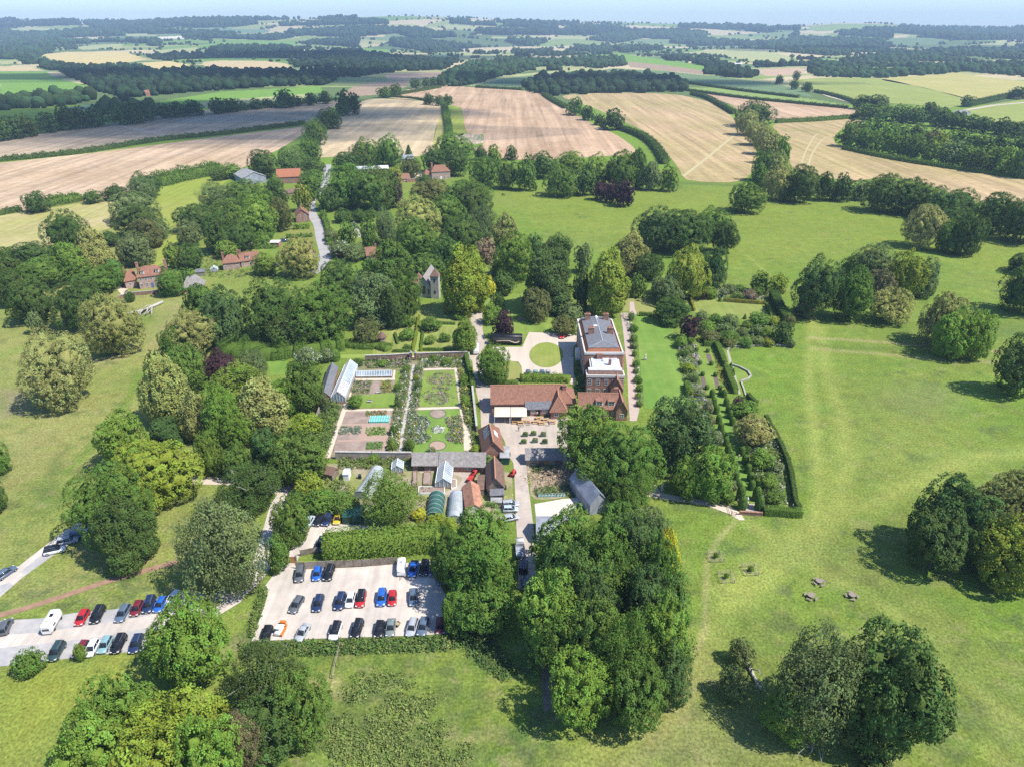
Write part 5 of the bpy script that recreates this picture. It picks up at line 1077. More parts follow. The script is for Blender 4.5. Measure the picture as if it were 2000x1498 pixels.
house('farm_outhouse', 'small red-tiled brick outhouse by the farm track', 'shed', (780, 350), (801, 348), 6, 2.8, 5.6, wins=[('f', .5, .9, 1, 1)])
house('long_farm_building', 'long low pale-roofed farm building behind the village trees', 'barn', (697, 331), (727, 330), 7, 2.8, 4.4, roof=LEADW, wall=WOODB, ridge=False)
house('white_farm_building', 'long white-roofed farm building behind the yellow lime', 'barn', (730, 330), (758, 329), 7, 2.8, 4.4, roof=WHITE, wall=WOODB, ridge=False)
house('field_edge_barn', 'small grey barn at the edge of the straw-coloured field', 'barn', (783, 311), (808, 310), 9, 3.0, 5.4, roof=METAL, wall=METAL, ridge=False)
house('field_shed', 'lonely grey shed in the corner of a far field', 'shed', (1864, 219), (1885, 221), 12, 3, 5, roof=ASB, wall=METAL, ridge=False)
house('far_white_barn', 'distant white-roofed barn among dark trees', 'barn', (774, 118), (790, 118), 18, 5, 8, roof=WHITE, wall=PLASTER, ridge=False)
house('far_red_house', 'distant red house in the wooded valley', 'house', (284, 182), (304, 181), 10, 5, 9, roof=TILE, ridge=False)
house('far_white_house', 'distant pale house at the edge of the far wood', 'house', (1434, 126), (1450, 126), 12, 5, 8, wall=PLASTER, roof=LEADW, ridge=False)

# ------------------------------------------------------------------ glass and polythene
def glasshouse(label, a, b, W, ze, zr, cat='greenhouse', along='y', base=.6, name='greenhouse', step=.8, z=None):
    A, rz, L = frame(a, b, ze if z is None else z); root = empty(name, A, rz, label=label, cat=cat)
    MB().span(0, L, 0, W, -.1, base).build('base_wall', BRICKD, root)
    g_ = MB().span(.06, L-.06, .06, W-.06, base, ze)
    if along == 'y': g_.add([(.06, .06, ze), (L-.06, .06, ze), (L/2, .06, zr), (.06, W-.06, ze), (L-.06, W-.06, ze), (L/2, W-.06, zr)], [(0, 1, 2), (3, 5, 4), (0, 2, 5, 3), (1, 4, 5, 2)])
    else: g_.add([(.06, .06, ze), (.06, W-.06, ze), (.06, W/2, zr), (L-.06, .06, ze), (L-.06, W-.06, ze), (L-.06, W/2, zr)], [(0, 2, 1), (3, 4, 5), (0, 3, 5, 2), (1, 2, 5, 4)])
    g_.build('glazing', GHGL, root); f = MB(); t = .09
    if along == 'y':
        n = int(W/step)
        for i in range(n+1):
            y = W*i/n; f.bar((0, y, base), (0, y, ze), t); f.bar((L, y, base), (L, y, ze), t); f.bar((0, y, ze), (L/2, y, zr+.05), t); f.bar((L, y, ze), (L/2, y, zr+.05), t)
        f.bar((0, 0, ze), (0, W, ze), .12); f.bar((L, 0, ze), (L, W, ze), .12); f.bar((L/2, 0, zr+.06), (L/2, W, zr+.06), .16)
        for i in range(1, int(L/step)): f.bar((L*i/int(L/step), 0, base), (L*i/int(L/step), 0, ze+(zr-ze)*(1-abs(2*i/int(L/step)-1))), t*.8)
    else:
        n = int(L/step)
        for i in range(n+1):
            x = L*i/n; f.bar((x, 0, base), (x, 0, ze), t); f.bar((x, 0, ze), (x, W/2, zr+.05), t); f.bar((x, W, ze), (x, W/2, zr+.05), t)
        f.bar((0, 0, ze), (L, 0, ze), .14); f.bar((0, W/2, zr+.06), (L, W/2, zr+.06), .16)
    f.build('frame', WHITE, root); return root, L
glasshouse('white-framed greenhouse in the middle of the glasshouse yard', (850, 943), (881, 943), 7.5, 1.7, 3.1)
glasshouse('small grey greenhouse below the kitchen garden wall', (764, 916), (787, 915), 3.2, 1.5, 2.5)
glasshouse('long low white lean-to frame inside the kitchen garden', (696, 735), (765, 734), 2.6, .7, 1.9, along='x', base=.35, name='cold_frame', cat='cold frame')
A, rz, L = frame((646, 776), (673, 777), 2.3); Wg = 22
lg, LL = glasshouse('long white glasshouse along the west side of the kitchen garden', (646, 776), (673, 777), Wg, 2.3, 4.2, base=.8)
lg.rotation_euler[2] += R(6)
MB().span(.5, LL-.2, -.02, 6.0, 2.4, 2.42).build('blind', WHITE, lg) if False else None
b_ = MB().add([(LL+.05, .2, 2.42), (LL+.05, 8, 2.42), (LL/2+.1, 8, 4.32), (LL/2+.1, .2, 4.32)], [(0, 1, 2, 3), (3, 2, 1, 0)]).build('blind', WHITE, lg)
house('back_shed', 'slate-roofed brick shed along the back of the long glasshouse', 'shed', (623, 775), (644, 775), 20, 2.0, 3.8, along='y', roof=SLATE, ridge=False, o=.1)[0].rotation_euler[2] += R(6)
def tunnel(label, a, b, W, m, r_):
    A = G(*a); B = G(*b); rz = math.atan2((B-A).y, (B-A).x); L = (B-A).length; root = empty('polytunnel', A, rz, label=label, cat='polytunnel')
    V, F_, n = [], [], 12; ns = int(W/1.6)
    for k in range(ns+1):
        for j in range(n+1):
            q = math.pi*j/n; e = 1-.012*(k % 2); V.append((L/2-math.cos(q)*L/2*e, W*k/ns, math.sin(q)*r_*e))
    for k in range(ns):
        for j in range(n): p = k*(n+1)+j; F_.append((p, p+1, p+n+2, p+n+1))
    F_ += [tuple(range(n+1))[::-1], tuple(range(ns*(n+1), ns*(n+1)+n+1))]
    me = bpy.data.meshes.new('cover'); me.from_pydata(V, [], F_); me.materials.append(m); me.update(); obj('cover', me, root)
    h = MB()
    for k in range(ns+1):
        pts = [(L/2-math.cos(math.pi*j/n)*L/2*1.01, W*k/ns, math.sin(math.pi*j/n)*r_*1.01) for j in range(n+1)]; h.tube(pts, .05, 4)
    h.build('hoop', mat('galvanised_hoop', (.42, .44, .46), .4, .1), root); return root
tunnel('dark green net-covered polytunnel', (830, 1016), (864, 1016), 8.2, POLYG, 2.4)
tunnel('clear polytunnel beside the rusty shed', (871, 1022), (905, 1022), 9.5, POLYC, 2.4)
tunnel('tilted clear polytunnel below the kitchen garden wall', (690, 972), (722, 974), 11, POLYC, 2.3).rotation_euler[2] -= R(6)

house('cottage_shed', 'small grey garden shed behind the thatched cottage', 'shed', (382, 532), (399, 531), 3, 2.0, 3.0, roof=SLATE, wall=WOODB, ridge=False, o=.15)
glasshouse('pale little greenhouse in the cottage garden west of the hipped cottage', (411, 527), (424, 526), 3, 1.6, 2.6)
house('barn_store', 'low tiled store beside the village lane east of the wood', 'shed', (586, 362), (604, 360), 5, 2.4, 4.6, ridge=False)
# ------------------------------------------------------------------ crops of the photograph used while tracing
def k1(x, y): return (560+.2404*x, 560+.2403*y)
def k2(x, y): return (900+.2003*x, 540+.2003*y)
def k3(x, y): return (1180+.3338*x, 540+.3338*y)
def k4(x, y): return (540+.2*x, 860+.2*y)
def k5(x, y): return (860+.227*x, 740+.227*y)
def k6(x, y): return (440+.24*x, 980+.24*y)
def k7(x, y): return (.2937*x, 900+.2937*y)
def kk(f, pts): return [f(*p) for p in pts]
GRAVEL = field_mat('pale_gravel', (.54, .46, .37), (.46, .39, .31), 60, .5, .08, .06, .10); GRAVD = field_mat('worn_drive', (.39, .325, .265), (.45, .38, .31), 5, .6, .09, .07, .14); CARP = field_mat('crushed_stone', (.56, .485, .415), (.43, .385, .335), 84, .55, .07, .09, .16)
GRID = mat('grey_grid_bays', (.33, .32, .315), .95, .15, .6, col2=(.39, .37, .35)); TAR = mat('grey_tarmac', (.36, .34, .325), .9, .10, .5, col2=(.31, .30, .285)); SAND = mat('sandy_path', (.54, .45, .34), .95, .10, .8); BARKP = mat('bark_path', (.28, .17, .11), .95, .25, .7); CONC = mat('concrete', (.55, .49, .42), .9, .08, .5)
SOIL = mat('brown_soil', (.25, .185, .15), .95, .2, .9, col2=(.31, .235, .19)); SOILP = mat('pinkish_soil', (.36, .25, .19), .95, .12, 1)
def lawn_mat(nm, c, c2, rot=0, wd=.35):
    m = field_mat(nm, c, c2, rot, wd, .08, .07, .10); return m
LAWN = lawn_mat('mown_lawn', (.125, .225, .040), (.17, .25, .05), 88); LAWN2 = lawn_mat('garden_lawn', (.15, .225, .04), (.19, .25, .055), 20); LAWN3 = lawn_mat('dry_lawn', (.24, .26, .07), (.26, .25, .09), 10)
ROUGH = field_mat('orchard_grass', (.24, .255, .07), (.20, .24, .06), 10, .5, .1, .12, .25)
def lay(name, px, m, z, sm=None): return sheet(name, gpoly(px), z, m, sm)
# car park and lanes
lay('car_park', kk(k6, [(215, 1135), (300, 900), (345, 760), (340, 690), (325, 680), (405, 580), (455, 500), (560, 495), (575, 530), (640, 548), (800, 542), (1100, 530), (1400, 505), (1690, 470), (1740, 640), (1790, 760), (1800, 900), (1835, 1065), (1700, 1080), (1400, 1092), (1060, 1102), (600, 1118)]), CARP, .06)
lane = smooth_line([G(*p) for p in ((405, 1190), (435, 1172), (470, 1150), (497, 1125), (514, 1095), (524, 1060), (536, 1020), (546, 985), (566, 958), (582, 945))], 3)
ribbon('road', lane, [6.2]*4+[4.2]*(len(lane)-4), .05, CARP)
ribbon('road', smooth_line([G(*p) for p in ((300, 928), (380, 938), (440, 940), (500, 946), (560, 962))], 4), 3.0, .045, GRAVEL)
lay('car_park', kk(k6, [(495, 445), (545, 370), (600, 290), (640, 225), (700, 205), (720, 185), (960, 178), (1100, 190), (1310, 205), (1320, 225), (1240, 240), (1000, 250), (830, 262), (770, 300), (745, 400), (690, 420), (600, 445), (580, 500), (555, 500)]), CARP, .055)
lay('car_park', kk(k7, [(-120, 1085), (0, 1062), (280, 1045), (500, 1010), (770, 985), (1000, 930), (1250, 860), (1400, 900), (1420, 1000), (1250, 1090), (1000, 1130), (950, 1262), (560, 1297), (300, 1335), (0, 1366), (-120, 1380)]), GRID, .05)
lay('road', kk(k7, [(-120, 1175), (0, 1162), (300, 1135), (600, 1095), (950, 1035), (1150, 985), (1330, 930), (1440, 990), (1200, 1060), (950, 1115), (640, 1175), (300, 1215), (0, 1245), (-120, 1262)]), CARP, .058)
lay('road', kk(k7, [(-150, 880), (0, 800), (200, 640), (430, 465), (500, 420), (560, 400), (600, 440), (560, 480), (480, 545), (330, 645), (150, 775), (0, 905), (-150, 1010)]), CARP, .05)
for q in ([(260, 640), (400, 560), (460, 545), (330, 645), (180, 752), (130, 740)], [(-120, 860), (60, 810), (90, 825), (0, 900), (-120, 985)]): lay('parking_bay', kk(k7, q), GRID, .056)
ribbon('path', smooth_line([G(*p) for p in kk(k7, [(-60, 1040), (150, 985), (400, 905), (700, 805), (1000, 720), (1180, 668)])], 3), 1.5, .05, BARKP)
lay('track', [(1056, 1290), (1066, 1220), (1074, 1150), (1088, 1150), (1086, 1260), (1090, 1380), (1062, 1390)], mat('brown_earth', (.21, .165, .12), .95, .2, .8), .04)  # bare brown earth of the vehicle track
# village lane
vl = smooth_line([G(*p) for p in ((640, 322), (636, 352), (632, 364), (612, 385), (607, 400), (610, 420), (622, 440), (627, 465), (634, 490), (636, 505), (628, 520), (608, 535))], 4)
ribbon('road', vl, 5.6, .05, TAR)
lay('drive', [(228, 560), (236, 575), (246, 582), (258, 578), (250, 566), (242, 556)], SAND, .05, 2)
lay('drive', [(800, 346), (820, 336), (832, 340), (834, 352), (806, 352)], SAND, .05, 3)
# drive, forecourt, courtyard, service lane
lay('drive', kk(k2, [(150, 255), (185, 262), (206, 330), (212, 420), (212, 520), (232, 600), (270, 640), (300, 690), (330, 730), (430, 820), (560, 835), (590, 880), (600, 960), (640, 985), (980, 978), (1040, 985), (1075, 1060), (1140, 1060), (1100, 950), (1098, 700), (1140, 640), (1140, 578), (1000, 560), (665, 545), (620, 640), (600, 690), (290, 690), (262, 650), (190, 760), (180, 820), (240, 930), (265, 1010), (300, 1085), (300, 1260), (310, 1400), (270, 1500), (200, 1500), (190, 1290), (150, 1130), (128, 960), (112, 830), (60, 770), (20, 750), (90, 730), (105, 640), (98, 520), (100, 400), (112, 330)]), GRAVD, .05)
lay('forecourt', kk(k2, [(310, 690), (600, 690), (625, 645), (665, 547), (1000, 562), (1138, 580), (1138, 640), (1096, 700), (1096, 950), (1085, 1045), (1040, 985), (980, 976), (640, 982), (602, 955), (592, 880), (562, 832), (430, 818), (340, 720)]), GRAVEL, .058)
lay('lawn', [(1067+33*math.cos(a), 694+24.5*math.sin(a)) for a in np.linspace(0, 6.28, 32)[:-1]], lawn_mat('circle_lawn', (.20, .25, .05), (.24, .26, .07), 35, .9), .12)
lay('lawn', kk(k2, [(430, 830), (500, 828), (560, 850), (590, 900), (598, 970), (570, 1050), (440, 1050), (420, 950)]), LAWN3, .1, 2)
lay('lawn', kk(k2, [(195, 260), (260, 170), (420, 150), (640, 190), (900, 250), (1200, 330), (1200, 420), (1150, 560), (900, 545), (665, 540), (620, 620), (600, 580), (300, 580), (240, 600), (215, 520), (212, 400)]), LAWN2, .04)
lay('courtyard', [(940, 800), (962, 790), (1030, 812), (1075, 815), (1112, 812), (1125, 850), (1130, 895), (1100, 908), (1026, 906), (1020, 890), (1003, 905), (994, 892), (985, 860), (972, 838), (958, 822)], GRAVD, .062)
lay('road', [(1000, 888), (1026, 888), (1030, 935), (1036, 980), (1042, 1030), (1046, 1090), (1046, 1150), (1012, 1150), (1012, 1090), (1008, 1020), (1006, 960), (1003, 910)], mat('stony_lane', (.45, .385, .32), .95, .12, .5, col2=(.39, .33, .28)), .066)
lay('apron', [(1044, 984), (1100, 974), (1135, 972), (1120, 1000), (1080, 1030), (1049, 1034)], CONC, .07)
# terrace, garden paths and lawns by the mansion
lay('path', kk(k3, [(95, 215), (140, 215), (150, 300), (168, 430), (180, 560), (192, 690), (206, 780), (190, 845), (150, 845), (140, 700), (135, 560), (122, 430), (108, 300)]), mat('terrace_gravel', (.42, .33, .28), .95, .12, 1), .055)
lay('path', [(1230, 590), (1238, 590), (1240, 604), (1244, 612), (1238, 618), (1230, 612)], MATS['terrace_gravel'], .058)
lay('lawn', kk(k3, [(175, 225), (260, 232), (330, 262), (388, 262), (405, 330), (440, 500), (478, 690), (470, 800), (235, 770), (220, 620), (205, 480), (195, 340)]), LAWN, .05)
lay('lawn', kk(k3, [(60, 130), (170, 120), (280, 140), (300, 215), (60, 205)]), LAWN3, .045)
lay('lawn', kk(k3, [(440, 135), (500, 120), (690, 145), (940, 165), (975, 240), (860, 262), (700, 240), (560, 215), (500, 210)]), lawn_mat('walled_lawn', (.19, .24, .055), (.225, .25, .07), 0), .05)
lay('lawn', kk(k3, [(530, 420), (640, 420), (700, 560), (720, 680), (600, 690), (560, 560)]), LAWN2, .05)
lay('lawn', kk(k3, [(640, 680), (700, 680), (780, 900), (850, 1120), (900, 1340), (830, 1340), (780, 1160), (700, 880)]), LAWN, .05)
lay('lawn', kk(k3, [(700, 420), (760, 520), (850, 570), (850, 600), (800, 620), (830, 700), (800, 690), (740, 600)]), LAWN2, .048)
lay('path', kk(k3, [(712, 420), (725, 420), (765, 560), (800, 690), (785, 690), (745, 560)]), mat('paving', (.33, .32, .22), .9, .15, 1.5), .056)
lay('path', kk(k3, [(240, 1250), (300, 1210), (330, 1265), (470, 1290), (620, 1310), (740, 1345), (800, 1385), (822, 1425), (790, 1425), (735, 1390), (600, 1340), (450, 1318), (330, 1298), (250, 1285)]), SAND, .055)
lay('path', kk(k3, [(785, 1330), (900, 1330), (920, 1375), (790, 1375)]), MATS['terrace_gravel'], .06)
for q in ([(528, 455), (552, 455), (562, 505), (540, 508)], [(595, 455), (620, 455), (635, 505), (610, 508)], [(565, 588), (588, 588), (600, 648), (578, 650)], [(638, 588), (662, 588), (676, 648), (652, 650)]): lay('flower_bed', kk(k3, q), mat('dark_bed', (.14, .10, .09), .9, .3, 2), .06)
# orchard
lay('lawn', kk(k1, [(740, 180), (1080, 180), (1500, 190), (1520, 500), (1450, 545), (700, 555), (720, 300)]), ROUGH, .03)
lay('lawn', [(520, 700), (560, 697), (562, 730), (528, 735)], LAWN, .05)
for n_, q in enumerate(([(1075, 180), (1105, 180), (1075, 530), (1040, 530)], [(440, 555), (1040, 545), (1450, 535), (1450, 556), (1040, 568), (440, 585)], [(745, 318), (1050, 318), (1050, 332), (745, 332)], [(1110, 310), (1370, 316), (1370, 330), (1110, 326)])): lay('path', kk(k1, q), mat('mown_path', (.215, .28, .055), .95, .1, .8), .045+.004*n_)
lay('path', kk(k1, [(640, 575), (1020, 566), (1300, 560), (1480, 545), (1500, 565), (1300, 578), (1020, 585), (640, 592)]), SAND, .055)
# kitchen garden
KG = [(500, 620), (1460, 590), (1530, 1340), (1010, 1370), (310, 1400)]
lay('kitchen_garden_soil', kk(k1, KG), mat('garden_ground', (.17, .17, .07), .95, .3, .7, col2=(.23, .19, .12)), .035)
for n_, (q, m) in enumerate((([(545, 690), (580, 690), (490, 990), (420, 1180), (352, 1388), (318, 1388), (390, 1170), (450, 1000)], SAND), ([(1022, 635), (1042, 635), (1030, 700), (1000, 940), (960, 1140), (932, 1365), (908, 1365), (935, 1140), (975, 940), (1008, 700)], mat('cinder_path', (.42, .385, .34), .95, .12, 1)),
             ([(1360, 668), (1382, 668), (1400, 800), (1415, 960), (1440, 1100), (1490, 1200), (1505, 1330), (1440, 1330), (1432, 1150), (1405, 1000), (1380, 800)], SAND), ([(480, 998), (975, 985), (1408, 972), (1412, 990), (975, 1004), (478, 1014)], SAND), ([(1110, 668), (1375, 660), (1375, 674), (1110, 684)], SAND), ([(560, 748), (880, 745), (880, 760), (560, 766)], SAND), ([(868, 680), (885, 680), (876, 755), (858, 755)], SAND))):
    lay('path', kk(k1, q), m, .062+.004*n_)
lay('lawn', kk(k1, [(1110, 690), (1364, 680), (1394, 968), (1070, 974), (1090, 800)]), LAWN2, .05)
lay('lawn', kk(k1, [(1065, 1004), (1406, 992), (1440, 1345), (1020, 1358), (1050, 1200)]), LAWN, .05)
lay('lawn', kk(k1, [(600, 885), (760, 868), (872, 860), (888, 690), (928, 690), (900, 860), (882, 980), (485, 988), (500, 950)]), LAWN2, .05)
lay('vegetable_bed', kk(k1, [(478, 1016), (862, 1006), (838, 1140), (800, 1352), (385, 1362), (420, 1180)]), SOILP, .05)
for q in ([(475, 1020), (670, 1016), (650, 1110), (450, 1115)], [(410, 1205), (590, 1200), (580, 1240), (400, 1245)], [(395, 1262), (785, 1250), (775, 1345), (380, 1355)], [(695, 770), (772, 770), (745, 868), (668, 868)]): lay('vegetable_bed', kk(k1, q), SOIL, .058)
for c_, rx, ry, m in (((1226, 1032), 62, 32, SOIL), ((1226, 1290), 64, 34, SOILP)):
    lay('flower_bed', kk(k1, [(c_[0]+(rx+9)*math.cos(a), c_[1]+(ry+9)*math.sin(a)) for a in np.linspace(0, 6.28, 28)[:-1]]), MATS['cinder_path'] if False else mat('box_rim', (.10, .14, .06), .9, .2, 3), .056)
    lay('flower_bed', kk(k1, [(c_[0]+rx*math.cos(a), c_[1]+ry*math.sin(a)) for a in np.linspace(0, 6.28, 28)[:-1]]), m, .064)
# yard of the glasshouses
lay('path', [(820, 918), (850, 915), (905, 922), (922, 908), (938, 912), (920, 935), (905, 955), (880, 966), (868, 962), (895, 948), (902, 932), (880, 926), (845, 922), (822, 924)], mat('yard_track', (.38, .32, .26), .95, .15, .8), .05, 2)
lay('yard_ground', [(610, 905), (945, 905), (1000, 925), (1004, 1010), (900, 1025), (700, 1025), (590, 990)], mat('weedy_yard', (.20, .22, .065), .95, .25, .5, col2=(.30, .25, .16)), .03)
lay('compost_ground', [(1030, 905), (1110, 905), (1135, 925), (1132, 962), (1045, 975), (1036, 940)], mat('trampled_earth', (.32, .25, .17), .95, .25, .6, col2=(.24, .22, .10)), .04, 2)

# ------------------------------------------------------------------ beds, borders, rank growth
gA, gB, gC, gD = (.075, .135, .03), (.13, .19, .04), (.17, .20, .06), (.06, .10, .035)
wh, pk, yl, lv, gy, rd = (.62, .62, .56), (.45, .28, .28), (.45, .40, .08), (.24, .22, .34), (.20, .22, .18), (.30, .10, .08)
planting(kk(k1, [(940, 690), (1010, 660), (985, 900), (955, 1000), (925, 1180), (905, 1345), (815, 1345), (850, 1120), (880, 980), (900, 820)]), 620, .5, 1.9, .30, [gA, gB, gC, gB, gD, gA, gA, gB, wh, gy, yl, gB, gD], 'tall mixed border west of the central garden path', seed=5)
planting(kk(k1, [(1050, 640), (1110, 650), (1085, 900), (1060, 1010), (1040, 1180), (1015, 1350), (945, 1350), (970, 1140), (1005, 960), (1035, 760)]), 560, .5, 1.9, .30, [gA, gB, gC, gB, gD, gA, gA, gB, wh, gy, pk, gB, gD], 'tall mixed border east of the central garden path', seed=6)
planting(kk(k1, [(1060, 590), (1460, 575), (1475, 670), (1380, 662), (1100, 668)]), 260, .6, 2.2, .32, [gA, gB, gC, gA, gD, wh, gB], 'border under the north garden wall', seed=7)
planting(kk(k1, [(640, 600), (1010, 590), (1000, 660), (640, 668)]), 240, .5, 1.8, .32, [gA, gB, gy, gA, gD, pk, gB], 'border by the brick end of the north garden wall', seed=8)
planting(kk(k1, [(1390, 680), (1470, 670), (1530, 1100), (1540, 1300), (1510, 1310), (1490, 1180), (1440, 1060), (1410, 900)]), 420, .5, 2.2, .34, [gA, gB, gC, gA, gD, gB, gB, yl], 'border along the east garden wall', seed=9)
planting(kk(k1, [(500, 620), (560, 610), (555, 680), (480, 880), (440, 880), (470, 720)]), 130, .4, 1.4, .3, [gA, gB, gC, gy, wh], 'plants beside the long glasshouse', seed=10)
planting(kk(k1, [(240, 985), (420, 900), (440, 1000), (400, 1140), (340, 1330), (260, 1370), (250, 1200)]), 420, .5, 2.4, .36, [gA, gB, gC, gA, gD, gB], 'overgrown strip beside the west garden path', seed=11)
planting(kk(k1, [(545, 770), (690, 768), (665, 865), (520, 868)]), 190, .3, 1.1, .28, [gA, gB, gC, gy, pk, gA], 'vegetable plot behind the brown seed bed', seed=12)
planting(kk(k1, [(775, 770), (850, 770), (845, 860), (750, 866)]), 90, .3, 1.0, .28, [gA, gB, yl, rd, gB], 'small flower plot beside the brown seed bed', seed=13)
rng_ = random.Random(3)
for nm, q, c_, sd in (('blue-green cabbage rows', [(440, 1136), (608, 1132), (600, 1200), (418, 1205)], [(.13, .20, .13), (.17, .24, .16), (.10, .16, .10)], 14), ('bright green bean rows', [(652, 1146), (800, 1142), (798, 1208), (640, 1212)], [(.12, .24, .04), (.17, .28, .05), (.08, .16, .03)], 15),
                      ('short row of green crops', [(655, 1268), (780, 1262), (775, 1318), (648, 1322)], [(.10, .20, .05), (.15, .25, .06)], 16), ('salad bed above the teal nets', [(645, 1012), (820, 1008), (812, 1050), (640, 1052)], [(.14, .22, .05), (.20, .24, .08), (.30, .14, .12)], 17)):
    planting(kk(k1, q), 170, .2, .6, .24, c_, nm, 'vegetable_row', sd, spread=.3)
planting(kk(k1, [(1052, 1040), (1120, 1056), (1168, 1105), (1140, 1150), (1120, 1190), (1170, 1215), (1150, 1255), (1040, 1290), (1045, 1170)]), 420, .3, 1.0, .26, [gA, gD, gB, gy, lv, gA, yl, wh, gA], 'west scalloped flower bed on the lower lawn', seed=18)
planting(kk(k1, [(1290, 1072), (1408, 1045), (1432, 1150), (1434, 1275), (1330, 1262), (1285, 1215), (1330, 1180), (1310, 1125)]), 430, .3, 1.0, .26, [gA, gy, gB, lv, pk, gA, yl, (.10, .07, .10), gB], 'east scalloped flower bed on the lower lawn', seed=19)
planting(kk(k1, [(1230+52*math.cos(a), 1160+28*math.sin(a)) for a in np.linspace(0, 6.28, 20)[:-1]]), 90, .2, .6, .24, [gA, wh, wh, gB, wh], 'ring of white flowers on the lower lawn', seed=20)
planting(kk(k1, [(1120, 740), (1220, 700), (1340, 720), (1370, 780), (1300, 860), (1370, 900), (1260, 960), (1140, 950), (1100, 880), (1190, 820)]), 300, .3, 1.0, .26, [(.22, .17, .14), (.28, .22, .19), gA, gy, pk, (.20, .16, .12)], 'sparse rose beds on the upper lawn', seed=21)
planting(kk(k1, [(440, 1390), (1010, 1400), (1015, 1470), (800, 1490), (420, 1480)]), 330, .4, 1.6, .32, [gA, gB, gC, gA, (.22, .20, .09), gB], 'weedy bank below the south garden wall', seed=22, name='undergrowth')
planting([(585, 940), (640, 935), (690, 950), (700, 1000), (640, 1020), (580, 1000)], 420, .6, 2.4, .38, [gA, gB, gC, gB, (.26, .28, .05), gA], 'rank bushes behind the parked upper row', seed=23, name='undergrowth')
planting([(730, 945), (760, 915), (850, 955), (830, 1025), (760, 1020)], 200, .3, 1.3, .32, [gA, gB, gC, (.26, .25, .09)], 'weeds between the tunnels', seed=24, name='undergrowth')
planting([(1040, 905), (1080, 905), (1090, 918), (1040, 925)], 70, .3, 1.2, .3, [gB, gA, gC], 'weeds behind the cart shed', seed=25, name='undergrowth')
planting([(1042, 955), (1130, 945), (1132, 968), (1048, 972)], 150, .4, 1.2, .3, [gA, gD, (.10, .16, .08), gA, gB], 'potted trees waiting beside the concrete apron', seed=26, name='undergrowth')
planting([(470, 1258), (870, 1246), (945, 1232), (960, 1248), (870, 1270), (470, 1286)], 900, .4, 1.3, .36, [gA, gB, gD, gA, gC], 'rank hedge bank below the gravel car park', seed=27, name='undergrowth')
planting([(665, 1330), (700, 1305), (760, 1300), (810, 1325), (870, 1345), (880, 1400), (930, 1440), (920, 1530), (620, 1530), (590, 1470), (640, 1400)], 1300, .2, 1.0, .30, [(.15, .20, .05), (.17, .215, .055), (.11, .17, .04), (.19, .23, .06), (.16, .19, .06)], 'dark nettle patch in the rough grass', seed=28, name='undergrowth', knots=40)
planting([(880, 1225), (950, 1240), (1025, 1320), (990, 1335), (910, 1290)], 420, .3, 1.0, .34, [gD, gA, (.10, .14, .04), gB], 'nettle strip beside the grove', seed=29, name='undergrowth', knots=14)
planting([(508, 1150), (522, 1150), (506, 1210), (494, 1245), (484, 1245)], 150, .3, 1.2, .32, [gA, gB, gC], 'hedge bank west of the gravel car park', seed=30, name='undergrowth')
planting(kk(k3, [(415, 370), (520, 360), (550, 470), (545, 600), (600, 700), (640, 900), (700, 1000), (640, 1010), (560, 880), (480, 660), (440, 500)]), 700, .4, 1.6, .32, [gA, gB, gC, gD, gy, wh, pk, gA, gB, lv], 'deep mixed border beside the long lawn', seed=31)
planting(kk(k3, [(660, 430), (700, 560), (740, 680), (700, 690), (660, 560), (640, 450)]), 150, .3, .9, .28, [gA, yl, (.42, .26, .06), gB, yl], 'orange and yellow border beside the yew walk', seed=32)
planting(kk(k3, [(860, 840), (960, 830), (1010, 960), (1050, 1120), (1060, 1330), (940, 1345), (880, 1200), (850, 1040)]), 720, .4, 1.6, .34, [gA, gB, gC, gA, gy, wh, gB], 'mixed shrubs inside the curved yew hedge', seed=33)
planting(kk(k3, [(560, 230), (700, 250), (830, 320), (1000, 290), (1100, 350), (1110, 400), (900, 412), (700, 400), (560, 360)]), 760, .4, 1.5, .34, [gA, gB, gC, gD, gy, gA, (.22, .2, .14), gB], 'low planting between the terrace shrubs', seed=34)
planting(kk(k3, [(540, 40), (700, 60), (960, 90), (960, 150), (700, 135), (520, 110)]), 420, .5, 1.8, .34, [gA, gB, gC, gD, pk, gA, wh], 'border behind the golden hedge', seed=35)
planting(kk(k2, [(1560, 370), (1640, 360), (1700, 560), (1740, 900), (1780, 1200), (1700, 1250), (1680, 900), (1640, 560)]), 260, .2, .8, .26, [gA, gB, gy, lv, gC, wh], 'lavender edge between terrace path and long lawn', seed=36)
planting(kk(k2, [(1090, 1060), (1240, 990), (1420, 1060), (1430, 1140), (1180, 1150)]), 240, .8, 3.0, .36, [gA, gB, gB, gC, gA], 'climbers and shrubs against the mansion south front', seed=37)
planting([(1128, 655), (1142, 655), (1144, 745), (1126, 760), (1122, 720)], 160, .4, 1.6, .32, [gA, gB, gD, gA], 'shrubs along the mansion west front', seed=38)
planting([(640, 478), (720, 470), (730, 500), (680, 520), (640, 500)], 260, .6, 2.4, .4, [gA, gB, gC, gy, gA], 'overgrown cottage gardens east of the lane', seed=39, name='undergrowth')
planting([(380, 500), (432, 498), (432, 520), (470, 528), (540, 520), (540, 545), (420, 545), (392, 535)], 300, .4, 1.6, .38, [gA, gB, gC, (.25, .2, .14), gA], 'cottage gardens below the hipped cottage', seed=40, name='undergrowth')
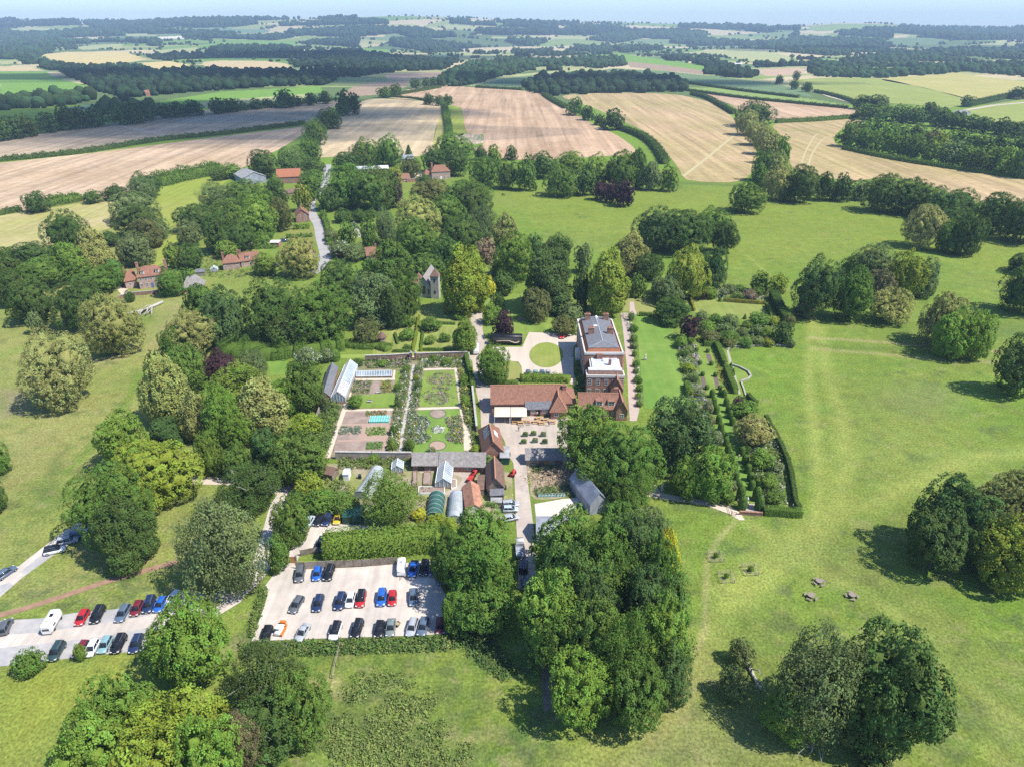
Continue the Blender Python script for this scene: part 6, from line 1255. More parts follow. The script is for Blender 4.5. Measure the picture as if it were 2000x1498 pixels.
# ------------------------------------------------------------------ hedges
hedge(kk(k6, [(805, 425), (1000, 405), (1300, 390), (1560, 365), (1740, 350)]), 5.2, 4.6, 'tall leafy hornbeam hedge above the gravel car park', 'L', .40, 16, wave=.05, rough=.5)
hd = lambda px, w_, h_, lab, **k: hedge(px, w_, h_, lab, **k)
hd([(438, 690), (470, 694), (500, 690), (525, 700), (560, 694), (600, 690), (640, 683), (672, 678)], 7, 3.8, 'billowing clipped yew topiary hedge west of the orchard', col=(.12, .20, .035), leaf=.22, dens=20, rough=.12, wave=.5, name='topiary_hedge')
hd(kk(k1, [(1078, 250), (1065, 330), (1045, 450), (1028, 510)]), .9, 1.3, 'golden clipped hedge along the west of the orchard path', col=(.24, .28, .04), leaf=.2, dens=20, rough=.1)
hd(kk(k1, [(1112, 300), (1105, 400), (1092, 500)]), .8, 1.0, 'dark clipped hedge along the east of the orchard path', col='M', leaf=.2, dens=20, rough=.1)
for q, lab in (([(760, 300), (1050, 303)], 'low box hedge across the orchard, west half'), ([(1130, 304), (1370, 310)], 'low box hedge across the orchard, east half'), ([(860, 535), (1010, 532)], 'low box hedge at the orchard foot, west of the cone pair'), ([(1100, 522), (1300, 524), (1440, 540)], 'low box hedge at the orchard foot, east of the cone pair'), ([(760, 470), (860, 488)], 'thick box hedge before the summer house'), ([(880, 390), (905, 470)], 'short yellow-green hedge beside the summer house')):
    hd(kk(k1, q), .9, 1.0, lab, col='M', leaf=.22, dens=18, rough=.12)
hd(kk(k1, [(450, 480), (600, 500), (740, 500), (830, 525)]), 3.2, 1.8, 'loose shrub row above the garden path', col='M', leaf=.34, rough=.5, wave=.3)
hd(kk(k2, [(580, 1020), (700, 1015), (860, 1020), (1000, 1020), (1060, 1030)]), 2.6, 2.2, 'bright laurel hedge behind the forecourt cars', col='L', leaf=.3, rough=.4, wave=.22)
hd(kk(k2, [(250, 990), (300, 1050), (420, 1065), (560, 1062)]), 1.8, 1.8, 'clipped hedge round the corner tree of the drive', col='M', leaf=.24, rough=.2)
hd(kk(k2, [(55, 800), (75, 900), (100, 1000), (120, 1120)]), 1.4, 2.4, 'ivy hedge on the drive side of the kitchen garden wall', col='M', leaf=.26, rough=.25)
hd(kk(k3, [(655, 412), (680, 470), (705, 530)]), 1.7, 2.2, 'yew hedge, upper length of the walk beside the parterre', col='M', leaf=.2, dens=20, rough=.1)
hd(kk(k3, [(712, 555), (735, 620), (765, 688)]), 1.9, 2.4, 'yew hedge, lower length of the walk beside the parterre', col='M', leaf=.2, dens=20, rough=.1)
hd(kk(k3, [(582, 408), (650, 408)]), 1.4, 1.8, 'short yew hedge at the top of the parterre', col='M', leaf=.2, dens=20, rough=.1)
hd(kk(k3, [(500, 125), (512, 165), (527, 208)]), .8, 1.4, 'golden hedge on the west side of the walled lawn', col=(.30, .28, .04), leaf=.2, dens=22, rough=.1)
hd(kk(k3, [(695, 148), (820, 158), (942, 166)]), 1.0, 1.5, 'golden hedge along the back of the walled lawn', col=(.26, .25, .05), leaf=.2, dens=22, rough=.1)
hd(kk(k3, [(945, 175), (975, 240)]), .9, 1.6, 'dark hedge on the east side of the walled lawn', col='M', leaf=.2, dens=20, rough=.1)
hd(kk(k3, [(985, 125), (1010, 180), (1040, 235), (1075, 290)]), 3.6, 3.4, 'massive rounded yew hedge at the park corner', col=(.07, .125, .03), leaf=.24, dens=18, rough=.15)
hd(kk(k3, [(838, 708), (860, 735), (890, 762)]), 1.2, 1.8, 'short length of dark yew hedge above the curved hedge', col='D', leaf=.2, dens=20, rough=.1)
hd(kk(k3, [(942, 838), (970, 890), (1005, 950), (1040, 1020), (1068, 1090), (1090, 1170), (1105, 1260), (1118, 1340), (1140, 1380)]), 1.15, 1.8, 'long curved dark yew hedge against the park', col='D', leaf=.22, dens=20, rough=.12)
hd(kk(k3, [(930, 1388), (1020, 1392), (1100, 1400), (1150, 1398)]), 1.8, 1.9, 'clipped hedge closing the foot of the yew garden', col='M', leaf=.22, dens=20, rough=.12)
hd(kk(k3, [(95, 110), (165, 112)]), 1.2, 1.6, 'small clipped hedge at the head of the terrace path', col='M', leaf=.2, dens=20, rough=.1)
hd(kk(k3, [(205, 232), (280, 234)]), 1.2, 1.5, 'clipped hedge at the top of the long lawn', col='M', leaf=.2, dens=20, rough=.1)
hd(kk(k3, [(290, 236), (330, 255), (375, 265)]), 1.6, 1.3, 'golden shrub hedge at the top corner of the long lawn', col=(.34, .32, .04), leaf=.26, rough=.3)
hd(kk(k3, [(480, 640), (490, 700)]), 1.6, 2.0, 'dark clipped block at the foot of the long lawn', col='M', leaf=.2, dens=20, rough=.1)
for q, w_, h_, lab, cc in (([(-40, 320), (0, 316), (160, 300), (315, 276), (450, 262), (595, 243)], 5, 3.6, 'long dark hedge between the two pale western stubble fields', 'D'), ([(-60, 428), (0, 420), (42, 412)], 4, 2.6, 'low hedge at the west end of the pale meadow', 'D'),
      ([(93, 403), (125, 398), (158, 392)], 7, 5, 'bushy hedge east of the lone round oak', 'M'), ([(312, 364), (350, 354), (390, 346), (432, 338)], 11, 7.5, 'tall plum-dark hedge along the top of the paddock', 'M'), ([(868, 208), (872, 232), (876, 258), (872, 288)], 6, 5, 'tall hedge between straw and pink stubble fields', 'M'),
      ([(1062, 187), (1082, 200), (1106, 213)], 7, 4, 'short hedge at the top of the green strip', 'D'), ([(1206, 252), (1240, 264), (1266, 278), (1286, 300), (1298, 322)], 6, 4.6, 'curving hedge running down to the park belt', 'D'), ([(1340, 178), (1450, 193), (1560, 204), (1655, 213)], 5, 3.5, 'hedge along the lower edge of the narrow green strip', 'D'),
      ([(1335, 163), (1450, 179), (1560, 192)], 5, 3.5, 'hedge along the upper edge of the narrow green strip', 'D'), ([(1515, 241), (1600, 237), (1672, 231)], 6, 4, 'broad hedge at the top of the olive stubble', 'M'), ([(1350, 186), (1380, 194), (1405, 208), (1432, 224)], 5, 5, 'hedge climbing from the avenue to the wood', 'D'),
      ([(1592, 181), (1632, 190), (1668, 202)], 6, 4, 'hedge beside the chalk track', 'D'), ([(1884, 210), (1940, 198), (1985, 188)], 8, 6, 'hedge running to the field shed', 'D'), ([(1648, 292), (1755, 314), (1900, 336), (2040, 354)], 7, 3, 'shrubby skirt of the shelter wood', 'M'),
      ([(630, 420), (640, 450), (644, 480)], 2.5, 2.2, 'roadside hedge on the east of the village lane', 'M'), ([(560, 466), (610, 463)], 1.6, 1.6, 'garden hedge below the brick lane house', 'M'), ([(575, 448), (605, 446)], 3, 2.0, 'flowering garden hedge of the brick lane house', 'L'), ([(480, 487), (540, 485)], 1.8, 1.6, 'garden hedge beside the white-roofed garage', 'M'), ([(760, 190), (810, 194), (840, 200)], 4, 2.5, 'thin hedge at the top of the straw field', 'D'),
      ([(660, 196), (590, 204), (500, 214), (420, 222)], 5, 3, 'low hedge under the eastern oaks of the dark row', 'D'), ([(780, 186), (860, 172)], 6, 4, 'hedge behind the pink stubble, west part', 'D'), ([(930, 172), (1020, 177)], 6, 3.5, 'hedge behind the pink stubble, east part', 'D')):
    hd(q, w_, h_, lab, col=cc, leaf=.8, dens=26, rough=.8, wave=.25, name='field_hedge')
# topiary
def topi(name, prof, leaf=.16, n=900, seed=1):
    rng = np.random.default_rng(seed); z = rng.random(n); r = np.interp(z, [p[0] for p in prof], [p[1] for p in prof]); a = rng.random(n)*6.283
    pos = np.stack([r*np.cos(a), r*np.sin(a), z], 1); nr = np.stack([np.cos(a), np.sin(a), .3+1.2*(z > .8)], 1)+rng.normal(size=(n, 3))*.2
    V, F_ = quads(pos, nr, leaf, rng); k = 12; iv = []
    for zz, rr_ in prof:
        for j in range(k): iv.append((rr_*.93*math.cos(6.283*j/k), rr_*.93*math.sin(6.283*j/k), zz*.97))
    cf = [(i*k+j, i*k+(j+1) % k, (i+1)*k+(j+1) % k, (i+1)*k+j) for i in range(len(prof)-1) for j in range(k)]
    return npmesh(name, np.concatenate([V, np.array(iv)]), np.concatenate([F_, np.array(cf)+len(V)]), LEAF, np.concatenate([np.clip(.5+.13*rng.normal(size=n), 0, 1), np.full(len(cf), .4)]))
T_DOME = topi('topiary', [(0, .40), (.2, .48), (.5, .5), (.75, .44), (.92, .27), (1, .03)], .13, 900, 2); T_CONE = topi('topiary', [(0, .42), (.1, .5), (.35, .38), (.7, .2), (1, .02)], .13, 700, 3)
T_BALL = topi('topiary', [(0, .22), (.2, .42), (.5, .5), (.8, .4), (.95, .2), (1, .02)], .14, 700, 4)
def topiary(px, wd, ht, me, lab, group, col=(.115, .19, .038)):
    o = obj('clipped_yew', me, loc=G(*px), color=col); o.scale = (wd, wd, ht); o.rotation_euler[2] = random.random()*6; tag(o, lab, 'topiary', group)
LW = [(630, 705), (640, 752), (655, 800), (668, 856), (680, 902), (692, 948), (708, 985), (722, 1028), (744, 1075), (760, 1130), (766, 1186), (783, 1242), (795, 1302), (805, 1360)]
RW = [(700, 705), (712, 755), (725, 796), (735, 828), (748, 868), (803, 1044), (822, 1092), (838, 1146), (852, 1194), (860, 1244), (888, 1306), (903, 1360)]
for nm, wl in (('west', LW), ('east', RW)):
    for i, p in enumerate(wl):
        big = i >= len(wl)-2; e = {0: 'first from the house', len(wl)-1: 'last, by the park path'}.get(i, ORD[i+1]+' from the house')
        topiary(k3(*p), 2.1 if big else 1.75, 4.0 if big else 2.8, T_DOME, f'clipped yew dome in the {nm} row of the yew walk, {e}', f'yew domes, {nm} row')
BL = [(540, 440), (605, 446), (560, 515), (627, 520), (576, 582), (650, 586), (600, 660), (676, 662)]
for i, p in enumerate(BL): topiary(k3(*p), 1.5, 1.6, T_BALL, f'clipped yew ball on the parterre, {ORD[i//2+1]} pair from the house, {("west", "east")[i % 2]} one', 'yew balls on the parterre')
for p, h_, lab in (((700, 530), 2.6, 'pointed yew at the gap in the yew hedge, upper one'), ((738, 545), 2.8, 'pointed yew outside the yew hedge, upper one'), ((752, 578), 2.6, 'pointed yew outside the yew hedge, lower one'), ((716, 548), 2.0, 'pointed yew at the gap in the yew hedge, lower one'), ((676, 148), 2.6, 'yellow-green clipped yew at the end of the golden hedge'), ((822, 250), 2.2, 'clipped dome at the edge of the walled lawn'), ((680, 690), 3.0, 'pointed yew at the foot of the parterre')):
    topiary(k3(*p), 1.6, h_, T_CONE, lab, 'pointed yews of the garden')
for p, lab in (((1026, 527), 'golden clipped cone at the foot of the orchard path, west one'), ((1090, 523), 'golden clipped cone at the foot of the orchard path, east one'), ((1060, 330), 'golden clipped cone halfway up the orchard path')): topiary(k1(*p), 1.6, 2.2, T_CONE, lab, 'golden cones of the orchard path', (.24, .28, .04))
topiary(k1(395, 600), 3.6, 4.2, T_DOME, 'large clipped yew dome behind the long glasshouse', None)
# garden shrubs
def shr(f, lst): return [(*f(x-w_/2, y-h_), *f(x+w_/2, y), t, c) for x, y, w_, h_, t, c in lst]
cluster('on the terrace border of the mansion', shr(k3, [(160, 258, 36, 50, 's', 'G'), (174, 322, 54, 42, 's', 'M'), (172, 385, 50, 44, 's', 'M'), (176, 425, 52, 42, 's', 'G'), (178, 468, 32, 40, 's', 'L'), (188, 530, 46, 40, 's', 'M'), (186, 568, 34, 32, 's', 'G'), (198, 622, 56, 44, 's', 'M'), (208, 672, 44, 42, 's', 'M'), (200, 715, 36, 36, 's', 'L'), (206, 760, 44, 40, 's', 'G')]))
cluster('in the deep border beside the long lawn', shr(k3, [(450, 420, 70, 70, 's', 'L'), (470, 470, 60, 50, 's', 'M'), (455, 400, 60, 60, 's', 'L'), (500, 395, 60, 50, 's', 'M'), (490, 560, 80, 60, 's', 'Y'), (520, 620, 70, 60, 's', 'G'), (500, 660, 50, 40, 'w', 'G'), (500, 700, 50, 60, 's', 'L'), (560, 700, 70, 50, 'p', 'G'), (610, 800, 60, 80, 'p', 'G'), (620, 870, 60, 60, 'p', 'O'), (650, 990, 90, 90, 'w', 'G'), (495, 450, 50, 45, 'p', 'M')]))
cluster('in the shrubbery below the walled lawn', shr(k3, [(500, 370, 125, 140, 'b', 'C'), (570, 275, 75, 75, 's', 'G'), (600, 335, 100, 80, 's', 'L'), (620, 380, 110, 60, 's', 'O'), (660, 290, 90, 70, 's', 'M'), (715, 335, 90, 60, 'w', 'M'), (740, 300, 110, 80, 's', 'G'), (810, 345, 70, 50, 's', 'G'), (735, 385, 110, 70, 's', 'M'), (735, 415, 70, 50, 's', 'O'), (830, 415, 80, 60, 's', 'M'), (905, 285, 120, 75, 's', 'M'), (985, 280, 80, 50, 's', 'Y'), (900, 345, 80, 60, 's', 'G'), (960, 360, 80, 60, 's', 'L'), (1050, 395, 120, 130, 'b', 'D'), (1085, 300, 70, 80, 's', 'O'), (900, 400, 80, 50, 's', 'G'), (1095, 415, 50, 45, 's', 'G'), (960, 405, 70, 40, 's', 'Y'), (840, 300, 60, 40, 's', 'L')]))
cluster('behind the golden hedge', shr(k3, [(565, 135, 60, 50, 's', 'C'), (620, 130, 90, 70, 's', 'L'), (740, 95, 80, 50, 's', 'G'), (700, 120, 60, 50, 'w', 'G'), (795, 90, 66, 45, 's', 'M'), (850, 135, 90, 55, 'p', 'V'), (780, 140, 70, 50, 's', 'M'), (900, 115, 70, 60, 's', 'M'), (945, 105, 50, 40, 'w', 'Y'), (580, 90, 70, 50, 's', 'M'), (1000, 130, 50, 40, 's', 'L')]))
cluster('inside the curved yew hedge', shr(k3, [(790, 770, 70, 70, 's', 'C'), (830, 830, 150, 110, 's', 'M'), (870, 1000, 230, 180, 'b', 'P'), (925, 1130, 140, 130, 's', 'L'), (1010, 1160, 80, 80, 'w', 'G'), (830, 1040, 60, 60, 's', 'M'), (950, 1250, 130, 110, 's', 'L'), (985, 1200, 80, 60, 's', 'G'), (1000, 1330, 110, 90, 's', 'M'), (880, 1120, 60, 50, 'p', 'M'), (720, 1330, 90, 90, 's', 'M'), (750, 1250, 60, 60, 'p', 'G')]))
cluster('in the kitchen garden', shr(k1, [(555, 980, 130, 110, 's', 'M'), (1050, 770, 50, 60, 's', 'Y'), (905, 980, 60, 110, 's', 'G'), (900, 850, 60, 70, 's', 'M'), (1065, 840, 50, 80, 's', 'G'), (1070, 700, 60, 60, 's', 'G'), (970, 690, 70, 60, 's', 'M'), (1190, 620, 80, 70, 's', 'M'), (1300, 640, 90, 60, 's', 'M'), (780, 650, 80, 60, 's', 'L'), (580, 650, 80, 70, 's', 'D'), (1450, 970, 80, 90, 's', 'L'), (1440, 800, 70, 90, 's', 'L'), (1180, 1350, 80, 40, 'w', 'G'), (1540, 1345, 90, 60, 's', 'Y'), (1640, 1480, 130, 110, 'w', 'M'), (870, 1200, 70, 80, 's', 'M'), (860, 1320, 80, 90, 's', 'L'), (1000, 1330, 80, 100, 's', 'M'), (310, 1020, 80, 150, 's', 'G')]))
cluster('between the tunnels and car park', shr(k4, [(1390, 780, 150, 130, 's', 'A'), (1560, 830, 180, 120, 's', 'Y'), (1690, 880, 160, 140, 's', 'Y'), (1640, 230, 110, 70, 's', 'L'), (1940, 720, 120, 100, 's', 'M'), (950, 200, 120, 60, 's', 'L'), (200, 640, 220, 160, 's', 'M'), (700, 640, 140, 110, 's', 'M'), (480, 690, 160, 110, 's', 'M'), (330, 660, 120, 100, 's', 'L')]))

# ------------------------------------------------------------------ walls, fences, gates
def wall(px, th, h_, m, lab, cat='wall', name='garden_wall', cop=True):
    pts = [G(*p) for p in px]; o0 = pts[0].copy(); root = empty(name, o0, label=lab, cat=cat); b = MB(); c = MB()
    for i in range(len(pts)-1):
        a, e = pts[i]-o0, pts[i+1]-o0; d = (e-a).normalized()*(.0 if i == 0 else th*.3)
        b.bar(a-d+Vector((0, 0, h_/2-.1)), e+Vector((0, 0, h_/2-.1)), th, h_+.2); c.bar(a-d+Vector((0, 0, h_+.08)), e+Vector((0, 0, h_+.08)), th+.16, .16)
    b.build('masonry', m, root)
    if cop: c.build('coping', m if h_ < 1 else STONE, root)
wall(kk(k1, [(640, 605), (820, 600), (1010, 588)]), .45, 2.0, BRICKD, 'old brick wall at the north of the kitchen garden, west of its gate'); wall(kk(k1, [(1050, 586), (1250, 578), (1470, 572)]), .45, 1.9, BRICKD, 'old brick wall at the north of the kitchen garden, east of its gate')
wall(kk(k1, [(1478, 576), (1500, 760), (1525, 1000), (1545, 1180)]), .45, 1.9, BRICKD, 'old brick wall on the east of the kitchen garden'); wall(kk(k1, [(400, 1398), (700, 1402), (1018, 1404)]), .5, 2.2, mat('mossy_stone_wall', (.33, .29, .25), .95, .3, 1.2, col2=(.42, .33, .27)), 'weathered stone wall at the south of the kitchen garden')
wall(kk(k1, [(285, 990), (240, 1120), (205, 1230)]), .3, 2.2, WOODB, 'dark leaning boundary fence west of the kitchen garden', 'fence', 'boundary_fence', False)
for i, x in enumerate((1012, 1048)):
    o = empty('gate_pier', G(*k1(x, 600)), label=f'brick gate pier of the kitchen garden, {("west", "east")[i]} one', cat='gate pier', group='kitchen garden gate piers'); MB().box((0, 0, 1.4), (.8, .8, 2.8)).build('shaft', BRICKD, o); MB().box((0, 0, 2.9), (1, 1, .2)).lathe((0, 0, 3.0), [(.2, 0), (.34, .25), (.2, .5), (.03, .6)], 10).build('finial', STONE, o)
wall(kk(k3, [(735, 518), (790, 535), (840, 560), (858, 588), (840, 606), (800, 618)]), .35, .5, mat('pale_stone_wall', (.36, .33, .27), .9, .25, 2), 'low pale semicircular stone wall bulging into the park', name='park_wall')
wall(kk(k3, [(722, 432), (745, 415), (850, 412), (990, 405), (1060, 408), (1110, 418)]), .3, .35, MATS['pale_stone_wall'], 'low stone ha-ha edge below the shrubbery', name='park_wall'); wall(kk(k3, [(800, 620), (815, 660), (828, 702)]), .3, .35, MATS['pale_stone_wall'], 'low stone edge running down from the semicircular wall', name='park_wall')
wall(kk(k3, [(790, 1392), (925, 1400)]), .3, .9, BRICK, 'low red brick wall closing the yew walk', name='park_wall')
wall([(232, 585), (262, 578), (300, 575), (345, 568)], .3, 1.5, BRICKD, 'brick front wall of the sash-windowed village house', name='front_wall'); wall([(795, 357), (815, 355), (842, 354)], .35, 2.2, BRICK, 'long brick wall of the farmhouse yard', name='farm_wall'); wall([(470, 487), (500, 481)], .3, 2, STONE, 'pale stone garden wall in the village', name='garden_wall')
def panels(px, h_, lab, m=WOODG, name='board_fence'):
    pts = [G(*p) for p in px]; o0 = pts[0].copy(); root = empty(name, o0, label=lab, cat='fence'); tot = 0
    for i in range(len(pts)-1):
        a, e = pts[i]-o0, pts[i+1]-o0; n = max(1, round((e-a).length/1.85))
        for k in range(n):
            p, q = a+(e-a)*k/n, a+(e-a)*(k+1)/n; g_ = (q-p)*.045
            b = MB().bar(p+g_+Vector((0, 0, h_/2)), q-g_+Vector((0, 0, h_/2)), .05, h_-.1)
            b.bar(p+g_+Vector((0, 0, h_-.03)), q-g_+Vector((0, 0, h_-.03)), .09, .06); b.build('fence_panel', m, root)
            MB().box((p.x, p.y, h_/2+.05), (.12, .12, h_+.1)).build('post', WOODB, root)
panels(kk(k6, [(582, 545), (650, 548), (760, 542), (900, 535)]), 2.0, 'grey board fence beside the timber gate of the car park'); panels(kk(k6, [(900, 535), (1120, 526), (1400, 504)]), 1.9, 'brown board fence under the tall hornbeam hedge', WOODB)
panels(kk(k6, [(615, 440), (690, 425), (760, 412)]), 1.6, 'dark board fence between the gate and hornbeam hedge', WOODB)
panels(kk(k6, [(400, 582), (455, 505)]), 1.2, 'low board fence at the west of the timber gate', WOODG)
A = G(*k6(458, 497)); B = G(*k6(578, 497)); gt = empty('timber_gate', A, math.atan2((B-A).y, (B-A).x), label='closed orange timber gate at the top of the gravel car park', cat='gate'); gl = (B-A).length
b = MB(); n = 14
for i in range(n): b.span(gl*i/n+.02, gl*(i+1)/n-.01, -.03, .03, .1, 1.75)
b.span(0, gl, .03, .1, .3, .45).span(0, gl, .03, .1, 1.35, 1.5).build('gate_leaf', WOODO, gt)
for x in (-.12, gl+.12): MB().box((x, 0, 1.0), (.22, .22, 2.1)).build('gate_post', WOODB, gt)
def postrail(px, h_, lab, name='rail_fence', m=WOODG):
    pts = [G(*p) for p in px]; o0 = pts[0].copy(); root = empty(name, o0, label=lab, cat='fence'); ra = MB()
    for i in range(len(pts)-1):
        a, e = pts[i]-o0, pts[i+1]-o0; n = max(1, round((e-a).length/2))
        for k in range(n+1): MB().box((*(a+(e-a)*k/n)[:2], h_/2), (.12, .12, h_)).build('post', m, root)
        for z_ in (.45, .95): ra.bar(a+Vector((0, 0, z_*h_)), e+Vector((0, 0, z_*h_)), .05, .1)
    ra.build('rail', m, root)
postrail([(665, 1262), (655, 1300), (650, 1325)], 1.1, 'short grey rail fence below the gravel car park'); postrail(kk(k3, [(730, 1350), (745, 1395), (770, 1400)]), 1.1, 'little wooden wicket fence at the foot of the garden path')
for i, (c_, lab) in enumerate((((1397, 1090), 'square wooden tree guard in the park, north one of three'), ((1418, 1130), 'square wooden tree guard in the park, south-west one of three'), ((1465, 1116), 'square wooden tree guard with a sapling in the park, east one of three'))):
    g = G(*c_); root = empty('tree_guard', g, .05, label=lab, cat='tree guard', group='tree guards in the park'); r2 = MB(); h_ = 1.1
    for x, y in ((-1.3, -1.3), (1.3, -1.3), (1.3, 1.3), (-1.3, 1.3)): MB().box((x, y, h_/2), (.1, .1, h_)).build('post', WOODG, root)
    for a, e in (((-1.3, -1.3), (1.3, -1.3)), ((1.3, -1.3), (1.3, 1.3)), ((1.3, 1.3), (-1.3, 1.3)), ((-1.3, 1.3), (-1.3, -1.3))):
        for z_ in (.35, .7, 1.05): r2.bar((*a, z_), (*e, z_), .035, .055)
    r2.build('rail', WOODG, root); s_ = obj('sapling', CROWN['s'][i % 3], root, (0, 0, .9), PAL['L'][0] if i == 2 else PAL['M'][0]); s_.scale = (.7, .7, .9) if i == 2 else (.55, .55, .7)
for i, (c_, lab) in enumerate((((1599, 1139), 'round wooden picnic table in the park, farthest from the pair of trees'), ((1583, 1167), 'round wooden picnic table in the park, west one'), ((1663, 1166), 'round wooden picnic table in the park, east one'))):
    root = empty('picnic_table', G(*c_), i*.5, label=lab, cat='picnic table', group='round picnic tables in the park'); wd_ = mat('aged_timber', (.25, .20, .165), .9, .2, 3)
    MB().lathe((0, 0, .7), [(.02, 0), (.68, 0), (.68, .06), (.02, .06)], 12).build('table_top', wd_, root)
    for k in range(4):
        a = math.pi/2*k+.4; MB().box((1.08*math.cos(a), 1.08*math.sin(a), .45), (.32, 1.05, .06), a).build('seat', wd_, root); MB().bar((0, 0, .3), (1.1*math.cos(a), 1.1*math.sin(a), .3), .08, .1).bar((.45*math.cos(a), .45*math.sin(a), 0), (.4*math.cos(a), .4*math.sin(a), .7), .09).bar((1.0*math.cos(a), 1.0*math.sin(a), 0), (1.0*math.cos(a), 1.0*math.sin(a), .42), .08).build('leg', wd_, root)
# fallen timber
def fallen(a, b_, r_, lab, nb=9, seed=2, spread=.6):
    A, B = G(*a), G(*b_); d = B-A; root = empty('fallen_tree', A, label=lab, cat='fallen tree'); rng = random.Random(seed); L_ = d.length; u = d.normalized(); n = Vector((-u.y, u.x, 0))
    MB().tube([Vector((0, 0, r_)), u*L_*.25+Vector((0, 0, r_)), u*L_*.55+Vector((0, 0, r_*.9)), u*L_*.8+Vector((0, 0, r_*.7))], [r_*1.15, r_, r_*.7, r_*.4], 8).build('trunk', DEAD, root, smooth=True)
    lb = MB()
    for i in range(nb):
        t = .25+.5*i/nb; s = rng.choice((-1, 1)); e = u*L_*t; l = L_*rng.uniform(.3, .6)*(1-.3*t); q = e+u*l*.8+n*s*l*spread*rng.uniform(.1, .8)+Vector((0, 0, rng.uniform(.2, 2)))
        lb.tube([e+Vector((0, 0, r_)), e*.4+q*.6+Vector((0, 0, rng.uniform(.3, 1.2))), q, q+u*l*.3+n*s*rng.uniform(0, l*.2)], [r_*.4, r_*.28, r_*.17, .03], 5)
    lb.build('limb', DEAD, root, smooth=True)
fallen((318, 593), (252, 622), .6, 'bleached fallen tree with splayed limbs in the west meadow', 20, 2, 1.1); fallen((1456, 1292), (1492, 1362), .35, 'bleached fallen limb in the shade of the park pair', 3, 5, .3); fallen((1605, 1400), (1578, 1490), .22, 'bare fallen branch at the foot of the park pair', 6, 7, .8)
# heap, nets, statues, canopies, furniture
rng = np.random.default_rng(8); g = G(1088, 935); q = np.stack([rng.normal(size=1500)*4.6, rng.normal(size=1500)*3.0], 1); zz = 2.2*np.exp(-(q[:, 0]/5)**2-(q[:, 1]/3)**2)*(.8+.5*np.sin(q[:, 0]*2.1)*np.cos(q[:, 1]*1.7))
V, F_ = quads(np.concatenate([q, np.maximum(zz, .05)[:, None]], 1), rng.normal(size=(1500, 3))*.6+np.array([0, 0, .7]), .55, rng, .35)
hp = obj('brushwood_heap', npmesh('brushwood_heap', V, F_, border_mat([(.42, .29, .18), (.33, .23, .15), (.52, .40, .26), (.26, .20, .13), (.58, .46, .30)]), rng.random(1500), rng.random(1500)), loc=g); tag(hp, 'brown heap of cut brushwood beside the service lane', 'brushwood heap')
A, rz, L = frame(k1(668, 1110), k1(828, 1108), 0); W = 3.6; nt_ = empty('crop_net', A, rz, label='teal netting over the crops in the kitchen garden', cat='netting')
TEAL = mat('teal_net', (.12, .42, .36), .7, .35, 2.2)
for i in range(2): MB().span(0, L, W*i/2+.08, W*(i+1)/2-.08, .02, .55).build('net', TEAL, nt_)
hb = MB()
for i in range(9): hb.bar((L*i/8, .02, .6), (L*i/8, W-.02, .6), .06)
hb.build('hoop', WHITE, nt_)
for i, (x0, x1, lab) in enumerate(((965, 996, 'square cream café canopy nearer the drive'), (997, 1029, 'square cream café canopy beside the slate lean-to'))):
    A, rz, L = frame((x0, 813), (x1, 813), 2.5); W = 5.2; r_ = empty('canopy', A, rz, label=lab, cat='canopy', group='café canopies'); MB().add([(0, 0, 2.5), (L, 0, 2.5), (L, W, 2.6), (0, W, 2.6), (L/2, W/2, 3.1), (0, 0, 2.3), (L, 0, 2.3), (L, W, 2.4), (0, W, 2.4)], [(0, 1, 4), (1, 2, 4), (2, 3, 4), (3, 0, 4), (0, 5, 6, 1), (1, 6, 7, 2), (2, 7, 8, 3), (3, 8, 5, 0)]).build('canvas', CREAM, r_)
    for x, y in ((.1, .1), (L-.1, .1), (L-.1, W-.1), (.1, W-.1)): MB().box((x, y, 1.2), (.1, .1, 2.4)).build('leg', WHITE, r_)
def bench_table():
    root = empty('trestle_table', (0, 0, 0), cat='picnic table'); m = mat('warm_timber', (.46, .28, .13), .7, .2, 3)
    MB().box((0, 0, .74), (1.9, .75, .05)).build('table_top', m, root)
    for s in (-1, 1): MB().box((0, s*.68, .45), (1.9, .27, .05)).build('seat', m, root); MB().bar((s*.7, -.75, 0), (s*.7, -.2, .72), .09).bar((s*.7, .75, 0), (s*.7, .2, .72), .09).bar((s*.7, -.75, .42), (s*.7, .75, .42), .08).build('leg', m, root)
    return root
pt = bench_table(); TB = [(1006, 826, .05), (1017, 828, .1), (1028, 825, -.1), (1046, 826, 0), (1058, 828, .1), (1066, 822, .2), (1079, 826, 0), (1052, 819, .3)]
for i, (x, y, a) in enumerate(TB):
    t_ = pt if i == 0 else copy_tree(pt); t_.location = G(x, y); t_.rotation_euler[2] = a; t_['group'] = 'orange picnic tables in the courtyard'
order = sorted(range(8), key=lambda i: TB[i][0])
for k, i in enumerate(order): [o for o in bpy.data.objects if o.name.startswith('trestle_table')][i]['label'] = f'orange timber picnic table in the courtyard, {ORD[k+1]} from the drive side'
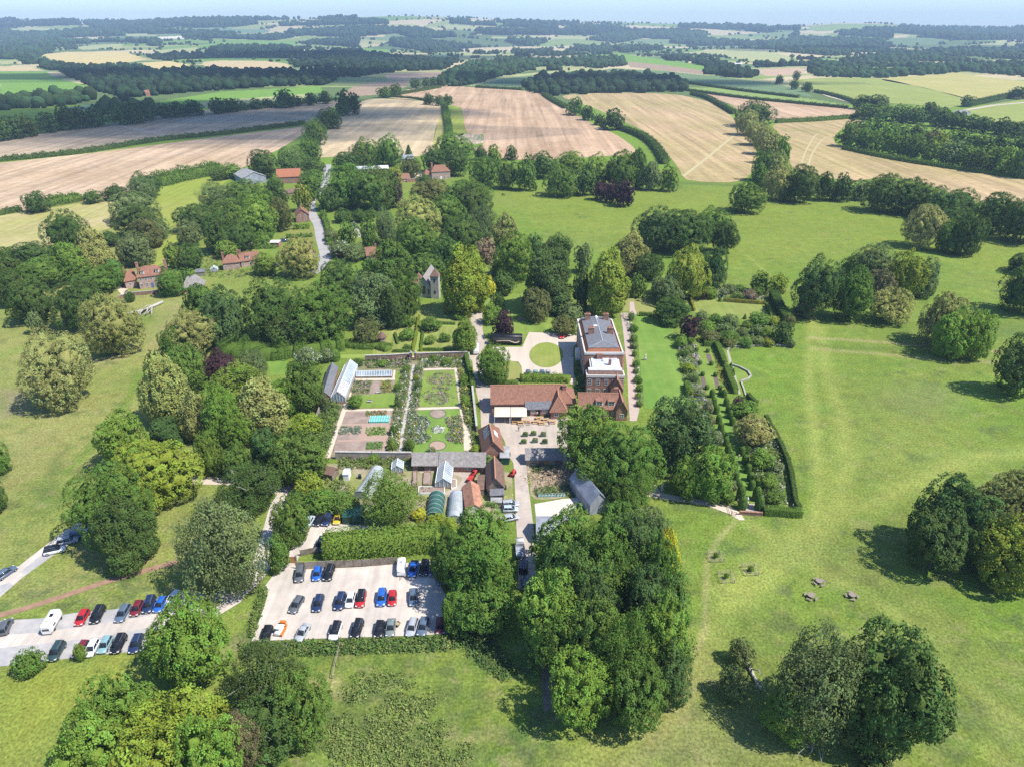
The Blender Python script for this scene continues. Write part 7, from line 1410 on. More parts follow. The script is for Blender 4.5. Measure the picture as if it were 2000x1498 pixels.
def cafe_set(px, lab, c):
    root = empty('cafe_table', G(*px), random.random()*3, label=lab, cat='table', group='café tables under the canopies'); MB().lathe((0, 0, .7), [(.02, 0), (.42, 0), (.42, .04), (.02, .04)], 10).build('table_top', c, root); MB().lathe((0, 0, 0), [(.2, 0), (.04, .05), (.04, .7)], 8).build('leg', BLACK, root)
    for k in range(3):
        a = k*2.1; r2 = empty('cafe_chair', G(*px)+Vector((.8*math.cos(a), .8*math.sin(a), 0)), a-math.pi/2, label=f'{ORD[k+1]} small metal chair of the {lab}', cat='chair', group='café chairs'); MB().box((0, 0, .45), (.42, .42, .04)).build('seat', c, r2); MB().box((0, .2, .7), (.42, .04, .45)).build('backrest', c, r2)
        for x, y in ((-.17, -.17), (.17, -.17), (.17, .17), (-.17, .17)): MB().box((x, y, .22), (.04, .04, .43)).build('leg', BLACK, r2)
cafe_set((974, 815), 'white café table at the drive end of the canopies', WHITE); cafe_set((988, 816), 'grey café table under the first canopy', METAL); cafe_set((1002, 816), 'white café table between the canopies', WHITE); cafe_set((1016, 815), 'grey café table at the lean-to end', METAL)
def trolley(px, lab, col, f=None):
    root = empty('plant_trolley', G(*px), .1, label=lab, cat='plant trolley', group='plant trolleys in the courtyard'); m = mat('green_trolley', (.14, .20, .13), .6, .2, 2); MB().box((0, 0, .45), (1.7, .9, .1)).box((0, 0, .75), (1.6, .8, .06)).build('tray', m, root)
    for x, y in ((-.7, -.35), (.7, -.35), (.7, .35), (-.7, .35)): MB().box((x, y, .22), (.08, .08, .4)).build('leg', m, root)
    s_ = obj('plants', (CROWN['w'] if f else CROWN['s'])[0], root, (0, 0, 1.1), col); s_.scale = (.85, .5, .5)
for p, lab, c_, f in (((1023, 866), 'green plant trolley nearest the service lane', PAL['L'][0], 0), ((1026, 852), 'plant trolley behind the nearest one', PAL['M'][0], 0), ((1042, 850), 'plant trolley in the middle of the courtyard', PAL['L'][0], 0), ((1045, 864), 'plant trolley with pale flowers', PAL['G'][0], 1), ((1064, 866), 'dark leafy plant trolley at the shade edge', PAL['D'][0], 0), ((1061, 852), 'white-flowered plant trolley at the shade edge', PAL['G'][0], 1)): trolley(p, lab, c_, f)
for i in range(9):
    x = 1053+i*6; r_ = empty('crate', G(x, 969-i*.15), .02, label=f'pale turquoise crate in the row on the apron, {ORD[i+1]} from the lane', cat='crate', group='turquoise crates on the apron'); MB().box((0, 0, .25), (.62, .9, .5)).build('tray', mat('turquoise_plastic', (.34, .52, .50), .5, .12, 2), r_); s_ = obj('plants', CROWN['s'][i % 3], r_, (0, 0, .6), (.3, .34, .28)); s_.scale = (.28, .4, .2)
# statues
def statue(px, lab, h_=1.6):
    b = MB().box((0, 0, .35), (.7, .7, .7)).box((0, 0, .75), (.85, .85, .1)); r_ = empty('statue', G(*px), label=lab, cat='statue'); b.build('plinth', STONE, r_)
    MB().lathe((0, 0, .8), [(.3, 0), (.26, .3), (.18, .7), (.24, .95), (.27, 1.15), (.1, 1.3), (.09, 1.36), (.14, 1.46), (.14, 1.58), (.05, 1.68)], 10).bar((.25, 0, 1.85), (.34, .1, 1.35), .1).bar((-.25, 0, 1.85), (-.3, .2, 1.45), .1).build('figure', mat('pale_statue_stone', (.62, .60, .55), .8, .12, 3), r_)
statue((1260, 704), 'small white statue on the long lawn'); statue((1292, 958), 'grey stone statue beside the gravel garden walk'); statue((1458, 986), 'small stone ornament on the terrace at the foot of the yew walk')
for p, lab in (((813, 717), None),): pass
b_ = empty('garden_bench', G(740, 768), .3, label='grey stone seat on the kitchen garden lawn, east one', cat='bench', group='garden seats'); MB().box((0, 0, .42), (1.6, .5, .1)).build('seat', STONE, b_); [MB().box((x, 0, .19), (.16, .4, .37)).build('leg', STONE, b_) for x in (-.6, .6)]; MB().box((0, .24, .68), (1.6, .06, .4)).build('backrest', STONE, b_)
c_ = copy_tree(b_); c_.location = G(722, 786); c_.rotation_euler[2] = -.2; c_['label'] = 'grey stone seat on the kitchen garden lawn, west one'
d_ = copy_tree(b_); d_.location = G(1017, 626); d_.rotation_euler[2] = .6; d_['label'] = 'bright pink garden seat beside the dark cone-shaped tree'
for ch_ in d_.children:
    ch_.data = ch_.data.copy(); ch_.data.materials[0] = mat('pink_paint', (.62, .16, .34), .6, .08, 2)
# cold frame beds in the yard
for q, lab in (([(1435, 440), (1512, 440), (1512, 320), (1440, 320)], 'brick-edged raised bed beside the white-framed greenhouse'), ([(1385, 525), (1640, 528), (1640, 465), (1392, 462)], 'long low cold frame in front of the white-framed greenhouse'), ([(1330, 460), (1372, 460), (1375, 310), (1335, 310)], 'narrow staging rack west of the raised bed'), ([(1708, 480), (1755, 470), (1755, 390), (1708, 390)], 'small white-edged bed east of the white-framed greenhouse')):
    P4 = [G(*k4(*p)) for p in q]; o0 = P4[0].copy(); P4 = [p-o0 for p in P4]; r_ = empty('raised_bed', o0, label=lab, cat='raised bed', group='beds of the glasshouse yard'); e = MB()
    for i in range(4): e.bar(P4[i]+Vector((0, 0, .25)), P4[(i+1) % 4]+Vector((0, 0, .25)), .14, .5)
    e.build('edging', WHITE if 'white-edged' in lab or 'cold' in lab else BRICKD, r_); MB().add([p+Vector((0, 0, .36)) for p in P4], [(0, 1, 2, 3)]).build('bed', SOIL, r_)
for x0, lab in ((957, 'dark green metal store beside the yellow car'), (1034, 'dark green metal store, the one further from the yellow car')):
    A, rz, L = frame(k6(x0, 182), k6(x0+72, 182), 0); r_ = empty('metal_store', A, rz, label=lab, cat='shed', group='green metal stores'); MB().span(0, L, 0, 4.6, 0, 2.1).build('wall', DGRN, r_); MB().add([(-.1, -.1, 2.1), (L+.1, -.1, 2.1), (L+.1, 4.7, 2.1), (-.1, 4.7, 2.1), (-.1, 2.3, 2.5), (L+.1, 2.3, 2.5)], [(0, 1, 5, 4), (2, 3, 4, 5), (1, 2, 5), (3, 0, 4), (0, 3, 2, 1)]).build('roof', DGRN, r_); MB().span(.3, L-.3, -.05, .0, .1, 1.9).build('door', DGRN, r_)

TERRA = mat('terracotta', (.40, .19, .11), .85, .15, 3); POTM = None
for i, (x, y, s_) in enumerate(((866, 917, .5), (873, 919, .4), (881, 917, .55), (889, 919, .4), (898, 917, .5), (907, 919, .6), (915, 918, .45), (924, 919, .5), (932, 918, .4), (812, 917, .45), (820, 918, .4), (848, 917, .5))):
    r_ = empty('plant_pot', G(x, y), i, label=f'terracotta plant pot in front of the {"long potting shed" if i < 9 else "shorter garden store"}, {ORD[(i if i < 9 else i-9)+1]} from the west', cat='plant pot', group='plant pots along the sheds')
    MB().lathe((0, 0, 0), [(s_*.6, 0), (s_, s_*1.5), (s_*1.1, s_*1.5), (s_*1.1, s_*1.75), (s_*.9, s_*1.75)], 10).build('pot', TERRA, r_); p_ = obj('plant', CROWN['s'][i % 3], r_, (0, 0, s_*2.1), PAL['ML'[i % 2]][0]); p_.scale = (s_*1.3,)*3
for i, (x, y, lab) in enumerate(((703, 934, 'dark water butt by the tilted polytunnel'), (857, 908, 'dark water butt between the two stone-slated sheds'), (905, 960, 'dark water butt at the back of the rusty shed'), (986, 955, 'dark water butt at the corner of the timber barn'))):
    r_ = empty('water_butt', G(x, y), 0, label=lab, cat='water butt', group='water butts'); MB().lathe((0, 0, 0), [(.4, 0), (.45, .5), (.4, 1.1)], 12).build('barrel', BLACK, r_); MB().lathe((0, 0, 1.1), [(.42, 0), (.42, .06), (.1, .1)], 12).build('lid', DGRN, r_)
# ------------------------------------------------------------------ vehicles
PAINT = mat('car_paint', (.5, .5, .5), .28, .04, .4, spec=.5, objcol=True); CGL = mat('car_glass', (.02, .025, .032), .08, .1, 1, spec=.7); TYRE = mat('tyre', (.015, .015, .016), .9, .2, 3); RIM = mat('alloy_rim', (.38, .39, .40), .35, .1, 2, metal=.6); LAMP = mat('lamp_glass', (.62, .63, .62), .15, .05, 1); REDL = mat('tail_lamp', (.35, .02, .02), .2, .05, 1); PLATE = mat('number_plate', (.7, .68, .5), .5, .03, 1)
def loft(secs, mname, m, smooth=True):
    """secs: list of (y, half width, z bottom, z top, shoulder z) cross-sections along the car"""
    V, F_ = [], []
    for y, w_, zb, zt, zs, wt in secs:
        V += [(-w_*.9, y, zb), (-w_, y, zb+(zs-zb)*.35), (-w_, y, zs), (-wt, y, zt), (0, y, zt+.02), (wt, y, zt), (w_, y, zs), (w_, y, zb+(zs-zb)*.35), (w_*.9, y, zb)]
    n = 9
    for i in range(len(secs)-1):
        for j in range(n): a = i*n+j; b = i*n+(j+1) % n; F_.append((a, b, b+n, a+n))
    F_ += [tuple(range(n)), tuple(range((len(secs)-1)*n, len(secs)*n))[::-1]]
    me = bpy.data.meshes.new(mname); me.from_pydata(V, [], F_); me.materials.append(m)
    for p in me.polygons: p.use_smooth = smooth and len(p.vertices) == 4
    me.update(); return me
def car_proto(kind):
    """car pointing to +Y, y from -L/2 to L/2"""
    L, W, H, nose, tail, scr, back = {'hatch': (4.1, 1.78, 1.47, 1.0, .12, .75, .35), 'estate': (4.7, 1.84, 1.5, 1.2, .1, .8, .45), 'suv': (4.55, 1.9, 1.72, 1.1, .08, .65, .3), 'saloon': (4.6, 1.82, 1.44, 1.2, .75, .85, .7), 'pickup': (5.2, 1.9, 1.78, 1.25, 1.75, .7, .1)}[kind]
    w = W/2; h = L/2; zb = .2; bs = .92 if kind in ('suv', 'pickup') else .82; P0 = []
    root = empty('parked_car', (0, 0, 0), cat='car')
    ft = h-nose; rt = -h+tail
    body = [(-h, w*.82, .38, bs*.9, bs*.7, w*.7), (-h+.12, w*.95, zb, bs, bs*.82, w*.84), (-h+tail+.1, w, zb, bs+.02, bs*.88, w*.88), (-.2, w, zb, bs+.03, bs*.9, w*.9), (ft, w, zb, bs, bs*.88, w*.88), (h-.45, w*.97, zb, bs-.1, bs*.76, w*.82), (h-.1, w*.88, zb+.03, bs-.2, bs*.6, w*.7), (h, w*.74, .36, bs-.3, bs*.5, w*.6)]
    obj('body', loft(body, 'body', PAINT), root)
    gy0, gy1, ry0, ry1 = rt+.02, ft+.02, rt+back, ft-scr
    cab = loft([(gy0, w*.86, bs-.06, bs+.02, bs, w*.82), (ry0, w*.85, bs-.06, H-.05, bs+.12, w*.68), (ry1, w*.86, bs-.06, H-.05, bs+.12, w*.70), (gy1, w*.84, bs-.06, bs+.02, bs, w*.80)], 'windows', CGL); obj('windows', cab, root)
    obj('roof', loft([(ry0-.06, w*.66, H-.06, H-.02, H-.04, w*.6), (ry0+.15, w*.70, H-.08, H, H-.05, w*.64), (ry1-.1, w*.71, H-.08, H, H-.05, w*.65), (ry1+.06, w*.68, H-.07, H-.02, H-.05, w*.62)], 'roof', PAINT), root)
    for s in (-1, 1):
        for y0, y1 in ((ry1, gy1), (ry0, gy0)): MB().bar((s*w*.70, y0, H-.05), (s*w*.84, y1, bs+.02), .09, .07).build('pillar', PAINT, root)
        MB().bar((s*w*.72, (ry0+ry1)/2, H-.05), (s*w*.88, (ry0+ry1)/2-.05, bs+.03), .1, .06).build('pillar', PAINT, root)
    for sx in (-1, 1):
        for yy in (h-.82, -h+.8):
            r_ = .33 if kind not in ('suv', 'pickup') else .37; wh_ = MB(); wh_.lathe((0, 0, 0), [(.12, -.1), (r_*.98, -.1), (r_, -.07), (r_, .07), (r_*.98, .1), (.12, .1)], 14)
            t_ = wh_.build('wheel', TYRE, root, (sx*(w-.09), yy, r_)); t_.rotation_euler = (0, math.pi/2, 0); MB().lathe((0, 0, 0), [(.02, -.112), (r_*.62, -.112), (r_*.62, .112), (.02, .112)], 10).build('rim', RIM, t_)
        MB().box((sx*w*.66, h-.13, bs-.24), (.36, .26, .13)).build('headlight', LAMP, root); MB().box((sx*w*.78, -h+.09, bs-.16), (.2, .14, .2)).build('tail_light', REDL, root); MB().box((sx*(w+.07), ft-.25, bs+.03), (.16, .1, .12)).build('mirror', PAINT, root)
    MB().box((0, h+.0, .42), (.5, .03, .11)).build('number_plate', PLATE, root)
    if kind == 'pickup': MB().span(-w*.78, w*.78, -h+.15, -h+tail-.1, bs-.02, bs+.04).build('load_bed', BLACK, root)
    if kind in ('estate', 'suv'):
        rb = MB(); [rb.bar((s*w*.58, ry0, H+.05), (s*w*.58, ry1, H+.05), .04) for s in (-1, 1)]; rb.build('roof_bar', RIM, root)
    return root
PROTO = {}; CARN = [0]
def paint_tree(o, c):
    for ch in o.children:
        if ch.data and ch.data.materials and ch.data.materials[0] == PAINT: ch.color = (*c, 1)
CC = {'black': (.012, .013, .016), 'grey': (.10, .11, .12), 'silver': (.36, .38, .40), 'navy': (.018, .032, .085), 'blue': (.02, .11, .42), 'white': (.72, .73, .73), 'red': (.42, .02, .025), 'dred': (.16, .02, .03), 'yellow': (.62, .42, .03), 'teal': (.20, .34, .36), 'slate': (.09, .13, .19), 'dgreen': (.03, .06, .06), 'olive': (.17, .20, .19), 'pblue': (.40, .47, .50)}
def car(near, far, kind, c, label, group, flip=False, roof=None, sc=1.0):
    """near, far: the two ends of the car as seen in the photograph"""
    A, B = G(*near, .6), G(*far, .8); d = B-A; m = (A+B)/2; rz = math.atan2(d.y, d.x)-math.pi/2+(math.pi if flip else 0)
    if kind not in PROTO: PROTO[kind] = car_proto(kind); o = PROTO[kind]
    else: o = copy_tree(PROTO[kind])
    o.location = (m.x, m.y, .07); o.rotation_euler = (0, 0, rz); o.scale = (sc*.97, sc*.89, sc*.95); tag(o, label, 'car', group); paint_tree(o, CC[c])
    if roof:
        for ch in o.children:
            if ch.name.startswith(('roof', 'pillar')) and not ch.name.startswith('roof_bar'): ch.color = (*CC[roof], 1)
    return o
g1 = 'cars in the gravel car park'
for n_, f_, k_, c_, lab in (
 ((598, 640), (615, 535), 'suv', 'grey', 'dark grey car at the west end of the top row in the gravel car park'), ((738, 628), (755, 535), 'hatch', 'blue', 'bright blue hatchback in the top row by the board fence'), ((825, 632), (860, 520), 'suv', 'black', 'black car in the top row beside the bright blue hatchback'),
 ((1520, 588), (1540, 490), 'pickup', 'blue', 'royal blue pickup beside the white caravan'), ((1612, 580), (1628, 490), 'suv', 'black', 'black car in tree shade beside the royal blue pickup'), ((1695, 580), (1712, 505), 'hatch', 'navy', 'dark blue car in the shaded top corner of the gravel car park'), ((1752, 650), (1738, 575), 'hatch', 'slate', 'slate blue car half under trees at the east edge of the gravel car park'),
 ((545, 890), (612, 772), 'estate', 'grey', 'dark grey estate at the west end of the middle row'), ((738, 885), (772, 755), 'estate', 'navy', 'long navy car alone in the middle row'), ((918, 865), (950, 752), 'suv', 'navy', 'navy estate beside the white car of the middle row'), ((1005, 850), (1030, 740), 'hatch', 'white', 'white hatchback in the middle row'), ((1265, 838), (1280, 718), 'suv', 'blue', 'bright blue car beside the red one in the middle row'), ((1355, 838), (1362, 722), 'hatch', 'red', 'bright red hatchback in the middle row'), ((1532, 838), (1530, 708), 'estate', 'slate', 'slate blue car at the east end of the middle row'),
 ((318, 1125), (352, 1015), 'hatch', 'black', 'black car with pale bonnet in the bottom west corner'), ((600, 1110), (655, 1005), 'saloon', 'silver', 'silver grey saloon in the bottom row'), ((1055, 1085), (1090, 975), 'suv', 'black', 'black car in the middle of the bottom row'), ((1245, 1080), (1262, 980), 'hatch', 'black', 'black hatchback beside the grey-green car in the bottom row'), ((1340, 1070), (1352, 962), 'saloon', 'olive', 'grey-green car with a bicycle cart beside it'), ((1505, 1070), (1535, 962), 'estate', 'silver', 'silver estate near the east end of the bottom row'), ((1595, 1065), (1622, 955), 'estate', 'slate', 'dark silver car next to the red car of the bottom row'), ((1752, 1060), (1750, 950), 'hatch', 'dred', 'deep red car in the bottom east corner')):
    car(k6(*n_), k6(*f_), k_, c_, lab, g1, flip=True)
car(k6(1090, 855), k6(1115, 720), 'suv', 'red', 'red car with black roof in the middle row', g1, True, 'black'); car(k6(878, 1105), k6(912, 995), 'suv', 'white', 'white car with black roof in the bottom row', g1, True, 'black')
g2 = 'cars in the upper lot'
for n_, f_, k_, c_, lab in (((655, 200), (702, 115), 'saloon', 'pblue', 'pale blue car at the west end of the upper lot'), ((740, 182), (783, 110), 'hatch', 'black', 'black hatchback in the upper lot'), ((808, 185), (855, 92), 'estate', 'navy', 'long dark navy car beside the yellow car'), ((900, 178), (928, 88), 'hatch', 'yellow', 'yellow car beside the dark green stores'), ((760, 385), (792, 305), 'suv', 'navy', 'navy car half hidden behind the hornbeam hedge')): car(k6(*n_), k6(*f_), k_, c_, lab, g2, True)
g3 = 'cars in the overflow rows'
for n_, f_, k_, c_, lab, fl in (((15, 1145), (52, 1055), 'suv', 'grey', 'grey car at the west end of the upper overflow row', 0), ((522, 1082), (568, 995), 'hatch', 'red', 'red car with its tailgate open beside the motorhome', 1), ((625, 1070), (672, 970), 'suv', 'black', 'black car beside the red one with open tailgate', 1), ((788, 1060), (842, 960), 'estate', 'slate', 'dark slate car in the upper overflow row', 1), ((888, 1025), (930, 930), 'hatch', 'dred', 'very dark red car in the upper overflow row', 1), ((972, 1005), (1008, 902), 'suv', 'navy', 'navy car beside the blue one in the upper overflow row', 1), ((1045, 990), (1085, 915), 'hatch', 'blue', 'blue car at the tree end of the upper overflow row', 1), ((1135, 930), (1170, 885), 'hatch', 'white', 'white car almost hidden by the oak beside the overflow rows', 1),
 ((345, 1320), (405, 1210), 'suv', 'dgreen', 'dark green car at the west end of the lower overflow row', 1), ((512, 1292), (568, 1205), 'hatch', 'dred', 'maroon car behind a bush in the lower overflow row', 1), ((588, 1288), (632, 1198), 'hatch', 'white', 'white car in the lower overflow row', 1), ((672, 1270), (722, 1168), 'hatch', 'teal', 'pale teal car in the lower overflow row', 1), ((758, 1278), (818, 1152), 'suv', 'black', 'black car beside the pale teal one', 1), ((882, 1272), (925, 1150), 'estate', 'navy', 'navy car next to the big oak in the lower overflow row', 1),
 ((-10, 775), (85, 705), 'estate', 'slate', 'slate blue car leaving by the west overflow lane', 0), ((305, 605), (420, 575), 'suv', 'white', 'white car with dark roof on the west overflow lane', 0), ((405, 540), (495, 515), 'suv', 'silver', 'silver car on the west overflow lane', 0), ((478, 495), (555, 478), 'hatch', 'slate', 'blue car in tree shade at the end of the west overflow lane', 0)): car(k7(*n_), k7(*f_), k_, c_, lab, g3, bool(fl), 'black' if 'dark roof' in lab else None)
g4 = 'cars on the forecourt'
for n_, f_, k_, c_, lab in (((655, 968), (657, 925), 'hatch', 'slate', 'slate blue car at the drive end of the forecourt row'), ((725, 968), (727, 930), 'hatch', 'teal', 'grey-teal car in the forecourt row'), ((788, 966), (792, 930), 'hatch', 'slate', 'grey car in the forecourt row beside the pale one'), ((846, 965), (850, 925), 'hatch', 'silver', 'pale pink-silver car at the house end of the forecourt row'), ((985, 602), (985, 560), 'hatch', 'red', 'red car parked alone by the forecourt shrub')): car(k2(*n_), k2(*f_), k_, c_, lab, g4, True)
for n_, f_, k_, c_, lab in (((985, 986), (1009, 982), 'suv', 'silver', 'silver car side-on beside the little tool shed'), ((986, 994), (1008, 992), 'hatch', 'pblue', 'pale blue car in front of the silver one by the tool shed'), ((992, 1012), (1004, 1008), 'hatch', 'silver', 'grey car under the tree edge by the service lane'), ((1022, 1118), (1023, 1092), 'suv', 'navy', 'navy car behind the white tipper truck'), ((1027, 1150), (1025, 1126), 'hatch', 'slate', 'dark car in deep shade at the end of the service lane'), ((612, 502), (623, 500), 'hatch', 'blue', 'blue car on the verge of the village lane'), ((551, 471), (560, 469), 'suv', 'navy', 'dark blue car beside the white-roofed garage'), ((346, 575), (360, 572), 'hatch', 'dred', 'red car outside the thatched cottage'), ((540, 524), (541, 512), 'hatch', 'grey', 'grey car behind the chestnut tree in the village')): car(n_, f_, k_, c_, lab, 'cars about the yard and village')
# caravan, motorhome, coach, van, truck, machines
def wheels(root, pts, r_=.35):
    for x, y in pts:
        t_ = MB().lathe((0, 0, 0), [(.1, -.1), (r_, -.1), (r_, .1), (.1, .1)], 12).build('wheel', TYRE, root, (x, y, r_)); t_.rotation_euler = (0, math.pi/2, 0)
def bigbox(name, near, far, L, W, H, label, cat, m, wl, rnd=.25, flip=False, zb=.45):
    A, B = G(*near, 1.0), G(*far, 1.0); d = B-A; c = (A+B)/2; o = empty(name, (c.x, c.y, .07), math.atan2(d.y, d.x)-math.pi/2+(math.pi if flip else 0), label=label, cat=cat); h, w = L/2, W/2
    obj('body', loft([(-h, w*.9, zb+.1, H-.2, H*.75, w*.7), (-h+rnd, w, zb, H, H-.25, w*.85), (h-rnd*2, w, zb, H, H-.25, w*.85), (h-.1, w*.94, zb, H-.35, H*.62, w*.8), (h, w*.9, zb+.1, H-.7, H*.5, w*.75)], 'body', m), o); wheels(o, wl); return o, h, w
o, h, w = bigbox('caravan', k6(1430, 580), k6(1436, 480), 4.0, 1.75, 2.0, 'white touring caravan in the top row of the gravel car park', 'caravan', WHITE, ((-.8, 0), (.8, 0)), flip=True)
MB().span(-.65, .65, h-.28, h-.02, 1.05, 1.5).build('window', GLASS, o); MB().span(-.3, .3, -.6, .0, 2.0, 2.07).build('roof_hatch', METAL, o); MB().bar((0, h, .45), (0, h+1.0, .45), .08).build('tow_bar', BLACK, o)
o, h, w = bigbox('motorhome', k7(305, 1140), k7(385, 1005), 6.4, 2.3, 2.95, 'white motorhome in the upper overflow row', 'motorhome', WHITE, ((-1, -1.6), (1, -1.6), (-1, 2.1), (1, 2.1))); o.scale = (.78, .74, .76)
MB().span(-.9, .9, h-.5, h-.05, 1.5, 2.1).build('windscreen', GLASS, o); MB().box((.1, .6, 3.0), (.8, 1.1, .08)).build('roof_hatch', BLACK, o); MB().box((-.2, -1.5, 3.0), (.5, .5, .08)).build('roof_vent', METAL, o); MB().span(-.75, .75, -h-.03, -h+.05, 1.5, 2.1).build('rear_window', GLASS, o); [MB().span(s*w-.02, s*w+.02, -1.8, -.6, 1.5, 2.05).build('side_window', GLASS, o) for s in (-1, 1)]
o, h, w = bigbox('coach', (1020, 668), (957, 667), 11.5, 2.5, 3.6, 'long black touring coach with a cream swoosh parked on the forecourt', 'coach', BLACK, ((-1.1, -2.4), (1.1, -2.4), (-1.1, 4.2), (1.1, 4.2), (-1.1, -3.8), (1.1, -3.8)), rnd=.2)
for s in (-1, 1):
    MB().span(s*w-.02, s*w+.025, -h+.6, h-1.2, 1.9, 3.0).build('side_window', GLASS, o)
    pts = [(s*(w+.03), y, z) for y, z in ((-4.6, 1.7), (-4.2, 1.2), (-3.2, 1.05), (-2.2, 1.35), (-1.2, 1.75), (.5, 1.8), (3.4, 1.55))]; MB().tube(pts, [.34, .3, .2, .16, .14, .12, .08], 5).build('swoosh', mat('cream_stripe', (.60, .48, .34), .4, .05, 1), o)
MB().span(-.9, .9, h-.5, h-.02, 1.3, 2.9).build('windscreen', GLASS, o); MB().box((0, 1.5, 3.66), (1.6, 2.0, .14)).build('roof_unit', BLACK, o)
o, h, w = bigbox('van', (929, 690), (930, 677), 5.0, 1.95, 2.3, 'white van on the drive beside the orchard corner', 'van', WHITE, ((-.85, -1.5), (.85, -1.5), (-.85, 1.6), (.85, 1.6)), flip=True)
MB().span(-.8, .8, h-.5, h-.06, 1.25, 1.75).build('windscreen', GLASS, o); [MB().span(s*w-.02, s*w+.02, .9, 1.8, 1.2, 1.75).build('side_window', GLASS, o) for s in (-1, 1)]
A, B = G(1017, 1088, .8), G(1015, 1058, .8); d = B-A; c = (A+B)/2
o = empty('tipper_truck', (c.x, c.y, .08), math.atan2(d.y, d.x)-math.pi/2, label='white tipper truck with open load bed on the service lane', cat='truck'); wheels(o, ((-.8, -1.6), (.8, -1.6), (-.8, 1.7), (.8, 1.7)), .36)
obj('cab', loft([(1.0, .92, .45, 2.1, 1.2, .78), (2.0, .92, .45, 2.1, 1.2, .78), (2.5, .92, .45, 1.5, 1.1, .8), (2.75, .85, .5, 1.05, .9, .7)], 'cab', WHITE), o); MB().span(-.75, .75, 2.2, 2.5, 1.35, 1.95).build('windscreen', GLASS, o)
b = MB().span(-.95, .95, -2.6, .9, .75, .85); [b.span(s*.95-.03, s*.95+.03, -2.6, .9, .85, 1.25) for s in (-1, 1)]; b.span(-.9, .9, -2.6, -2.54, .85, 1.25).span(-.9, .9, .84, .9, .85, 1.6).build('load_bed', METAL, o)
g_ = G(*k6(445, 1055)); o = empty('utility_vehicle', g_, R(-8), label='white utility buggy with orange mowing deck in the bottom row', cat='utility vehicle'); o.scale = (.8, .78, .8); wheels(o, ((-.7, -.9), (.7, -.9), (-.7, 1.1), (.7, 1.1)), .34); OR = mat('machine_orange', (.62, .17, .03), .5, .1, 2)
obj('body', loft([(-1.6, .7, .4, .95, .8, .6), (-.5, .75, .35, 1.0, .85, .65), (1.5, .7, .4, .9, .75, .6)], 'body', WHITE), o); MB().span(-.6, .6, -.9, .5, 1.75, 1.85).build('cab_roof', WHITE, o); cb = MB(); [cb.bar((x, y, .95), (x, y, 1.75), .07) for x in (-.55, .55) for y in (-.85, .45)]; cb.build('cab_frame', BLACK, o); MB().span(-.7, .7, 1.7, 2.4, .7, 1.3).build('hopper', OR, o); MB().span(.85, 1.3, -1.6, .9, .3, .8).span(.9, 1.2, .9, 1.6, .5, 1.2).build('mower_deck', OR, o)
for px, lab, sz in (((919, 940), 'red garden trailer on the yard track', 1.0), ((926, 927), 'small red tractor beside the brown lean-to', 1.15), ((1001, 928), 'red garden tractor beside the timber barn', 1.0)):
    o = empty('garden_tractor' if 'tractor' in lab else 'garden_trailer', G(*px), R(-20), label=lab, cat='tractor' if 'tractor' in lab else 'trailer'); RD = mat('machine_red', (.45, .035, .03), .45, .1, 2); wheels(o, ((-.6, -.6), (.6, -.6), (-.5, .9), (.5, .9)), .4)
    obj('body', loft([(-1.0*sz, .5, .4, .9, .7, .45), (0, .55, .4, 1.0, .8, .45), (1.4*sz, .4, .45, 1.0, .8, .3)], 'body', RD), o)
    if 'tractor' in lab: MB().span(-.3, .3, -.7, -.2, 1.0, 1.15).span(-.3, .3, -.8, -.7, 1.0, 1.5).build('seat', BLACK, o); MB().bar((0, .1, 1.0), (0, .0, 1.4), .06).build('steering_column', BLACK, o)
    else: MB().span(-.6, .6, -1.0, .9, .9, 1.2).build('tray', RD, o); MB().bar((0, 1.2, .6), (0, 2.0, .5), .07).build('tow_bar', BLACK, o)
o = empty('bicycle_cart', G(*k6(1400, 1005)), R(70), label='small two-wheeled cart beside the grey-green car', cat='cart'); wheels(o, ((-.45, 0), (.45, 0)), .32); MB().span(-.4, .4, -.6, .6, .45, .52).span(-.4, .4, -.6, -.55, .52, .8).build('tray', mat('cart_wood', (.38, .30, .18), .8), o); MB().bar((0, .6, .5), (0, 1.4, .75), .05).build('handle', BLACK, o)
o = empty('kiosk', G(988, 903), 0, label='dark green kiosk on the lane beside the pale annex', cat='kiosk'); MB().span(-1.0, 1.0, 0, 1.4, 0, 2.1).build('wall', DGRN, o); MB().span(-1.2, 1.2, -.15, 1.55, 2.1, 2.25).build('roof', DGRN, o); MB().span(-.7, .7, -.04, .02, 1.0, 1.7).build('hatch', WHITE, o)
# ------------------------------------------------------------------ people
PM = bpy.data.materials.new('person_clothes'); PM.use_nodes = True; t = PM.node_tree; N = t.nodes; Lk = t.links; tc = N.new('ShaderNodeTexCoord'); sx = N.new('ShaderNodeSeparateXYZ'); Lk.new(tc.outputs['Object'], sx.inputs[0]); cr = N.new('ShaderNodeValToRGB'); cr.color_ramp.interpolation = 'CONSTANT'
e = cr.color_ramp.elements; e[0].position = 0; e[0].color = (.03, .025, .02, 1); e[1].position = .05; e[1].color = (.05, .06, .09, 1)
for p_, c_ in ((.50, None), (.79, (.50, .32, .24)), (.885, (.07, .045, .03))):
    q_ = e.new(p_); q_.color = (*(c_ or (1, 1, 1)), 1)
mr = N.new('ShaderNodeMapRange'); mr.inputs[2].default_value = 1.75; Lk.new(sx.outputs[2], mr.inputs[0]); Lk.new(mr.outputs[0], cr.inputs[0])
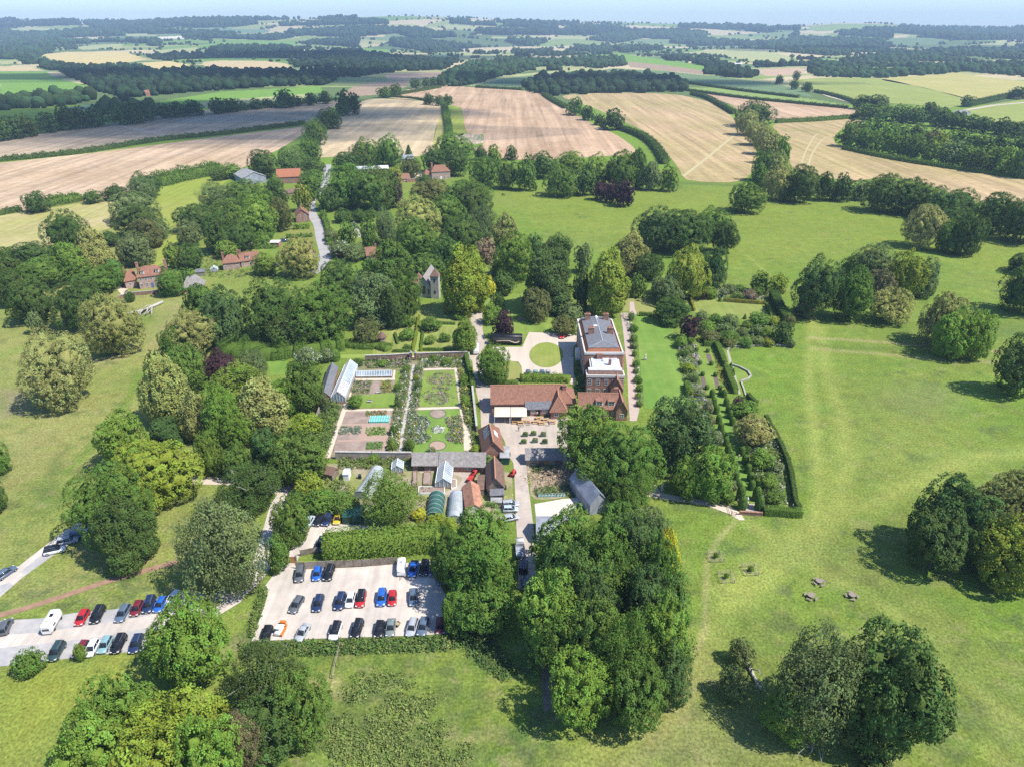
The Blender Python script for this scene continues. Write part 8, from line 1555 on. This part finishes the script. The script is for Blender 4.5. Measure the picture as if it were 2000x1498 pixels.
oi = N.new('ShaderNodeObjectInfo'); mm = N.new('ShaderNodeMath'); mm.operation = 'GREATER_THAN'; mm.inputs[1].default_value = .99; sc_ = N.new('ShaderNodeSeparateColor'); Lk.new(cr.outputs[0], sc_.inputs[0]); Lk.new(sc_.outputs[2], mm.inputs[0]); mx = N.new('ShaderNodeMix'); mx.data_type = 'RGBA'; Lk.new(mm.outputs[0], mx.inputs[0]); Lk.new(cr.outputs[0], mx.inputs[6]); Lk.new(oi.outputs['Color'], mx.inputs[7]); Lk.new(mx.outputs[2], N['Principled BSDF'].inputs['Base Color']); N['Principled BSDF'].inputs['Roughness'].default_value = .85
def person_mesh(stride, arm):
    J = [(0, 0, .95), (0, .01, 1.12), (0, .0, 1.36), (0, .0, 1.46), (0, .02, 1.56), (0, .02, 1.68),
         (.10, 0, .88), (.11, stride*.5, .48), (.12, stride, .07), (.12, stride+.14, .03), (-.10, 0, .88), (-.11, -stride*.4, .48), (-.12, -stride, .07), (-.12, -stride+.14, .03),
         (.19, 0, 1.40), (.25, -arm*.5, 1.12), (.24, arm, .90), (.24, arm+.05, .80), (-.19, 0, 1.40), (-.25, arm*.4, 1.12), (-.24, -arm*.3+.1, .90), (-.24, -arm*.3+.15, .80)]
    E = [(0, 1), (1, 2), (2, 3), (3, 4), (4, 5), (0, 6), (6, 7), (7, 8), (8, 9), (0, 10), (10, 11), (11, 12), (12, 13), (2, 14), (14, 15), (15, 16), (16, 17), (2, 18), (18, 19), (19, 20), (20, 21)]
    rad = [.15, .14, .17, .06, .095, .085, .09, .065, .045, .04, .09, .065, .045, .04, .065, .045, .035, .03, .065, .045, .035, .03]
    me = bpy.data.meshes.new('person'); me.from_pydata(J, E, []); me.materials.append(PM); o = bpy.data.objects.new('person', me); link(o)
    sk = o.modifiers.new('skin', 'SKIN'); ss = o.modifiers.new('sub', 'SUBSURF'); ss.levels = 1; ss.render_levels = 1
    for i, v in enumerate(me.skin_vertices[0].data): v.radius = (rad[i], rad[i]*.8, 0) if False else (rad[i], rad[i]*.82); v.use_root = i == 0
    dg = bpy.context.evaluated_depsgraph_get(); m2 = bpy.data.meshes.new_from_object(o.evaluated_get(dg)); bpy.data.objects.remove(o)
    m2.materials.clear(); m2.materials.append(PM)
    for p in m2.polygons: p.use_smooth = True
    return m2
PMESH = [person_mesh(.22, .15), person_mesh(.04, .05), person_mesh(-.2, -.12)]
for i, (px, a, c_, lab) in enumerate((((1442, 897), 0, (.62, .45, .50), 'person in pale pink top strolling in the yew walk'), ((1547, 994), 60, (.30, .36, .46), 'person in grey-blue top at the corner of the curved yew hedge'), ((938, 789), 20, (.5, .5, .55), 'person in pale top walking up the drive beside the coach house'), ((654, 851), 10, (.12, .13, .16), 'person in dark clothes on the west path of the kitchen garden'),
   ((1022, 834), 80, (.7, .66, .6), 'person in white standing among the courtyard tables nearest the drive'), ((1034, 831), 30, (.5, .14, .10), 'person in red beside the middle courtyard table'), ((1049, 813), 200, (.6, .55, .5), 'person in cream by the slate lean-to'), ((1072, 832), 120, (.12, .2, .4), 'person in blue near the east courtyard tables'), ((1013, 842), 10, (.08, .09, .11), 'person in black crossing the open courtyard'), ((1016, 584), 40, (.25, .3, .5), 'person in blue on the lawn by the dark cone-shaped tree'), ((1440, 985), 120, (.66, .62, .58), 'person in white at the foot of the yew walk'), ((1118, 698), 90, (.3, .3, .34), 'person in grey in the shade of the mansion front'))):
    o = obj('person', PMESH[i % 3], None, G(*px)+Vector((0, 0, .07)), c_); o.rotation_euler[2] = R(a); tag(o, lab, 'person')
# a few sheep-pale stones and cattle far out on the pasture: only dark cow by the belt
def cow(px, c_, lab, a):
    b = [(0, -.9, 1.1), (0, -.3, 1.15), (0, .5, 1.15), (0, .95, 1.25), (0, 1.35, 1.0), (0, 1.6, .8)]; J = b+[(.25, -.8, .7), (.25, -.85, .35), (.25, -.8, .03), (-.25, -.8, .7), (-.25, -.75, .35), (-.25, -.8, .03), (.22, .55, .65), (.22, .55, .35), (.22, .55, .03), (-.22, .55, .65), (-.22, .6, .35), (-.22, .55, .03), (0, -1.05, .9), (0, -1.1, .5)]
    E = [(0, 1), (1, 2), (2, 3), (3, 4), (4, 5), (0, 6), (6, 7), (7, 8), (0, 9), (9, 10), (10, 11), (2, 12), (12, 13), (13, 14), (2, 15), (15, 16), (16, 17), (0, 18), (18, 19)]; rad = [.36, .40, .40, .24, .18, .12]+[.14, .09, .07]*4+[.05, .04]
    me = bpy.data.meshes.new('cow'); me.from_pydata(J, E, []); o = bpy.data.objects.new('cow', me); link(o); o.modifiers.new('s', 'SKIN'); o.modifiers.new('u', 'SUBSURF').levels = 1
    for i, v in enumerate(me.skin_vertices[0].data): v.radius = (rad[i], rad[i]); v.use_root = i == 0
    dg = bpy.context.evaluated_depsgraph_get(); m2 = bpy.data.meshes.new_from_object(o.evaluated_get(dg)); bpy.data.objects.remove(o); m2.materials.clear(); m2.materials.append(mat('cow_hide_'+c_, {'dark': (.02, .018, .016), 'pale': (.5, .46, .4)}[c_], .9, .2, 2))
    o = obj('cow', m2, None, G(*px)); o.rotation_euler[2] = R(a); tag(o, lab, 'cow')
cow((983, 383), 'dark', 'single dark cow grazing on the pasture behind the church trees', 70)

# ------------------------------------------------------------------ the clouds whose shadows lie on the western fields
def cloud(px, alt, rx, ry, rz_, seed):
    g = G(*px); k = alt/sdir.z; c = Vector((g.x, g.y, 0))+sdir*k; rng = np.random.default_rng(seed); V, F_, off = [], [], 0
    for i in range(26):
        iv, jf = ICO2; a = rng.random()*6.28; q = math.sqrt(rng.random()); s = rng.uniform(.22, .42)
        V.append(iv*np.array([rx*s, ry*s, rz_*rng.uniform(.5, 1)])*(1+.07*rng.normal(size=(len(iv), 1)))+np.array([math.cos(a)*q*rx*.7, math.sin(a)*q*ry*.7, rng.uniform(0, rz_*.4)])); F_.append(jf+off); off += len(iv)
    o = obj('cloud', npmesh('cloud', np.concatenate(V), np.concatenate(F_), CLOUD, smooth=True), None, c); o['kind'] = 'stuff'
CLOUD = bpy.data.materials.new('thin_cloud'); CLOUD.use_nodes = True; t = CLOUD.node_tree; t.nodes.remove(t.nodes['Principled BSDF']); tb = t.nodes.new('ShaderNodeBsdfTransparent'); db = t.nodes.new('ShaderNodeBsdfDiffuse'); db.inputs[0].default_value = (.85, .85, .85, 1); ms_ = t.nodes.new('ShaderNodeMixShader'); ms_.inputs[0].default_value = .16
t.links.new(tb.outputs[0], ms_.inputs[1]); t.links.new(db.outputs[0], ms_.inputs[2]); t.links.new(ms_.outputs[0], t.nodes['Material Output'].inputs[0])
cloud((130, 245), 1000, 700, 200, 60, 1); cloud((480, 214), 1000, 420, 160, 60, 2); cloud((420, 150), 1100, 800, 300, 70, 3); cloud((870, 160), 1100, 360, 150, 60, 4); cloud((1250, 162), 1100, 450, 130, 60, 5); cloud((700, 112), 1200, 900, 500, 80, 6); cloud((1750, 100), 1200, 900, 400, 80, 7)
